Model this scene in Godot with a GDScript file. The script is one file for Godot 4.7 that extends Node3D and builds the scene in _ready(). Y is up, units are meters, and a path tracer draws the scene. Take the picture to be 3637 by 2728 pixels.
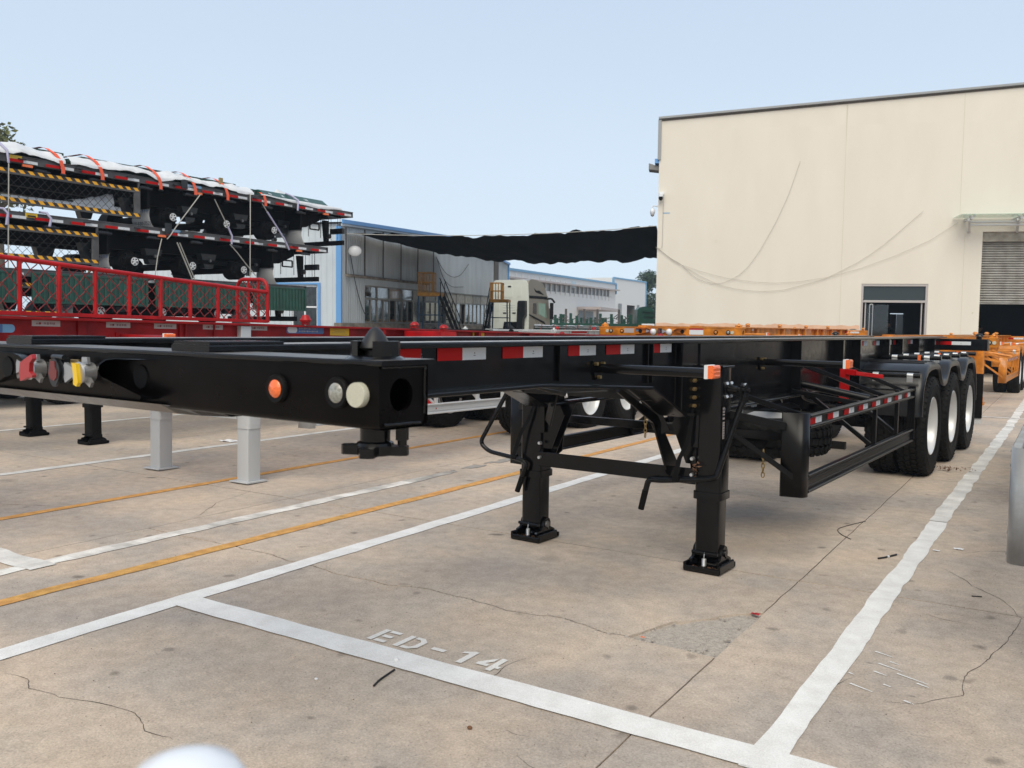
extends Node3D
# A trailer yard: a black container chassis on painted concrete bays, other trailers, sheds.

var M := {}          # materials
var taken := {}      # names in use at top level
var rng := RandomNumberGenerator.new()
const TY := 0.04538  # the black chassis stands 2.6 degrees off the lanes

func _ready():
	rng.seed = 7
	# ---- camera, sky, sun, exposure
	var cam := Camera3D.new()
	cam.name = "camera"
	cam.fov = 47.31
	cam.near = 0.05
	cam.far = 600.0
	cam.transform = Transform3D(Basis(Vector3.UP, 0.5646) * Basis(Vector3.RIGHT, -0.0653) * Basis(Vector3.BACK, 0.0129), Vector3(0, 1.5, 0))
	var att := CameraAttributesPhysical.new()
	att.frustum_focal_length = 24.0
	att.frustum_focus_distance = 6.5
	att.exposure_aperture = 5.6
	att.frustum_near = 0.05
	att.frustum_far = 600.0
	cam.attributes = att
	add_child(cam)
	cam.fov = 47.31
	cam.current = true
	var we := WorldEnvironment.new()
	we.name = "world"
	var e := Environment.new()
	e.background_mode = Environment.BG_SKY
	var sm := ProceduralSkyMaterial.new()
	sm.sky_top_color = Color(0.565, 0.625, 0.715)
	sm.sky_horizon_color = Color(0.732, 0.79, 0.83)
	sm.sky_curve = 0.26
	sm.ground_bottom_color = Color(0.5, 0.47, 0.43)
	sm.ground_horizon_color = Color(0.6, 0.62, 0.64)
	sm.sky_cover = cloud_cover()
	sm.sky_cover_modulate = Color(1, 1, 1, 0.30)
	var sky := Sky.new()
	sky.sky_material = sm
	e.sky = sky
	e.tonemap_mode = Environment.TONE_MAPPER_LINEAR
	e.tonemap_exposure = 1.65
	e.sdfgi_enabled = true
	e.ssao_enabled = true
	e.ssil_enabled = true
	e.fog_enabled = true
	e.fog_density = 0.0009
	e.fog_light_color = Color(0.8, 0.87, 0.95)
	we.environment = e
	add_child(we)
	var sun := DirectionalLight3D.new()
	sun.name = "sun"
	sun.light_energy = 0.5
	sun.light_color = Color(1.0, 0.97, 0.915)
	sun.light_angular_distance = 45.0
	sun.shadow_enabled = true
	add_child(sun)
	sun.look_at_from_position(Vector3(3.5, 11, 8), Vector3.ZERO)
	make_materials()
	make_ground()
	make_markings()
	make_cream_building()
	make_shed()
	make_far()
	make_trailers()
	make_stack()
	make_railing()
	make_things()
	make_debris()

# ------------------------------------------------------------------ naming
func numbered(n: String) -> String:
	var k: int = taken.get(n, 0)
	taken[n] = k + 1
	return n if k == 0 else "%s_%03d" % [n, k]

func tag(o: Node, label: String, category: String, group := "", kind := ""):
	if label: o.set_meta("label", label)
	if category: o.set_meta("category", category)
	if group: o.set_meta("group", group)
	if kind: o.set_meta("kind", kind)
	return o

func thing(called: String, label: String, category: String, at := Vector3.ZERO, turn := 0.0, group := "") -> Node3D:
	var o := Node3D.new()
	o.name = numbered(called)
	add_child(o)
	o.position = at
	o.rotation.y = turn
	tag(o, label, category, group)
	return o

func fin(called: String, st: SurfaceTool, m: Material, parent: Node = null) -> MeshInstance3D:
	st.generate_normals()
	var o := MeshInstance3D.new()
	o.mesh = st.commit()
	o.material_override = m
	if parent == null:
		o.name = numbered(called)
		add_child(o)
	else:
		o.name = called
		parent.add_child(o, true)
	return o

func put(called: String, mesh: Mesh, m: Material, parent: Node, xf := Transform3D()) -> MeshInstance3D:
	var o := MeshInstance3D.new()
	o.mesh = mesh
	o.material_override = m
	o.name = called
	o.transform = xf
	parent.add_child(o, true)
	return o

func sub(called: String, parent: Node, xf := Transform3D()) -> Node3D:
	var o := Node3D.new()
	o.name = called
	o.transform = xf
	parent.add_child(o, true)
	return o

# ------------------------------------------------------------------ shapes
func nb() -> SurfaceTool:
	var st := SurfaceTool.new()
	st.begin(Mesh.PRIMITIVE_TRIANGLES)
	st.set_smooth_group(-1)
	st.set_color(Color.WHITE)
	return st

func tri(st, a, b, c):
	st.add_vertex(a)
	st.add_vertex(b)
	st.add_vertex(c)

func quad(st, a, b, c, d):
	tri(st, a, b, c)
	tri(st, a, c, d)

func quv(st, a, b, c, d):   # a quad that carries a picture: a top left, b top right, c bottom right, d bottom left
	var p := [a, b, c, a, c, d]
	var u := [Vector2(0, 0), Vector2(1, 0), Vector2(1, 1), Vector2(0, 0), Vector2(1, 1), Vector2(0, 1)]
	for i in 6:
		st.set_uv(u[i])
		st.add_vertex(p[i])

func beam(st, a: Vector3, b: Vector3, w: float, h: float, ch := 0.003, up := Vector3.UP):
	# a bar from a to b, w wide and h high across «up», its long edges chamfered
	var z := (b - a).normalized()
	if absf(z.dot(up)) > 0.99: up = Vector3.BACK if absf(z.dot(Vector3.BACK)) < 0.9 else Vector3.RIGHT
	var x := up.cross(z).normalized()
	var y := z.cross(x)
	var hw := w / 2.0
	var hh := h / 2.0
	ch = minf(ch, minf(hw, hh) * 0.6)
	var prof := [Vector2(hw - ch, -hh), Vector2(hw, -hh + ch), Vector2(hw, hh - ch), Vector2(hw - ch, hh), Vector2(-hw + ch, hh), Vector2(-hw, hh - ch), Vector2(-hw, -hh + ch), Vector2(-hw + ch, -hh)]
	var ra := []
	var rb := []
	for p in prof:
		ra.append(a + x * p.x + y * p.y)
		rb.append(b + x * p.x + y * p.y)
	for i in 8:
		var j := (i + 1) % 8
		quad(st, ra[i], rb[i], rb[j], ra[j])
	for i in range(1, 7):
		tri(st, ra[0], ra[i], ra[i + 1])
		tri(st, rb[0], rb[i + 1], rb[i])

func box(st, c: Vector3, s: Vector3, ch := 0.003):
	var d := Vector3(0, 0, s.z / 2)
	if s.x >= s.y and s.x >= s.z:
		beam(st, c - Vector3(s.x / 2, 0, 0), c + Vector3(s.x / 2, 0, 0), s.z, s.y, ch)
	elif s.y >= s.x and s.y >= s.z:
		beam(st, c - Vector3(0, s.y / 2, 0), c + Vector3(0, s.y / 2, 0), s.x, s.z, ch, Vector3.BACK)
	else:
		beam(st, c - d, c + d, s.x, s.y, ch)

func tube(st, a: Vector3, b: Vector3, ra: float, rb := -1.0, n := 14, caps := true):
	if rb < 0: rb = ra
	var z := (b - a).normalized()
	var x := z.cross(Vector3.UP if absf(z.y) < 0.9 else Vector3.RIGHT).normalized()
	var y := z.cross(x)
	st.set_smooth_group(1)
	for i in n:
		var t := TAU * i / n
		var u := TAU * (i + 1) / n
		var d := x * cos(t) + y * sin(t)
		var f := x * cos(u) + y * sin(u)
		quad(st, a + d * ra, b + d * rb, b + f * rb, a + f * ra)
	st.set_smooth_group(-1)
	if caps:
		for i in n:
			var t := TAU * i / n
			var u := TAU * (i + 1) / n
			var d := x * cos(t) + y * sin(t)
			var f := x * cos(u) + y * sin(u)
			tri(st, a, a + d * ra, a + f * ra)
			tri(st, b, b + f * rb, b + d * rb)

func sweep(st, pts: Array, r: float, n := 8):
	var rings := []
	var x := Vector3.ZERO
	for i in pts.size():
		var z: Vector3 = (pts[mini(i + 1, pts.size() - 1)] - pts[maxi(i - 1, 0)]).normalized()
		if i == 0: x = z.cross(Vector3.UP if absf(z.y) < 0.9 else Vector3.RIGHT).normalized()
		else: x = (x - z * x.dot(z)).normalized()
		var y := z.cross(x)
		var ring := []
		for k in n: ring.append(pts[i] + (x * cos(TAU * k / n) + y * sin(TAU * k / n)) * r)
		rings.append(ring)
	st.set_smooth_group(1)
	for i in rings.size() - 1:
		for k in n:
			quad(st, rings[i][k], rings[i + 1][k], rings[i + 1][(k + 1) % n], rings[i][(k + 1) % n])
	st.set_smooth_group(-1)
	for k in range(1, n - 1):
		tri(st, rings[0][0], rings[0][k], rings[0][k + 1])
		tri(st, rings[-1][0], rings[-1][k + 1], rings[-1][k])

func rounded(pts: Array, r: float, n := 5) -> Array:   # a polyline with its corners rounded
	var out := [pts[0]]
	for i in range(1, pts.size() - 1):
		var p: Vector3 = pts[i]
		var a: Vector3 = (pts[i - 1] - p)
		var b: Vector3 = (pts[i + 1] - p)
		var k := minf(r, minf(a.length(), b.length()) * 0.45)
		var s := p + a.normalized() * k
		var t := p + b.normalized() * k
		for j in n + 1:
			var f := float(j) / n
			out.append(s.lerp(p, f).lerp(p.lerp(t, f), f))
	out.append(pts[-1])
	return out

func lathe(st, prof: Array, xf := Transform3D(), n := 24):
	# the profile's points are (radius, height); turned about the local y axis
	var g := 2
	for i in prof.size() - 1:
		if i > 0:
			var d0: Vector2 = (prof[i] - prof[i - 1]).normalized()
			var d1: Vector2 = (prof[i + 1] - prof[i]).normalized()
			if d0.dot(d1) < 0.8: g += 1
		st.set_smooth_group(g)
		for k in n:
			var t := TAU * k / n
			var u := TAU * (k + 1) / n
			var a := xf * Vector3(prof[i].x * cos(t), prof[i].y, prof[i].x * sin(t))
			var b := xf * Vector3(prof[i + 1].x * cos(t), prof[i + 1].y, prof[i + 1].x * sin(t))
			var c := xf * Vector3(prof[i + 1].x * cos(u), prof[i + 1].y, prof[i + 1].x * sin(u))
			var d := xf * Vector3(prof[i].x * cos(u), prof[i].y, prof[i].x * sin(u))
			if prof[i].x < 0.0001: tri(st, a, b, c)
			elif prof[i + 1].x < 0.0001: tri(st, a, b, d)
			else: quad(st, a, b, c, d)
	st.set_smooth_group(-1)

func extr(st, poly: Array, xf: Transform3D, depth: float):
	var pv := PackedVector2Array(poly)
	var idx := Geometry2D.triangulate_polygon(pv)
	for s in [0.0, depth]:
		for i in range(0, idx.size(), 3):
			tri(st, xf * Vector3(pv[idx[i]].x, pv[idx[i]].y, s), xf * Vector3(pv[idx[i + 1]].x, pv[idx[i + 1]].y, s), xf * Vector3(pv[idx[i + 2]].x, pv[idx[i + 2]].y, s))
	for i in pv.size():
		var j := (i + 1) % pv.size()
		quad(st, xf * Vector3(pv[i].x, pv[i].y, 0), xf * Vector3(pv[j].x, pv[j].y, 0), xf * Vector3(pv[j].x, pv[j].y, depth), xf * Vector3(pv[i].x, pv[i].y, depth))

func strip(st, rows: Array, smooth := true):   # rows of equal length joined into a sheet
	st.set_smooth_group(3 if smooth else -1)
	for i in rows.size() - 1:
		for k in rows[i].size() - 1:
			quad(st, rows[i][k], rows[i + 1][k], rows[i + 1][k + 1], rows[i][k + 1])
	st.set_smooth_group(-1)

func ball(st, c: Vector3, r: Vector3, n := 12):
	var prof := []
	for i in n / 2 + 1:
		var a := PI * i / (n / 2)
		prof.append(Vector2(sin(a) if i > 0 and i < n / 2 else 0.0, -cos(a)))
	lathe(st, prof, Transform3D(Basis.from_scale(r), c), n)

const FLAT_X := Transform3D(Vector3(0, 0, -1), Vector3(0, 1, 0), Vector3(1, 0, 0), Vector3.ZERO)   # polygon (w, v) laid in the side plane, depth along +x
func side(x: float) -> Transform3D:   # polygon points are (w, v), w running backwards (-z); extruded towards +x from x
	return Transform3D(FLAT_X.basis, Vector3(x, 0, 0))

# ------------------------------------------------------------------ materials
func mat(c: Array, rough: float, metal := 0.0, more := {}) -> StandardMaterial3D:
	var m := StandardMaterial3D.new()
	m.albedo_color = Color(c[0], c[1], c[2]).linear_to_srgb()
	m.roughness = rough
	m.metallic = metal
	m.vertex_color_use_as_albedo = more.get("vc", false)
	if more.has("coat"):
		m.clearcoat_enabled = true
		m.clearcoat = more.coat
		m.clearcoat_roughness = more.get("coat_rough", 0.15)
	if more.has("spec"): m.metallic_specular = more.spec
	if more.has("tex"):
		m.albedo_texture = more.tex
	if more.has("nrm"):
		m.normal_enabled = true
		m.normal_texture = more.nrm
		m.normal_scale = more.get("nscale", 0.5)
	if more.has("rtex"):
		m.roughness_texture = more.rtex
	if more.has("tri"):
		m.uv1_triplanar = true
		m.uv1_world_triplanar = more.get("world", true)
		m.uv1_scale = Vector3.ONE * more.tri
	return m

func noise(seed_: int, freq: float, oct := 4, type := FastNoiseLite.TYPE_SIMPLEX_SMOOTH) -> FastNoiseLite:
	var n := FastNoiseLite.new()
	n.seed = seed_
	n.frequency = freq
	n.noise_type = type
	n.fractal_octaves = oct
	return n

func tex(img: Image) -> ImageTexture:
	img.generate_mipmaps()
	return ImageTexture.create_from_image(img)

func mottle(seed_: int, size: int, lo: Color, hi: Color, freq := 0.02, speck := 0.0, oct := 5, aspect := 1) -> ImageTexture:
	# soft noise between two colours with fine grain; repeats without a seam
	var a := noise(seed_, freq, oct).get_seamless_image(size, size).get_data()
	var out := PackedByteArray()
	out.resize(size * size * 3)
	var r := RandomNumberGenerator.new()
	r.seed = seed_
	for y in size:
		for x in size:
			var i := y * size + x
			var t := a[((y / aspect) % size) * size + x] / 255.0
			var g := 1.0 + (r.randf() - 0.5) * speck
			out[i * 3] = clampi(int((lo.r + (hi.r - lo.r) * t) * g * 255.0), 0, 255)
			out[i * 3 + 1] = clampi(int((lo.g + (hi.g - lo.g) * t) * g * 255.0), 0, 255)
			out[i * 3 + 2] = clampi(int((lo.b + (hi.b - lo.b) * t) * g * 255.0), 0, 255)
	return tex(Image.create_from_data(size, size, false, Image.FORMAT_RGB8, out))

func normal_of(seed_: int, size: int, freq: float, bump: float, oct := 4) -> ImageTexture:
	var img := noise(seed_, freq, oct).get_seamless_image(size, size)
	img.convert(Image.FORMAT_RGBA8)
	img.bump_map_to_normal_map(bump)
	return tex(img)

func cloud_cover() -> ImageTexture:
	var w := 512
	var h := 256
	var n := noise(21, 0.9, 5)
	var img := Image.create(w, h, false, Image.FORMAT_RGBA8)
	for y in h:
		for x in w:
			var el := PI * (0.5 - (y + 0.5) / h)
			var az := TAU * (x + 0.5) / w
			var d := Vector3(cos(el) * sin(az), sin(el) * 2.2, cos(el) * cos(az))
			var v := clampf(0.5 + n.get_noise_3dv(d * 1.4) * 0.9, 0.0, 1.0)
			img.set_pixel(x, y, Color(v * 0.17, v * 0.165, v * 0.16, 0.75 if el > -0.02 else 0.0))
	return ImageTexture.create_from_image(img)

func concrete_tex() -> ImageTexture:
	var size := 1024
	var big := noise(3, 0.004, 4).get_seamless_image(size, size).get_data()
	var mid := noise(4, 0.03, 4).get_seamless_image(size, size).get_data()
	var fine := noise(5, 0.28, 2).get_seamless_image(size, size).get_data()
	var spot := noise(6, 0.022, 2, FastNoiseLite.TYPE_PERLIN).get_seamless_image(size, size).get_data()
	var out := PackedByteArray()
	out.resize(size * size * 3)
	var r := RandomNumberGenerator.new()
	r.seed = 99
	for i in size * size:
		var t := big[i] / 255.0
		var k := 0.86 + 0.12 * (mid[i] / 255.0) + 0.10 * (fine[i] / 255.0 - 0.5) + (r.randf() - 0.5) * 0.15
		var s := spot[i] / 255.0
		if s < 0.17: k *= 1.0 - (0.17 - s) * 2.0
		if r.randf() < 0.006: k *= 0.72
		elif r.randf() < 0.006: k *= 1.16
		out[i * 3] = clampi(int((0.925 + 0.075 * t) * k * 255.0), 0, 255)
		out[i * 3 + 1] = clampi(int((0.915 + 0.04 * t) * k * 255.0), 0, 255)
		out[i * 3 + 2] = clampi(int((0.905 + 0.0 * t) * k * 255.0), 0, 255)
	return tex(Image.create_from_data(size, size, false, Image.FORMAT_RGB8, out))

func stain_tex() -> ImageTexture:
	# broad tone of the yard: grey worn areas, warm dry areas, small dark oil drips
	var size := 1024
	var big := noise(13, 0.006, 5).get_seamless_image(size, size)
	big.convert(Image.FORMAT_L8)
	var d := big.get_data()
	var img := Image.create(size, size, false, Image.FORMAT_RGBA8)
	for y in size:
		for x in size:
			var t := d[y * size + x] / 255.0
			var c := Color(1.0, 0.985, 0.965).lerp(Color(0.885, 0.885, 0.89), smoothstep(0.35, 0.75, t))
			img.set_pixel(x, y, c)
	var r := RandomNumberGenerator.new()
	r.seed = 31
	for k in 210:
		var cx := r.randi() % size
		var cy := r.randi() % size
		var rad := r.randf_range(0.6, 2.6) if k % 7 else r.randf_range(3.0, 8.0)
		var deep := r.randf_range(0.12, 0.5) * (1.0 if rad < 3.0 else 0.35)
		var q := r.randf_range(0.5, 1.0)
		for dy in range(-int(rad) - 2, int(rad) + 3):
			for dx in range(-int(rad) - 2, int(rad) + 3):
				var l := sqrt(dx * dx * q + dy * dy / q) / rad
				if l < 1.0:
					var px := posmod(cx + dx, size)
					var py := posmod(cy + dy, size)
					img.set_pixel(px, py, img.get_pixel(px, py) * (1.0 - deep * (1.0 - l * l)))
	return tex(img)

func make_materials():
	var grime := mottle(41, 256, Color(0.70, 0.68, 0.66), Color(1, 1, 1), 0.02, 0.05)
	var rough_map := mottle(42, 256, Color(0.55, 0.55, 0.55), Color(1, 1, 1), 0.03, 0.05)
	var dusty := mottle(43, 512, Color(0.52, 0.5, 0.5), Color(1, 0.99, 0.97), 0.012, 0.12)
	M.concrete = mat([0.69, 0.64, 0.592], 0.9, 0.0, {"vc": true, "tex": concrete_tex(), "tri": 0.25, "nrm": normal_of(8, 512, 0.35, 2.0, 2), "nscale": 0.15})
	M.concrete.detail_enabled = true
	M.concrete.detail_blend_mode = BaseMaterial3D.BLEND_MODE_MUL
	M.concrete.detail_albedo = stain_tex()
	M.concrete.detail_uv_layer = BaseMaterial3D.DETAIL_UV_2
	M.concrete.uv2_triplanar = true
	M.concrete.uv2_world_triplanar = true
	M.concrete.uv2_scale = Vector3.ONE * 0.068
	M.patch = mat([0.50, 0.455, 0.405], 0.95, 0.0, {"tex": concrete_tex_dark(), "tri": 0.9, "nrm": normal_of(9, 512, 0.1, 8.0, 4), "nscale": 0.5})
	M.dirt = mat([0.035, 0.033, 0.032], 1.0)
	M.white_paint = mat([0.84, 0.85, 0.85], 0.75, 0.0, {"vc": true, "tex": mottle(44, 512, Color(0.92, 0.915, 0.91), Color(1, 1, 1), 0.02, 0.10), "tri": 0.6})
	M.yellow_paint = mat([0.76, 0.40, 0.115], 0.8, 0.0, {"vc": true, "tex": mottle(45, 512, Color(0.78, 0.76, 0.74), Color(1, 1, 1), 0.03, 0.18), "tri": 0.6})
	M.black = mat([0.0055, 0.006, 0.0075], 0.26, 0.0, {"tex": grime, "tri": 1.4, "rtex": rough_map, "spec": 0.4})
	M.black_satin = mat([0.014, 0.0155, 0.019], 0.5, 0.0, {"tex": grime, "tri": 2.0})
	M.black_sheen_top = mat([0.50, 0.505, 0.52], 0.4, 0.0, {"tex": dusty, "tri": 0.8})  # dusty grey, lightened further: grazing sky sheen is put into the colour
	M.plate_top = mat([0.20, 0.203, 0.21], 0.4, 0.0, {"tex": dusty, "tri": 0.8})  # dusty grey with some sky sheen put into its colour
	M.red_top = mat([0.5, 0.03, 0.03], 0.15)  # lighter copy of the beam red, pale sheen put into the colour
	M.red_beam = mat([0.36, 0.004, 0.006], 0.4, 0.0, {"tex": grime, "tri": 0.6, "spec": 0.35})
	M.black_old = mat([0.0042, 0.0034, 0.004], 0.42, 0.0, {"spec": 0.22, "tex": dusty, "tri": 1.2, "rtex": rough_map})
	M.black_matt = mat([0.006, 0.006, 0.007], 0.6, 0.0, {"spec": 0.3, "tex": grime, "tri": 2.0})
	M.black_gloss = mat([0.005, 0.0055, 0.007], 0.3, 0.0, {"tex": grime, "tri": 0.7, "spec": 0.35})
	M.plastic = mat([0.016, 0.019, 0.025], 0.34, 0.0, {"tex": dusty, "tri": 0.8})
	M.dusty_top = mat([0.13, 0.135, 0.145], 0.6, 0.0, {"tex": dusty, "tri": 1.0})
	M.rubber = mat([0.010, 0.0103, 0.011], 0.72, 0.0, {"spec": 0.3, "tex": mottle(46, 256, Color(0.75, 0.73, 0.70), Color(1.3, 1.3, 1.3), 0.03, 0.1), "tri": 1.5})
	M.red = mat([0.50, 0.005, 0.008], 0.4, 0.0, {"tex": grime, "tri": 0.6, "spec": 0.4})  # brighter copy of the beam red: the light on lit parts is painted in
	M.red_dark = mat([0.27, 0.006, 0.008], 0.4, 0.0, {"tex": grime, "tri": 2.0, "coat": 0.3})
	M.orange = mat([0.78, 0.275, 0.012], 0.42, 0.0, {"tex": grime, "tri": 0.8, "coat": 0.3})
	M.silver = mat([0.52, 0.54, 0.56], 0.45, 0.2)
	M.silver_paint = mat([0.40, 0.43, 0.46], 0.35, 0.05, {"tex": grime, "tri": 0.5, "coat": 0.3})
	M.rim = mat([0.74, 0.76, 0.78], 0.4, 0.25)
	M.zinc = mat([0.62, 0.64, 0.66], 0.33, 0.8)
	M.brass = mat([0.36, 0.26, 0.12], 0.4, 0.8)
	M.steel = mat([0.22, 0.22, 0.22], 0.5, 0.7)
	M.grey_deck = mat([0.125, 0.128, 0.138], 0.5, 0.0, {"tex": grime, "tri": 0.5})
	M.under = mat([0.005, 0.005, 0.006], 0.6, 0.0, {"spec": 0.22})
	M.tape_red = mat([0.44, 0.009, 0.011], 0.3, 0.0, {"coat": 0.5})
	M.tape_white = mat([0.66, 0.70, 0.74], 0.35, 0.0, {"coat": 0.4})
	M.print = mat([0.12, 0.13, 0.15], 0.6)
	M.amber = mat([0.78, 0.14, 0.012], 0.2, 0.0, {"coat": 0.7})
	M.orange_lens = mat([0.86, 0.16, 0.03], 0.25, 0.0, {"coat": 0.7, "nrm": normal_of(55, 128, 0.06, 6.0), "nscale": 0.6, "tri": 9.0})
	M.clear_lens = mat([0.42, 0.43, 0.40], 0.2, 0.0, {"coat": 0.7, "tex": mottle(56, 128, Color(0.6, 0.6, 0.58), Color(1, 1, 1), 0.06, 0.2), "tri": 9.0})
	M.reflector = mat([0.60, 0.60, 0.49], 0.25, 0.0, {"coat": 0.6, "tex": mottle(57, 128, Color(0.85, 0.85, 0.85), Color(1, 1, 1), 0.2, 0.2), "tri": 14.0})
	M.cream_lens = mat([0.62, 0.62, 0.44], 0.4)
	M.yellow_plastic = mat([0.80, 0.52, 0.01], 0.35, 0.0, {"coat": 0.3})
	M.red_plastic = mat([0.36, 0.015, 0.02], 0.4, 0.0, {"coat": 0.3})
	M.faded_red = mat([0.16, 0.035, 0.035], 0.6)
	M.alloy = mat([0.45, 0.46, 0.48], 0.35, 0.7)
	M.leaf_litter = mat([0.17, 0.085, 0.045], 0.9, 0.0, {"vc": true})
	M.cream = mat([0.735, 0.71, 0.65], 0.85, 0.0, {"vc": true, "tex": mottle(61, 512, Color(0.965, 0.96, 0.955), Color(1, 1, 1), 0.014, 0.02, 5, 4), "tri": 0.12})
	M.pink = mat([0.76, 0.50, 0.36], 0.85, 0.0, {"tex": mottle(63, 256, Color(0.9, 0.88, 0.86), Color(1, 1, 1), 0.02, 0.05), "tri": 0.5})
	M.flashing = mat([0.30, 0.32, 0.34], 0.5, 0.3)
	M.dark_seal = mat([0.10, 0.09, 0.08], 0.9)
	M.frame_steel = mat([0.50, 0.48, 0.48], 0.4, 0.5)
	M.tinted = mat([0.030, 0.040, 0.042], 0.06)
	M.inside = mat([0.022, 0.021, 0.019], 0.9)
	M.inside_grey = mat([0.14, 0.145, 0.14], 0.9)
	M.slat = mat([0.36, 0.37, 0.37], 0.4, 0.25, {"tex": grime, "tri": 0.5})
	M.slat_box = mat([0.42, 0.41, 0.37], 0.6, 0.1, {"tex": grime, "tri": 0.6})
	M.tape = mat([1, 1, 1], 0.5, 0.0, {"vc": true, "spec": 0.3})
	M.grit = mat([0.36, 0.32, 0.28], 0.9, 0.0, {"vc": true})
	M.cream_joint = mat([0.60, 0.565, 0.48], 0.9)
	M.whitened = mat([0.50, 0.50, 0.46], 0.7, 0.0, {"tex": grime, "tri": 0.8})
	M.inside_pale = mat([0.40, 0.40, 0.37], 0.9, 0.0, {"tex": dusty, "tri": 0.3})
	M.ribbon_glass = mat([0.16, 0.18, 0.19], 0.3)
	M.far_blue_pale = mat([0.45, 0.58, 0.70], 0.6)
	M.far_blue_dull = mat([0.20, 0.28, 0.36], 0.6)
	M.shed_white = mat([0.62, 0.70, 0.77], 0.55, 0.0, {"tex": mottle(64, 512, Color(0.85, 0.86, 0.88), Color(1, 1, 1), 0.01, 0.02, 4, 3), "tri": 0.2})
	M.shed_grey = mat([0.52, 0.575, 0.62], 0.55, 0.0, {"tex": mottle(65, 512, Color(0.82, 0.82, 0.82), Color(1, 1, 1), 0.01, 0.03, 4, 3), "tri": 0.2})
	M.shed_blue = mat([0.12, 0.32, 0.66], 0.5)
	M.window_frame = mat([0.20, 0.20, 0.19], 0.6)
	M.plinth = mat([0.36, 0.33, 0.29], 0.9, 0.0, {"tex": dusty, "tri": 0.4})
	M.net = mat([0.009, 0.0095, 0.0105], 0.95, 0.0, {"spec": 0.1, "tex": mottle(66, 256, Color(0.6, 0.6, 0.6), Color(1, 1, 1), 0.05, 0.3), "tri": 2.0})
	M.green = mat([0.006, 0.085, 0.062], 0.45, 0.0, {"tex": grime, "tri": 0.5, "coat": 0.2})
	M.green_dark = mat([0.004, 0.05, 0.035], 0.5, 0.0, {"tex": grime, "tri": 0.5})
	M.hazard_y = mat([0.84, 0.42, 0.02], 0.5)
	M.hazard_k = mat([0.022, 0.02, 0.019], 0.5)
	M.strap = mat([0.86, 0.13, 0.06], 0.7)
	M.sling = mat([0.42, 0.42, 0.60], 0.8)
	M.rope = mat([0.42, 0.42, 0.40], 0.7, 0.2)
	M.wrap = mat([0.80, 0.83, 0.87], 0.5, 0.0, {"tex": mottle(67, 256, Color(0.88, 0.89, 0.9), Color(1, 1, 1), 0.02, 0.04), "tri": 0.8})
	M.wrap.backlight_enabled = true
	M.wrap.backlight = Color(0.35, 0.36, 0.38)
	M.flap = mat([0.52, 0.54, 0.57], 0.6)
	M.flap_white = mat([0.66, 0.68, 0.71], 0.6)
	M.sticker_yellow = mat([0.74, 0.48, 0.01], 0.5)
	M.sticker_blue = mat([0.06, 0.14, 0.34], 0.5)
	M.sticker_grey = mat([0.40, 0.36, 0.36], 0.5)
	M.stair_yellow = mat([0.66, 0.34, 0.06], 0.6, 0.0, {"tex": grime, "tri": 1.0})
	M.stair_blue = mat([0.03, 0.10, 0.22], 0.6, 0.0, {"tex": grime, "tri": 1.0})
	M.cab_white = mat([0.70, 0.75, 0.71], 0.35, 0.0, {"coat": 0.3})
	M.cab_silver = mat([0.30, 0.285, 0.25], 0.32, 0.35, {"coat": 0.5})
	M.cab_glass = mat([0.25, 0.42, 0.36], 0.05, 0.0, {"coat": 1.0, "coat_rough": 0.02})
	M.dark_glass = mat([0.03, 0.03, 0.03], 0.08, 0.0, {"coat": 1.0, "coat_rough": 0.02})
	M.far_white = mat([0.66, 0.69, 0.71], 0.6)
	M.far_blue = mat([0.16, 0.36, 0.58], 0.6)
	M.bark = mat([0.10, 0.08, 0.06], 0.9)
	M.leaf_olive = mat([0.115, 0.125, 0.03], 0.7, 0.0, {"vc": true})
	M.leaf_dark = mat([0.035, 0.075, 0.032], 0.7, 0.0, {"vc": true})
	for l in [M.leaf_olive, M.leaf_dark]:
		l.backlight_enabled = true
		l.backlight = Color(0.2, 0.22, 0.08)
	M.skin = mat([0.30, 0.17, 0.11], 0.6)
	M.cloth_dark = mat([0.012, 0.013, 0.018], 0.9)
	M.white_plastic = mat([0.72, 0.76, 0.82], 0.4, 0.0, {"coat": 0.3})
	M.cable = mat([0.012, 0.012, 0.012], 0.5)
	M.cable_grey = mat([0.40, 0.38, 0.34], 0.7)
	M.paper = mat([0.75, 0.76, 0.78], 0.8)
	M.blue = mat([0.03, 0.13, 0.42], 0.5)
	M.clear_pane = StandardMaterial3D.new()
	M.clear_pane.transparency = BaseMaterial3D.TRANSPARENCY_ALPHA
	M.clear_pane.albedo_color = Color(0.25, 0.28, 0.28, 0.14)
	M.clear_pane.roughness = 0.05
	M.smoked_pane = StandardMaterial3D.new()
	M.smoked_pane.transparency = BaseMaterial3D.TRANSPARENCY_ALPHA
	M.smoked_pane.albedo_color = Color(0.10, 0.12, 0.12, 0.75)
	M.smoked_pane.roughness = 0.1
	M.green_pane = StandardMaterial3D.new()
	M.green_pane.transparency = BaseMaterial3D.TRANSPARENCY_ALPHA
	M.green_pane.albedo_color = Color(0.70, 0.86, 0.78, 0.35)
	M.green_pane.roughness = 0.05

func concrete_tex_dark() -> ImageTexture:
	return mottle(47, 512, Color(0.82, 0.815, 0.81), Color(1, 1, 1), 0.05, 0.3)

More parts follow.
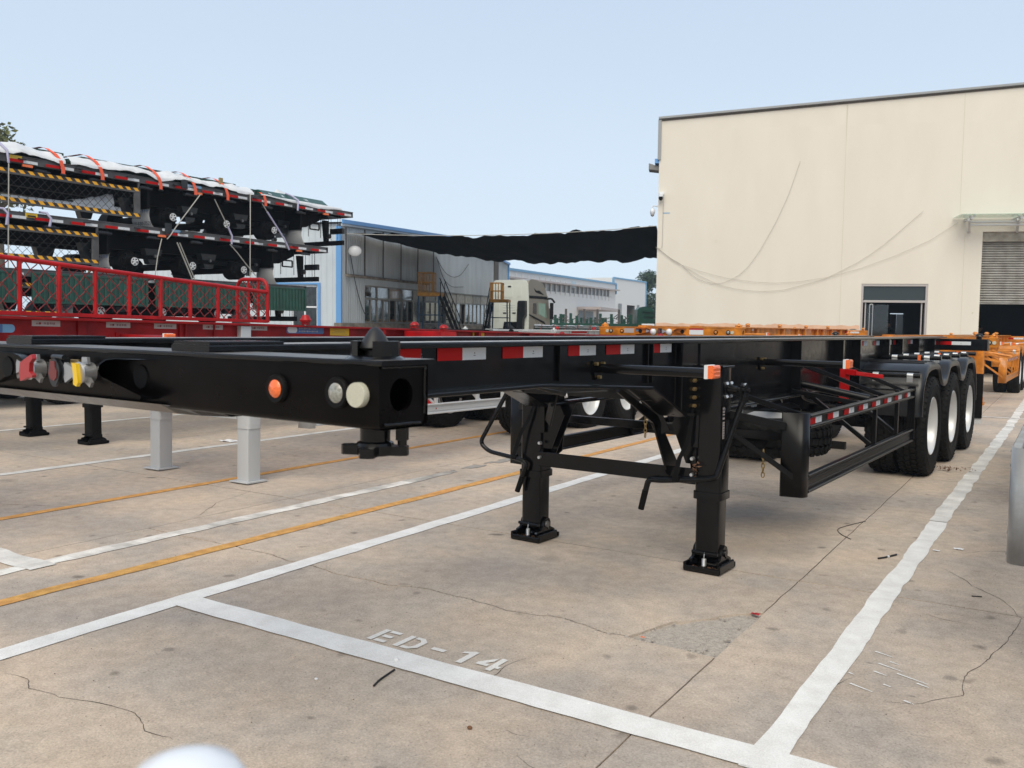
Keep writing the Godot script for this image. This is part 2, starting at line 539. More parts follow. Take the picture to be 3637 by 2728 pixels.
# ------------------------------------------------------------------ ground
func jag(a: Vector2, b: Vector2, step: float, amp: float, n: FastNoiseLite) -> Array:   # points from a towards b (b left out), pushed sideways by noise
	var out := []
	var k := maxi(1, int(a.distance_to(b) / step))
	var s := (b - a).normalized().orthogonal()
	if s.x < -0.01 or (absf(s.x) < 0.01 and s.y < 0.0): s = -s
	for i in k:
		var p := a.lerp(b, float(i) / k)
		var off := 0.0 if i == 0 else n.get_noise_2d(p.x * 40.0, p.y * 40.0) * amp + n.get_noise_2d(p.x * 160.0, p.y * 160.0) * amp * 0.7
		out.append(p + s * off)
	return out

func flat_poly(st, poly: Array, y: float, col: Color, drop := 0.0):
	var pv := PackedVector2Array(poly)
	var idx := Geometry2D.triangulate_polygon(pv)
	st.set_color(col)
	for i in range(0, idx.size(), 3):
		tri(st, Vector3(pv[idx[i]].x, y, pv[idx[i]].y), Vector3(pv[idx[i + 1]].x, y, pv[idx[i + 1]].y), Vector3(pv[idx[i + 2]].x, y, pv[idx[i + 2]].y))
	if drop > 0.0:
		for i in pv.size():
			var p := pv[i]
			var q := pv[(i + 1) % pv.size()]
			quad(st, Vector3(p.x, y, p.y), Vector3(q.x, y, q.y), Vector3(q.x, y - drop, q.y), Vector3(p.x, y - drop, p.y))
	st.set_color(Color.WHITE)

func make_ground():
	var st := nb()
	for s in [[-400, -29.6, -400, 400], [17.4, 400, -400, 400], [-29.6, 17.4, -400, -37.2], [-29.6, 17.4, 10.2, 400]]:
		quad(st, Vector3(s[0], -0.004, s[2]), Vector3(s[1], -0.004, s[2]), Vector3(s[1], -0.004, s[3]), Vector3(s[0], -0.004, s[3]))
	var g := fin("ground", st, M.concrete)
	tag(g, "", "", "", "structure")
	st = nb()
	quad(st, Vector3(-30, -0.03, -38), Vector3(18, -0.03, -38), Vector3(18, -0.03, 11), Vector3(-30, -0.03, 11))
	fin("joint_filler", st, M.dirt, g)
	var n := noise(71, 0.02, 3)
	var crack := []   # the crack right across the bay, from the left joint to the broken corner
	for p in [[-5.6, -3.92], [-5.35, -3.91], [-4.95, -3.92], [-4.59, -3.91], [-4.25, -3.90], [-3.96, -3.88], [-3.6, -3.84], [-3.26, -3.83], [-3.07, -3.90], [-2.71, -3.89], [-2.45, -3.84], [-2.21, -3.90], [-2.05, -3.88], [-1.85, -3.83], [-1.75, -3.85]]:
		crack.append(Vector2(p[0], p[1]))
	var wavy := []
	for i in crack.size() - 1: wavy.append_array(jag(crack[i], crack[i + 1], 0.05, 0.03, n))
	wavy.append(crack[-1])
	var xs := [-29.6]
	for k in 11: xs.append(-27.1 + 4.3 * k if k else -26.9)
	xs = [-27.1, -22.8, -18.5, -14.2, -9.9, -5.6, -1.3, 3.0, 7.3, 11.6, 17.4]
	var zs := []
	for k in 11: zs.append(8.2 - 4.5 * k)
	zs[0] = 10.2
	zs[10] = -37.2
	xs[0] = -29.6
	for i in xs.size() - 1:
		for j in zs.size() - 1:
			var gap := 0.004
			var x0: float = xs[i] + gap
			var x1: float = xs[i + 1] - gap
			var z0: float = zs[j + 1] + 0.007
			var z1: float = zs[j] - 0.007
			var near: bool = x0 > -10.5 and x1 < 8.0 and z0 > -15.0 and z1 < 9.0
			var step := 0.07 if near else 1.5
			var amp := 0.0065 if near else 0.0
			var tone := 0.93 + 0.1 * absf(n.get_noise_2d(i * 371.0, j * 533.0))
			if xs[i] < -5.0 and xs[i] > -10.0: tone *= 0.97
			var col := Color(tone, tone, tone * 1.0)
			st = nb()
			var a := Vector2(x0, z0)
			var b := Vector2(x1, z0)
			var c := Vector2(x1, z1)
			var d := Vector2(x0, z1)
			if is_equal_approx(xs[i], -5.6) and is_equal_approx(zs[j], -0.8):
				# this slab is cracked in two and has lost a corner
				var far_edge := jag(a, b, step, amp, n)
				far_edge.append_array(jag(b, Vector2(x1, -4.585), step, amp, n))
				far_edge.append_array(jag(Vector2(x1, -4.585), Vector2(-1.65, -4.18), 0.04, 0.03, n))
				far_edge.append_array(jag(Vector2(-1.65, -4.18), Vector2(-1.75, -3.86), 0.04, 0.03, n))
				for k in range(wavy.size() - 1, -1, -1): far_edge.append(wavy[k] + Vector2(0, -0.005 - 0.006 * absf(n.get_noise_2d(k * 90.0, 3.0))))
				far_edge[-1].x = x0
				far_edge.append_array(jag(Vector2(x0, -3.95), a, step, amp, n).slice(1))
				flat_poly(st, far_edge, 0.0, col, 0.025)
				fin("concrete_slab", st, M.concrete, g)
				st = nb()
				var near_part := []
				for k in wavy.size(): near_part.append(wavy[k] + Vector2(0, 0.005 + 0.006 * absf(n.get_noise_2d(k * 70.0, 9.0))))
				near_part[0].x = x0
				near_part.append_array(jag(Vector2(-1.73, -3.84), Vector2(x1, -3.825), 0.04, 0.012, n))
				near_part.append_array(jag(Vector2(x1, -3.825), c, step, amp, n))
				near_part.append_array(jag(c, d, step, amp, n))
				near_part.append_array(jag(d, Vector2(x0, -3.9), step, amp, n))
				flat_poly(st, near_part, 0.0, col, 0.025)
				fin("concrete_slab", st, M.concrete, g)
				st = nb()
				var rows := []   # the broken corner, sunk and rough
				for u in 17:
					var row := []
					for w in 15:
						var px := lerpf(-1.79, -1.29, u / 16.0)
						var pz := lerpf(-4.62, -3.79, w / 14.0)
						row.append(Vector3(px, -0.012 + 0.007 * n.get_noise_2d(px * 300.0, pz * 300.0), pz))
					rows.append(row)
				strip(st, rows)
				fin("broken_corner", st, M.patch, g)
				for k in 70:   # crumbs along the broken edge
					var q: Vector2 = [Vector2(-1.3, -4.55), Vector2(-1.65, -4.17), Vector2(-1.75, -3.86), Vector2(-1.35, -3.84), Vector2(-1.95, -3.86), Vector2(-2.2, -3.9)][k % 6].lerp([Vector2(-1.65, -4.17), Vector2(-1.75, -3.86), Vector2(-1.35, -3.84), Vector2(-1.3, -4.4), Vector2(-1.75, -3.85), Vector2(-1.9, -3.86)][k % 6], rng.randf())
					q += Vector2(rng.randf_range(-0.03, 0.03), rng.randf_range(-0.03, 0.03))
					if k == 0: st = nb()
					var r := rng.randf_range(0.003, 0.010)
					ball(st, Vector3(q.x, -0.002, q.y), Vector3(r, r * 0.7, r), 6)
				for k in 260:   # grit broken out along the crack
					var q: Vector2 = wavy[int(wavy.size() * (0.25 + 0.75 * sqrt(rng.randf())) * 0.999)] + Vector2(rng.randf_range(-0.03, 0.03), rng.randfn() * 0.022)
					var r := rng.randf_range(0.002, 0.006)
					ball(st, Vector3(q.x, 0.0, q.y), Vector3(r, r * 0.7, r), 6)
				tag(fin("concrete_crumbs", st, M.patch, g), "", "", "", "stuff")
			else:
				var poly := jag(a, b, step, amp, n)
				poly.append_array(jag(b, c, step, amp, n))
				poly.append_array(jag(c, d, step, amp, n))
				poly.append_array(jag(d, a, step, amp, n))
				flat_poly(st, poly, 0.0, col, 0.025)
				fin("concrete_slab", st, M.concrete, g)
	# finer cracks, as thin dark seams
	for path in [[[-3.75, -1.93], [-3.59, -1.94], [-3.52, -1.90], [-3.34, -1.92], [-3.15, -1.98], [-2.96, -2.0], [-2.88, -1.97], [-2.8, -1.93], [-2.68, -1.95], [-2.6, -1.93]],
			[[-0.62, -6.13], [-0.5, -5.95], [-0.42, -5.78], [-0.29, -5.63], [-0.2, -5.45], [-0.14, -5.27], [-0.16, -5.05], [-0.19, -4.81], [-0.25, -4.5], [-0.31, -4.25], [-0.3, -4.0], [-0.45, -3.8], [-0.62, -3.72]],
			[[-0.72, -3.95], [-0.78, -3.75], [-0.83, -3.5], [-0.79, -3.3], [-0.8, -3.1]], [[-2.0, -3.35], [-2.04, -3.2], [-2.02, -3.1], [-2.05, -2.95]],
			[[-1.76, -2.62], [-1.70, -2.68], [-1.62, -2.68], [-1.56, -2.72]], [[-8.4, -3.3], [-7.4, -3.7], [-6.6, -4.1], [-5.9, -4.5], [-5.62, -5.2]], [[-4.75, -4.2], [-4.72, -4.0], [-4.78, -3.85], [-4.7, -3.7]], [[-6.1, -5.3], [-5.95, -4.8], [-5.62, -4.35]],
			[[-0.35, -5.0], [-0.5, -5.02], [-0.62, -5.1]], [[-1.3, -2.42], [-1.5, -2.5], [-1.62, -2.55]], [[-0.2, -6.9], [-0.45, -6.75], [-0.6, -6.55]]]:
		var line := []
		for i in path.size() - 1: line.append_array(jag(Vector2(path[i][0], path[i][1]), Vector2(path[i + 1][0], path[i + 1][1]), 0.025, 0.022, n))
		st = nb()
		var row0 := []
		var row1 := []
		for i in line.size() - 1:
			var s: Vector2 = (line[i + 1] - line[i]).normalized().orthogonal()
			var w := (0.0008 + 0.0022 * absf(n.get_noise_2d(line[i].x * 120.0, line[i].y * 120.0))) * minf(1.0, minf(i + 1, line.size() - i) / 6.0)
			row0.append(Vector3(line[i].x + s.x * w, 0.0016, line[i].y + s.y * w))
			row1.append(Vector3(line[i].x - s.x * w, 0.0016, line[i].y - s.y * w))
		strip(st, [row0, row1])
		fin("crack", st, M.dirt, g)

func paint(called: String, a: Vector2, b: Vector2, w: float, m: Material, wear: Callable, y := 0.004, amp := 0.006, step := 0.06):
	# a painted line from a to b with an uneven edge; wear(t) gives the tone along it
	var n := noise(81 + int(absf(a.x * 100)), 0.03, 3)
	var d := (b - a).normalized()
	var s := d.orthogonal()
	var l := a.distance_to(b)
	var k := maxi(2, int(l / step))
	var st := nb()
	st.set_smooth_group(3)
	var prev := []
	for i in k + 1:
		var p := a.lerp(b, float(i) / k)
		var row := []
		for c in 5:
			var f := c / 2.0 - 1.0
			var q := p + s * (w / 2.0) * f
			if c == 0 or c == 4: q += s * n.get_noise_2d(p.x * 60.0 + c * 50.0, p.y * 60.0) * amp * 2.0
			row.append(q)
		if i > 0:
			for c in 4:
				var t := (i - 0.5) / k
				var v: Color = wear.call(t, n.get_noise_2d(row[c].x * 90.0, row[c].y * 90.0))
				if v.a < 0.5: continue
				st.set_color(v)
				quad(st, Vector3(prev[c].x, y, prev[c].y), Vector3(prev[c + 1].x, y, prev[c + 1].y), Vector3(row[c + 1].x, y, row[c + 1].y), Vector3(row[c].x, y, row[c].y))
		prev = row
	return fin(called, st, m, get_node("ground"))

func make_markings():
	var fresh := func(_t: float, r: float) -> Color:
		var v := 0.97 + 0.06 * r
		return Color(v, v, v)
	var used := func(_t: float, r: float) -> Color:
		var v := 0.85 + 0.25 * r
		return Color(v, v * 0.985, v * 0.96)
	var worn := func(t: float, r: float) -> Color:
		var v := 0.80 + 0.5 * r
		if absf(t - 0.34) < 0.09: v -= 0.34
		return Color(clampf(v, 0.4, 1.0), clampf(v * 0.97, 0.38, 1.0), clampf(v * 0.93, 0.36, 1.0), 0.0 if absf(t - 0.335) < 0.05 and r > -0.06 else 1.0)
	var faded := func(t: float, r: float) -> Color:
		var v := clampf(-0.12 + t * 1.25 + 0.6 * r, 0.08, 0.9)
		return Color(lerpf(0.90, 1.0, v), lerpf(1.0, 0.93, v), lerpf(2.9, 1.3, v))
	var bright := func(_t: float, r: float) -> Color:
		var v := 0.97 + 0.1 * r
		return Color(v, v, v)
	var P := func(x, z): return Vector2(x, z)
	# the bay of the black chassis: left line, right line, front line
	paint("white_line", Vector2(-3.985, 2.5), Vector2(-3.985, -34), 0.135, M.white_paint, fresh)
	paint("white_line", Vector2(-0.83, -2.9), Vector2(-0.80, -7.6), 0.125, M.white_paint, fresh, 0.004, 0.008)
	paint("white_line", Vector2(-0.81, -7.62), Vector2(-0.745, -16), 0.135, M.white_paint, used, 0.004, 0.009)
	paint("white_line", Vector2(-0.745, -16.05), Vector2(-0.72, -34), 0.14, M.white_paint, used, 0.004, 0.012)
	paint("white_line", Vector2(-3.95, -2.985), Vector2(1.6, -2.985), 0.165, M.white_paint, fresh, 0.006, 0.004)
	# the red chassis's bay and the ones beyond it
	paint("white_line", Vector2(-5.3, -2.0), Vector2(-5.27, -20), 0.135, M.white_paint, worn, 0.004, 0.012)
	paint("white_line", Vector2(-9.5, -2.915), Vector2(-5.2, -2.915), 0.17, M.white_paint, used, 0.006, 0.012)
	paint("white_line", Vector2(-8.7, -2.0), Vector2(-8.68, -22), 0.13, M.white_paint, used)
	paint("white_line", Vector2(-12.2, -3.0), Vector2(-12.1, -22), 0.13, M.white_paint, used)
	paint("white_line", Vector2(-1.9, -17.8), Vector2(0.2, -17.62), 0.12, M.white_paint, used)
	paint("white_line", Vector2(-1.75, -24.8), Vector2(-1.32, -24.75), 0.14, M.white_paint, used)
	paint("yellow_line", Vector2(-6.75, 0.0), Vector2(-6.72, -22), 0.10, M.yellow_paint, bright)
	paint("yellow_line", Vector2(-4.73, 0.5), Vector2(-4.70, -14), 0.105, M.yellow_paint, faded)
	# ED-14, stencilled on the concrete
	var st := nb()
	var glyphs := [
		[-2.775, [[[0, 0], [0.032, 0], [0.032, 0.15], [0, 0.15]], [[0.042, 0.122], [0.108, 0.122], [0.108, 0.15], [0.042, 0.15]], [[0.042, 0.060], [0.100, 0.060], [0.100, 0.088], [0.042, 0.088]], [[0.042, 0], [0.108, 0], [0.108, 0.028], [0.042, 0.028]]]],
		[-2.615, [[[0, 0], [0.032, 0], [0.032, 0.15], [0, 0.15]], [[0.042, 0.122], [0.075, 0.122], [0.092, 0.105], [0.092, 0.045], [0.075, 0.028], [0.042, 0.028], [0.042, 0], [0.085, 0], [0.122, 0.036], [0.122, 0.114], [0.085, 0.15], [0.042, 0.15]]]],
		[-2.435, [[[0, 0.06], [0.075, 0.06], [0.075, 0.09], [0, 0.09]]]],
		[-2.285, [[[0.035, 0], [0.068, 0], [0.068, 0.15], [0.045, 0.15], [0.0, 0.122], [0.0, 0.104], [0.035, 0.115]]]],
		[-2.165, [[[0, 0.035], [0.062, 0.035], [0.062, 0.062], [0.036, 0.062], [0.062, 0.10], [0.062, 0.142], [0, 0.06]], [[0.074, 0], [0.104, 0], [0.104, 0.15], [0.074, 0.15]], [[0.104, 0.035], [0.122, 0.035], [0.122, 0.062], [0.104, 0.062]]]],
	]
	for gl in glyphs:
		for poly in gl[1]:
			var p := []
			for q in poly: p.append(Vector2(gl[0] + q[0], -3.105 - q[1] + 0.0 * q[0]))
			flat_poly(st, p, 0.004, Color(0.93, 0.92, 0.9))
	tag(fin("bay_number", st, M.white_paint, get_node("ground")), "stencilled ED-14", "")
	# stray brush strokes of white paint right of the bay
	st = nb()
	for q in [[-0.70, -4.32, 0.10], [-0.66, -4.17, 0.13], [-0.62, -4.22, 0.05], [-0.57, -4.09, 0.16], [-0.66, -4.06, 0.07], [-0.48, -4.02, 0.06], [-0.72, -3.86, 0.12], [-0.60, -3.93, 0.04], [-0.50, -3.80, 0.05], [-0.75, -3.98, 0.03]]:
		var a := Vector3(q[0], 0.003, q[1])
		var d: Vector3 = Vector3(0.82, 0, 0.36) * q[2]
		var s := Vector3(-0.003, 0, 0.0055)
		quad(st, a - s, a + d - s * 0.4, a + d + s * 0.4, a + s)
	fin("paint_splash", st, M.white_paint, get_node("ground"))

# ------------------------------------------------------------------ container chassis
func V(u: float, v: float, w: float) -> Vector3: return Vector3(u, v, -w)   # across, up, back from the landing legs

var tyre_mesh: ArrayMesh
var rim_mesh: ArrayMesh
var hub_mesh: ArrayMesh

func wheel_meshes():
	var r := 0.52
	var st := nb()
	var prof := []
	for p in [[0.292, -0.105], [0.30, -0.118], [0.33, -0.128], [0.40, -0.138], [0.46, -0.135], [0.49, -0.125], [0.508, -0.112], [0.514, -0.098]]: prof.append(Vector2(p[0], p[1]))
	for g in [-0.06, 0.0, 0.06]:
		prof.append_array([Vector2(r, g - 0.007), Vector2(r - 0.012, g - 0.005), Vector2(r - 0.012, g + 0.005), Vector2(r, g + 0.007)])
	for i in range(7, -1, -1): prof.append(Vector2(prof[i].x, -prof[i].y))
	lathe(st, prof, Transform3D(), 44)
	for k in 46:   # tread blocks over the shoulders
		var b := Basis(Vector3.UP, TAU * k / 46.0)
		for s in [-1, 1]:
			beam(st, b * Vector3(r - 0.004, s * 0.078, 0), b * Vector3(r - 0.024, s * 0.131, 0), 0.044, 0.014, 0.002, b * Vector3.RIGHT)
			beam(st, b * Vector3(r + 0.001, s * 0.012, 0.012 + s * 0.012), b * Vector3(r + 0.001, s * 0.053, 0.026 + s * 0.012), 0.054, 0.016, 0.002, b * Vector3.RIGHT)
			beam(st, b * Vector3(r - 0.001, s * 0.067, -0.012), b * Vector3(r - 0.004, s * 0.098, -0.026), 0.054, 0.014, 0.002, b * Vector3.RIGHT)
	for rr in [[0.345, 0.1315], [0.435, 0.1385]]:   # moulded rings on the sidewalls
		for s in [-1, 1]: lathe(st, [Vector2(rr[0] - 0.004, s * (rr[1] - 0.002)), Vector2(rr[0], s * (rr[1] + 0.003)), Vector2(rr[0] + 0.004, s * (rr[1] - 0.002))], Transform3D(), 40)
	st.generate_normals()
	tyre_mesh = st.commit()
	st = nb()   # a deep dished rim, open towards +y
	lathe(st, [Vector2(0.30, 0.108), Vector2(0.306, 0.118), Vector2(0.298, 0.124), Vector2(0.287, 0.116), Vector2(0.278, 0.09), Vector2(0.266, 0.06), Vector2(0.262, -0.01), Vector2(0.245, -0.05), Vector2(0.20, -0.075), Vector2(0.13, -0.08), Vector2(0.0, -0.08)], Transform3D(), 40)
	lathe(st, [Vector2(0.30, -0.108), Vector2(0.29, -0.118), Vector2(0.27, -0.07), Vector2(0.26, 0.0)], Transform3D(), 40)
	for k in 10:
		var b := Basis(Vector3.UP, TAU * k / 10.0)
		tube(st, b * Vector3(0.165, -0.085, 0), b * Vector3(0.165, -0.045, 0), 0.016, 0.013, 6)
	st.generate_normals()
	rim_mesh = st.commit()
	st = nb()
	lathe(st, [Vector2(0.0, 0.03), Vector2(0.07, 0.03), Vector2(0.085, 0.015), Vector2(0.088, -0.04), Vector2(0.115, -0.06), Vector2(0.115, -0.085)], Transform3D(), 20)
	st.generate_normals()
	hub_mesh = st.commit()

func wheel(parent: Node, c: Vector3, outward: float, rim_mat: Material, hub := true):
	var b := Basis(Vector3.BACK, -PI / 2 * outward)   # the wheel's y axis points outward
	var o := sub("wheel", parent, Transform3D(b, c))
	put("tyre", tyre_mesh, M.rubber, o)
	put("rim", rim_mesh, rim_mat, o)
	if hub: put("hub", hub_mesh, M.black_matt, o)

func tape(parent: Node, a: Vector3, along: Vector3, up: Vector3, l: float, h: float, red_share := 0.52):
	# a reflective strip: red half, white half with a small mark
	var out := along.cross(up).normalized() * 0.002
	var st := nb()
	st.set_color(Color(0.47, 0.005, 0.007))
	var m := a + along * l * red_share
	var z := a + along * l
	quad(st, a + out, m + out, m + up * h + out, a + up * h + out)
	st.set_color(Color(0.66, 0.70, 0.74))
	quad(st, m + out, z + out, z + up * h + out, m + up * h + out)
	st.set_color(Color(0.16, 0.17, 0.2))
	var c := m.lerp(z, 0.5) + out * 1.6
	for q in [[0.50, 0.62, 0.035], [0.32, 0.38, 0.075]]:
		quad(st, c - along * q[2] * h * 2 + up * h * q[0], c + along * q[2] * h * 2 + up * h * q[0], c + along * q[2] * h * 2 + up * h * q[1], c - along * q[2] * h * 2 + up * h * q[1])
	fin("reflective_tape", st, M.tape, parent)

func lamp(parent: Node, c: Vector3, r: float, lens: Material):   # a round lamp in a rubber ring on a face turned to the front (+z)
	var o := sub("marker_lamp", parent, Transform3D(Basis(Vector3.RIGHT, PI / 2), c))
	var st := nb()
	lathe(st, [Vector2(r * 1.55, 0.0), Vector2(r * 1.55, 0.008), Vector2(r * 1.42, 0.013), Vector2(r * 1.02, 0.012), Vector2(r, 0.006)], Transform3D(), 32)
	fin("bezel", st, M.black_matt, o)
	st = nb()
	lathe(st, [Vector2(r, 0.004), Vector2(r * 0.98, 0.012), Vector2(r * 0.7, 0.018), Vector2(0.0, 0.020)], Transform3D(), 28)
	fin("lens", st, lens, o)

func side_lamp(parent: Node, c: Vector3, s: float, lens: Material = null):   # a square amber lamp on the end of a pipe; s: which side
	var o := sub("side_lamp", parent, Transform3D(Basis(), c))
	var st := nb()
	box(st, Vector3(0.0, 0, 0.0), Vector3(0.018, 0.066, 0.088), 0.003)
	fin("base", st, M.flap_white, o)
	st = nb()
	box(st, Vector3(s * 0.022, 0, 0), Vector3(0.03, 0.062, 0.084), 0.006)
	for k in 3: box(st, Vector3(s * 0.037, 0.018 - 0.018 * k, 0), Vector3(0.006, 0.008, 0.07), 0.002)
	fin("lens", st, lens if lens else M.orange_lens, o)

func chassis(root: Node3D, o := {}):
	var P: Material = o.paint
	var P2: Material = o.get("legs", P)          # landing legs
	var P3: Material = o.get("guard", P)         # side guards
	var F: Material = o.get("fender", M.plastic)
	var front: float = o.get("front", -3.62)     # where the front bolster's face stands
	var full: bool = o.get("full", false)        # the black one, seen from close by
	var hw: float = o.get("half", 1.27)
	# main rails: a shallow gooseneck in front, a deep web behind
	for s in [-1.0, 1.0]:
		var st := nb()
		var web := [Vector2(front + 0.03, 1.415), Vector2(front + 0.03, 1.245), Vector2(-1.85, 1.245), Vector2(-0.72, 1.18), Vector2(-0.25, 0.99), Vector2(8.9, 0.985), Vector2(8.9, 1.415)]
		if front > -2: web = [Vector2(front + 0.03, 1.415), Vector2(front + 0.03, 1.2), Vector2(-0.72, 1.18), Vector2(-0.25, 0.99), Vector2(8.9, 0.985), Vector2(8.9, 1.415)]
		extr(st, web, side(s * 0.5 - 0.006), 0.012)
		beam(st, V(s * 0.5, 1.4255, front + 0.02), V(s * 0.5, 1.4255, 8.92), 0.18, 0.021, 0.004)
		var low := [[front + 0.18, 1.235], [-1.85, 1.235], [-0.72, 1.17], [-0.25, 0.978]]
		if front > -2: low = [[front + 0.1, 1.19], [-0.72, 1.17], [-0.25, 0.978]]
		for i in low.size() - 1: beam(st, V(s * 0.5, low[i][1], low[i][0]), V(s * 0.5, low[i + 1][1], low[i + 1][0]), 0.18, 0.018, 0.004)
		beam(st, V(s * 0.5, 0.976, -0.12), V(s * 0.5, 0.976, 8.9), 0.16, 0.018, 0.004)
		var mr := fin("main_rail", st, P, root)
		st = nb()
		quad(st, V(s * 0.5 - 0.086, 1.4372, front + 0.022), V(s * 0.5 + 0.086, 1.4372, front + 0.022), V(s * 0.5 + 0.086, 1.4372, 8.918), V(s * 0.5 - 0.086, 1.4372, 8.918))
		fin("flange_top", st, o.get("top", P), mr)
		for w in [-1.57, -0.66, -0.60, -0.29, 2.0, 3.28, 3.92, 5.2, 5.9, 6.9, 8.0]:
			if w < front: continue
			st = nb()
			var wd := 0.012 if w > -1.5 and w < 1.0 else 0.03
			var bot := 1.245 if w < -1.5 else (1.19 if w < -0.5 else 0.985)
			if w > 1.5: wd = 0.05
			if w == -1.57: wd = 0.07
			var dp := 0.02 if w < 1.0 else 0.081
			box(st, V(s * (0.506 + dp / 2), (1.415 + bot) / 2, w), Vector3(dp, 1.4145 - bot, wd), 0.002)
			fin("stiffener", st, P, root)
		# pickup pad where the rail lands on the bolster
		if front < -2:
			st = nb()
			box(st, V(s * 0.5, 1.441, front + 0.16), Vector3(0.17, 0.010, 0.27), 0.003)
			fin("rail_pad", st, P, root)
	for w in ([-2.6, -1.5, -0.5, 0.6, 2.0, 3.3, 4.6, 5.9, 7.2, 8.4] if front < -2 else [-0.5, 0.6, 2.0, 3.3, 4.6, 5.9, 7.2, 8.4]):
		var st := nb()
		var top := 1.36
		var bot := 1.27 if w < -0.8 else 1.08
		beam(st, V(-0.493, (top + bot) / 2, w), V(0.493, (top + bot) / 2, w), 0.07, top - bot, 0.004)
		fin("cross_member", st, P, root)
	if front < -2: bolster(root, P, front, hw, full, o)
	# landing legs with their feet, cranks and braces
	var drop: float = o.get("drop", 0.0)
	for s in [-1.0, 1.0]:
		landing_leg(root, P2, s, drop, full, o)
	var st := nb()
	beam(st, V(-0.58, 0.588, -0.085), V(0.58, 0.588, -0.085), 0.012, 0.10, 0.003)
	fin("leg_brace", st, P2, root)
	for s in [-1.0, 1.0]:   # gusset plates from the legs to the rails
		st = nb()
		extr(st, [Vector2(0.44, 0.98), Vector2(0.57, 0.98), Vector2(0.57, 0.66), Vector2(0.50, 0.66), Vector2(0.40, 0.90)], Transform3D(Basis.from_scale(Vector3(s, 1, 1)), Vector3(0, 0, 0.04)), 0.012)
		extr(st, [Vector2(0.46, 0.99), Vector2(0.57, 0.99), Vector2(0.57, 0.62), Vector2(0.535, 0.60), Vector2(0.50, 0.63)], Transform3D(Basis.from_scale(Vector3(s, 1, 1)), Vector3(0, 0, -0.10)), 0.012)
		extr(st, [Vector2(0.57, 0.60), Vector2(0.51, 0.60), Vector2(0.36 if s < 0 else 0.46, 0.95), Vector2(0.34 if s < 0 else 0.44, 0.985), Vector2(0.57, 0.985)], Transform3D(Basis.from_scale(Vector3(s, 1, 1)), Vector3(0, 0, -0.02)), 0.010)
		box(st, V(s * 0.535, 1.2, 0.04), Vector3(0.06, 0.42, 0.12), 0.004)
		fin("leg_gusset", st, P2, root)
	# side guards
	for s in [-1.0, 1.0]:
		if o.get("guards", true): side_guard(root, P3, s, full, o)
	# marker lamps on pipes
	for s in [-1.0, 1.0]:
		for w in o.get("pipes", [-1.22, 1.25]):
			pipe_lamp(root, P, s, w, (o.get("lamp_v", 1.293) if w < 0 else 1.262), full, o.get("reach", 1.11))
	# axles, springs, wheels
	for w in [4.85, 6.15, 7.45]:
		st = nb()
		tube(st, V(-1.0, 0.52, w), V(1.0, 0.52, w), 0.065)
		for s in [-1.0, 1.0]:
			tube(st, V(s * 0.52, 0.52, w), V(s * 0.60, 0.52, w), 0.19, 0.19, 20)
			for k in 4: beam(st, V(s * 0.46, 0.60 + 0.018 * k, w - 0.5 + 0.09 * k), V(s * 0.46, 0.60 + 0.018 * k, w + 0.5 - 0.09 * k), 0.08, 0.015, 0.002)
		fin("axle", st, M.under, root)
	for w in [4.15, 5.5, 6.8, 8.1]:
		for s in [-1.0, 1.0]:
			st = nb()
			extr(st, [Vector2(w - 0.16, 0.98), Vector2(w + 0.16, 0.98), Vector2(w + 0.07, 0.56), Vector2(w - 0.07, 0.56)], side(s * 0.46 - 0.06), 0.12)
			fin("spring_hanger", st, M.under, root)
	for w in [4.85, 6.15, 7.45]:
		for s in [-1.0, 1.0]:
			wheel(root, V(s * 0.985, 0.52, w), s, o.get("rim", M.rim))
			wheel(root, V(s * 0.68, 0.52, w), -s, o.get("rim", M.rim), false)
	for s in [-1.0, 1.0]: fender(root, F, s, full)
	# rear bolster, lights, flaps, underride guard
	st = nb()
	beam(st, V(-1.12, 1.325, 8.98), V(1.12, 1.325, 8.98), 0.2, 0.165, 0.006)
	fin("rear_bolster", st, P, root)
	for s in [-1.0, 1.0]: twist_lock(root, P, V(s * 1.0, 1.408, 8.98), 0.0, false)
	for s in [-1.0, 1.0]:
		tape(root, V(0.39 if s > 0 else -0.93, 1.32, 8.88), Vector3.RIGHT, Vector3.UP, 0.52, 0.05)
		st = nb()
		box(st, V(s * 0.9, 0.62, 8.55), Vector3(0.46, 0.62, 0.012), 0.003)
		fin("mud_flap", st, M.black_matt, root)
		st = nb()
		box(st, V(s * 0.92, 0.36, 8.56), Vector3(0.40, 0.26, 0.006), 0.002)
		fin("flap_panel", st, M.flap_white, root)
		st = nb()
		beam(st, V(s * 0.5, 0.98, 8.8), V(s * 0.5, 0.60, 9.0), 0.08, 0.08)
		fin("guard_post", st, P, root)
	st = nb()
	beam(st, V(-1.06, 0.58, 9.02), V(1.06, 0.58, 9.02), 0.10, 0.12, 0.006)
	fin("underride_guard", st, P, root)

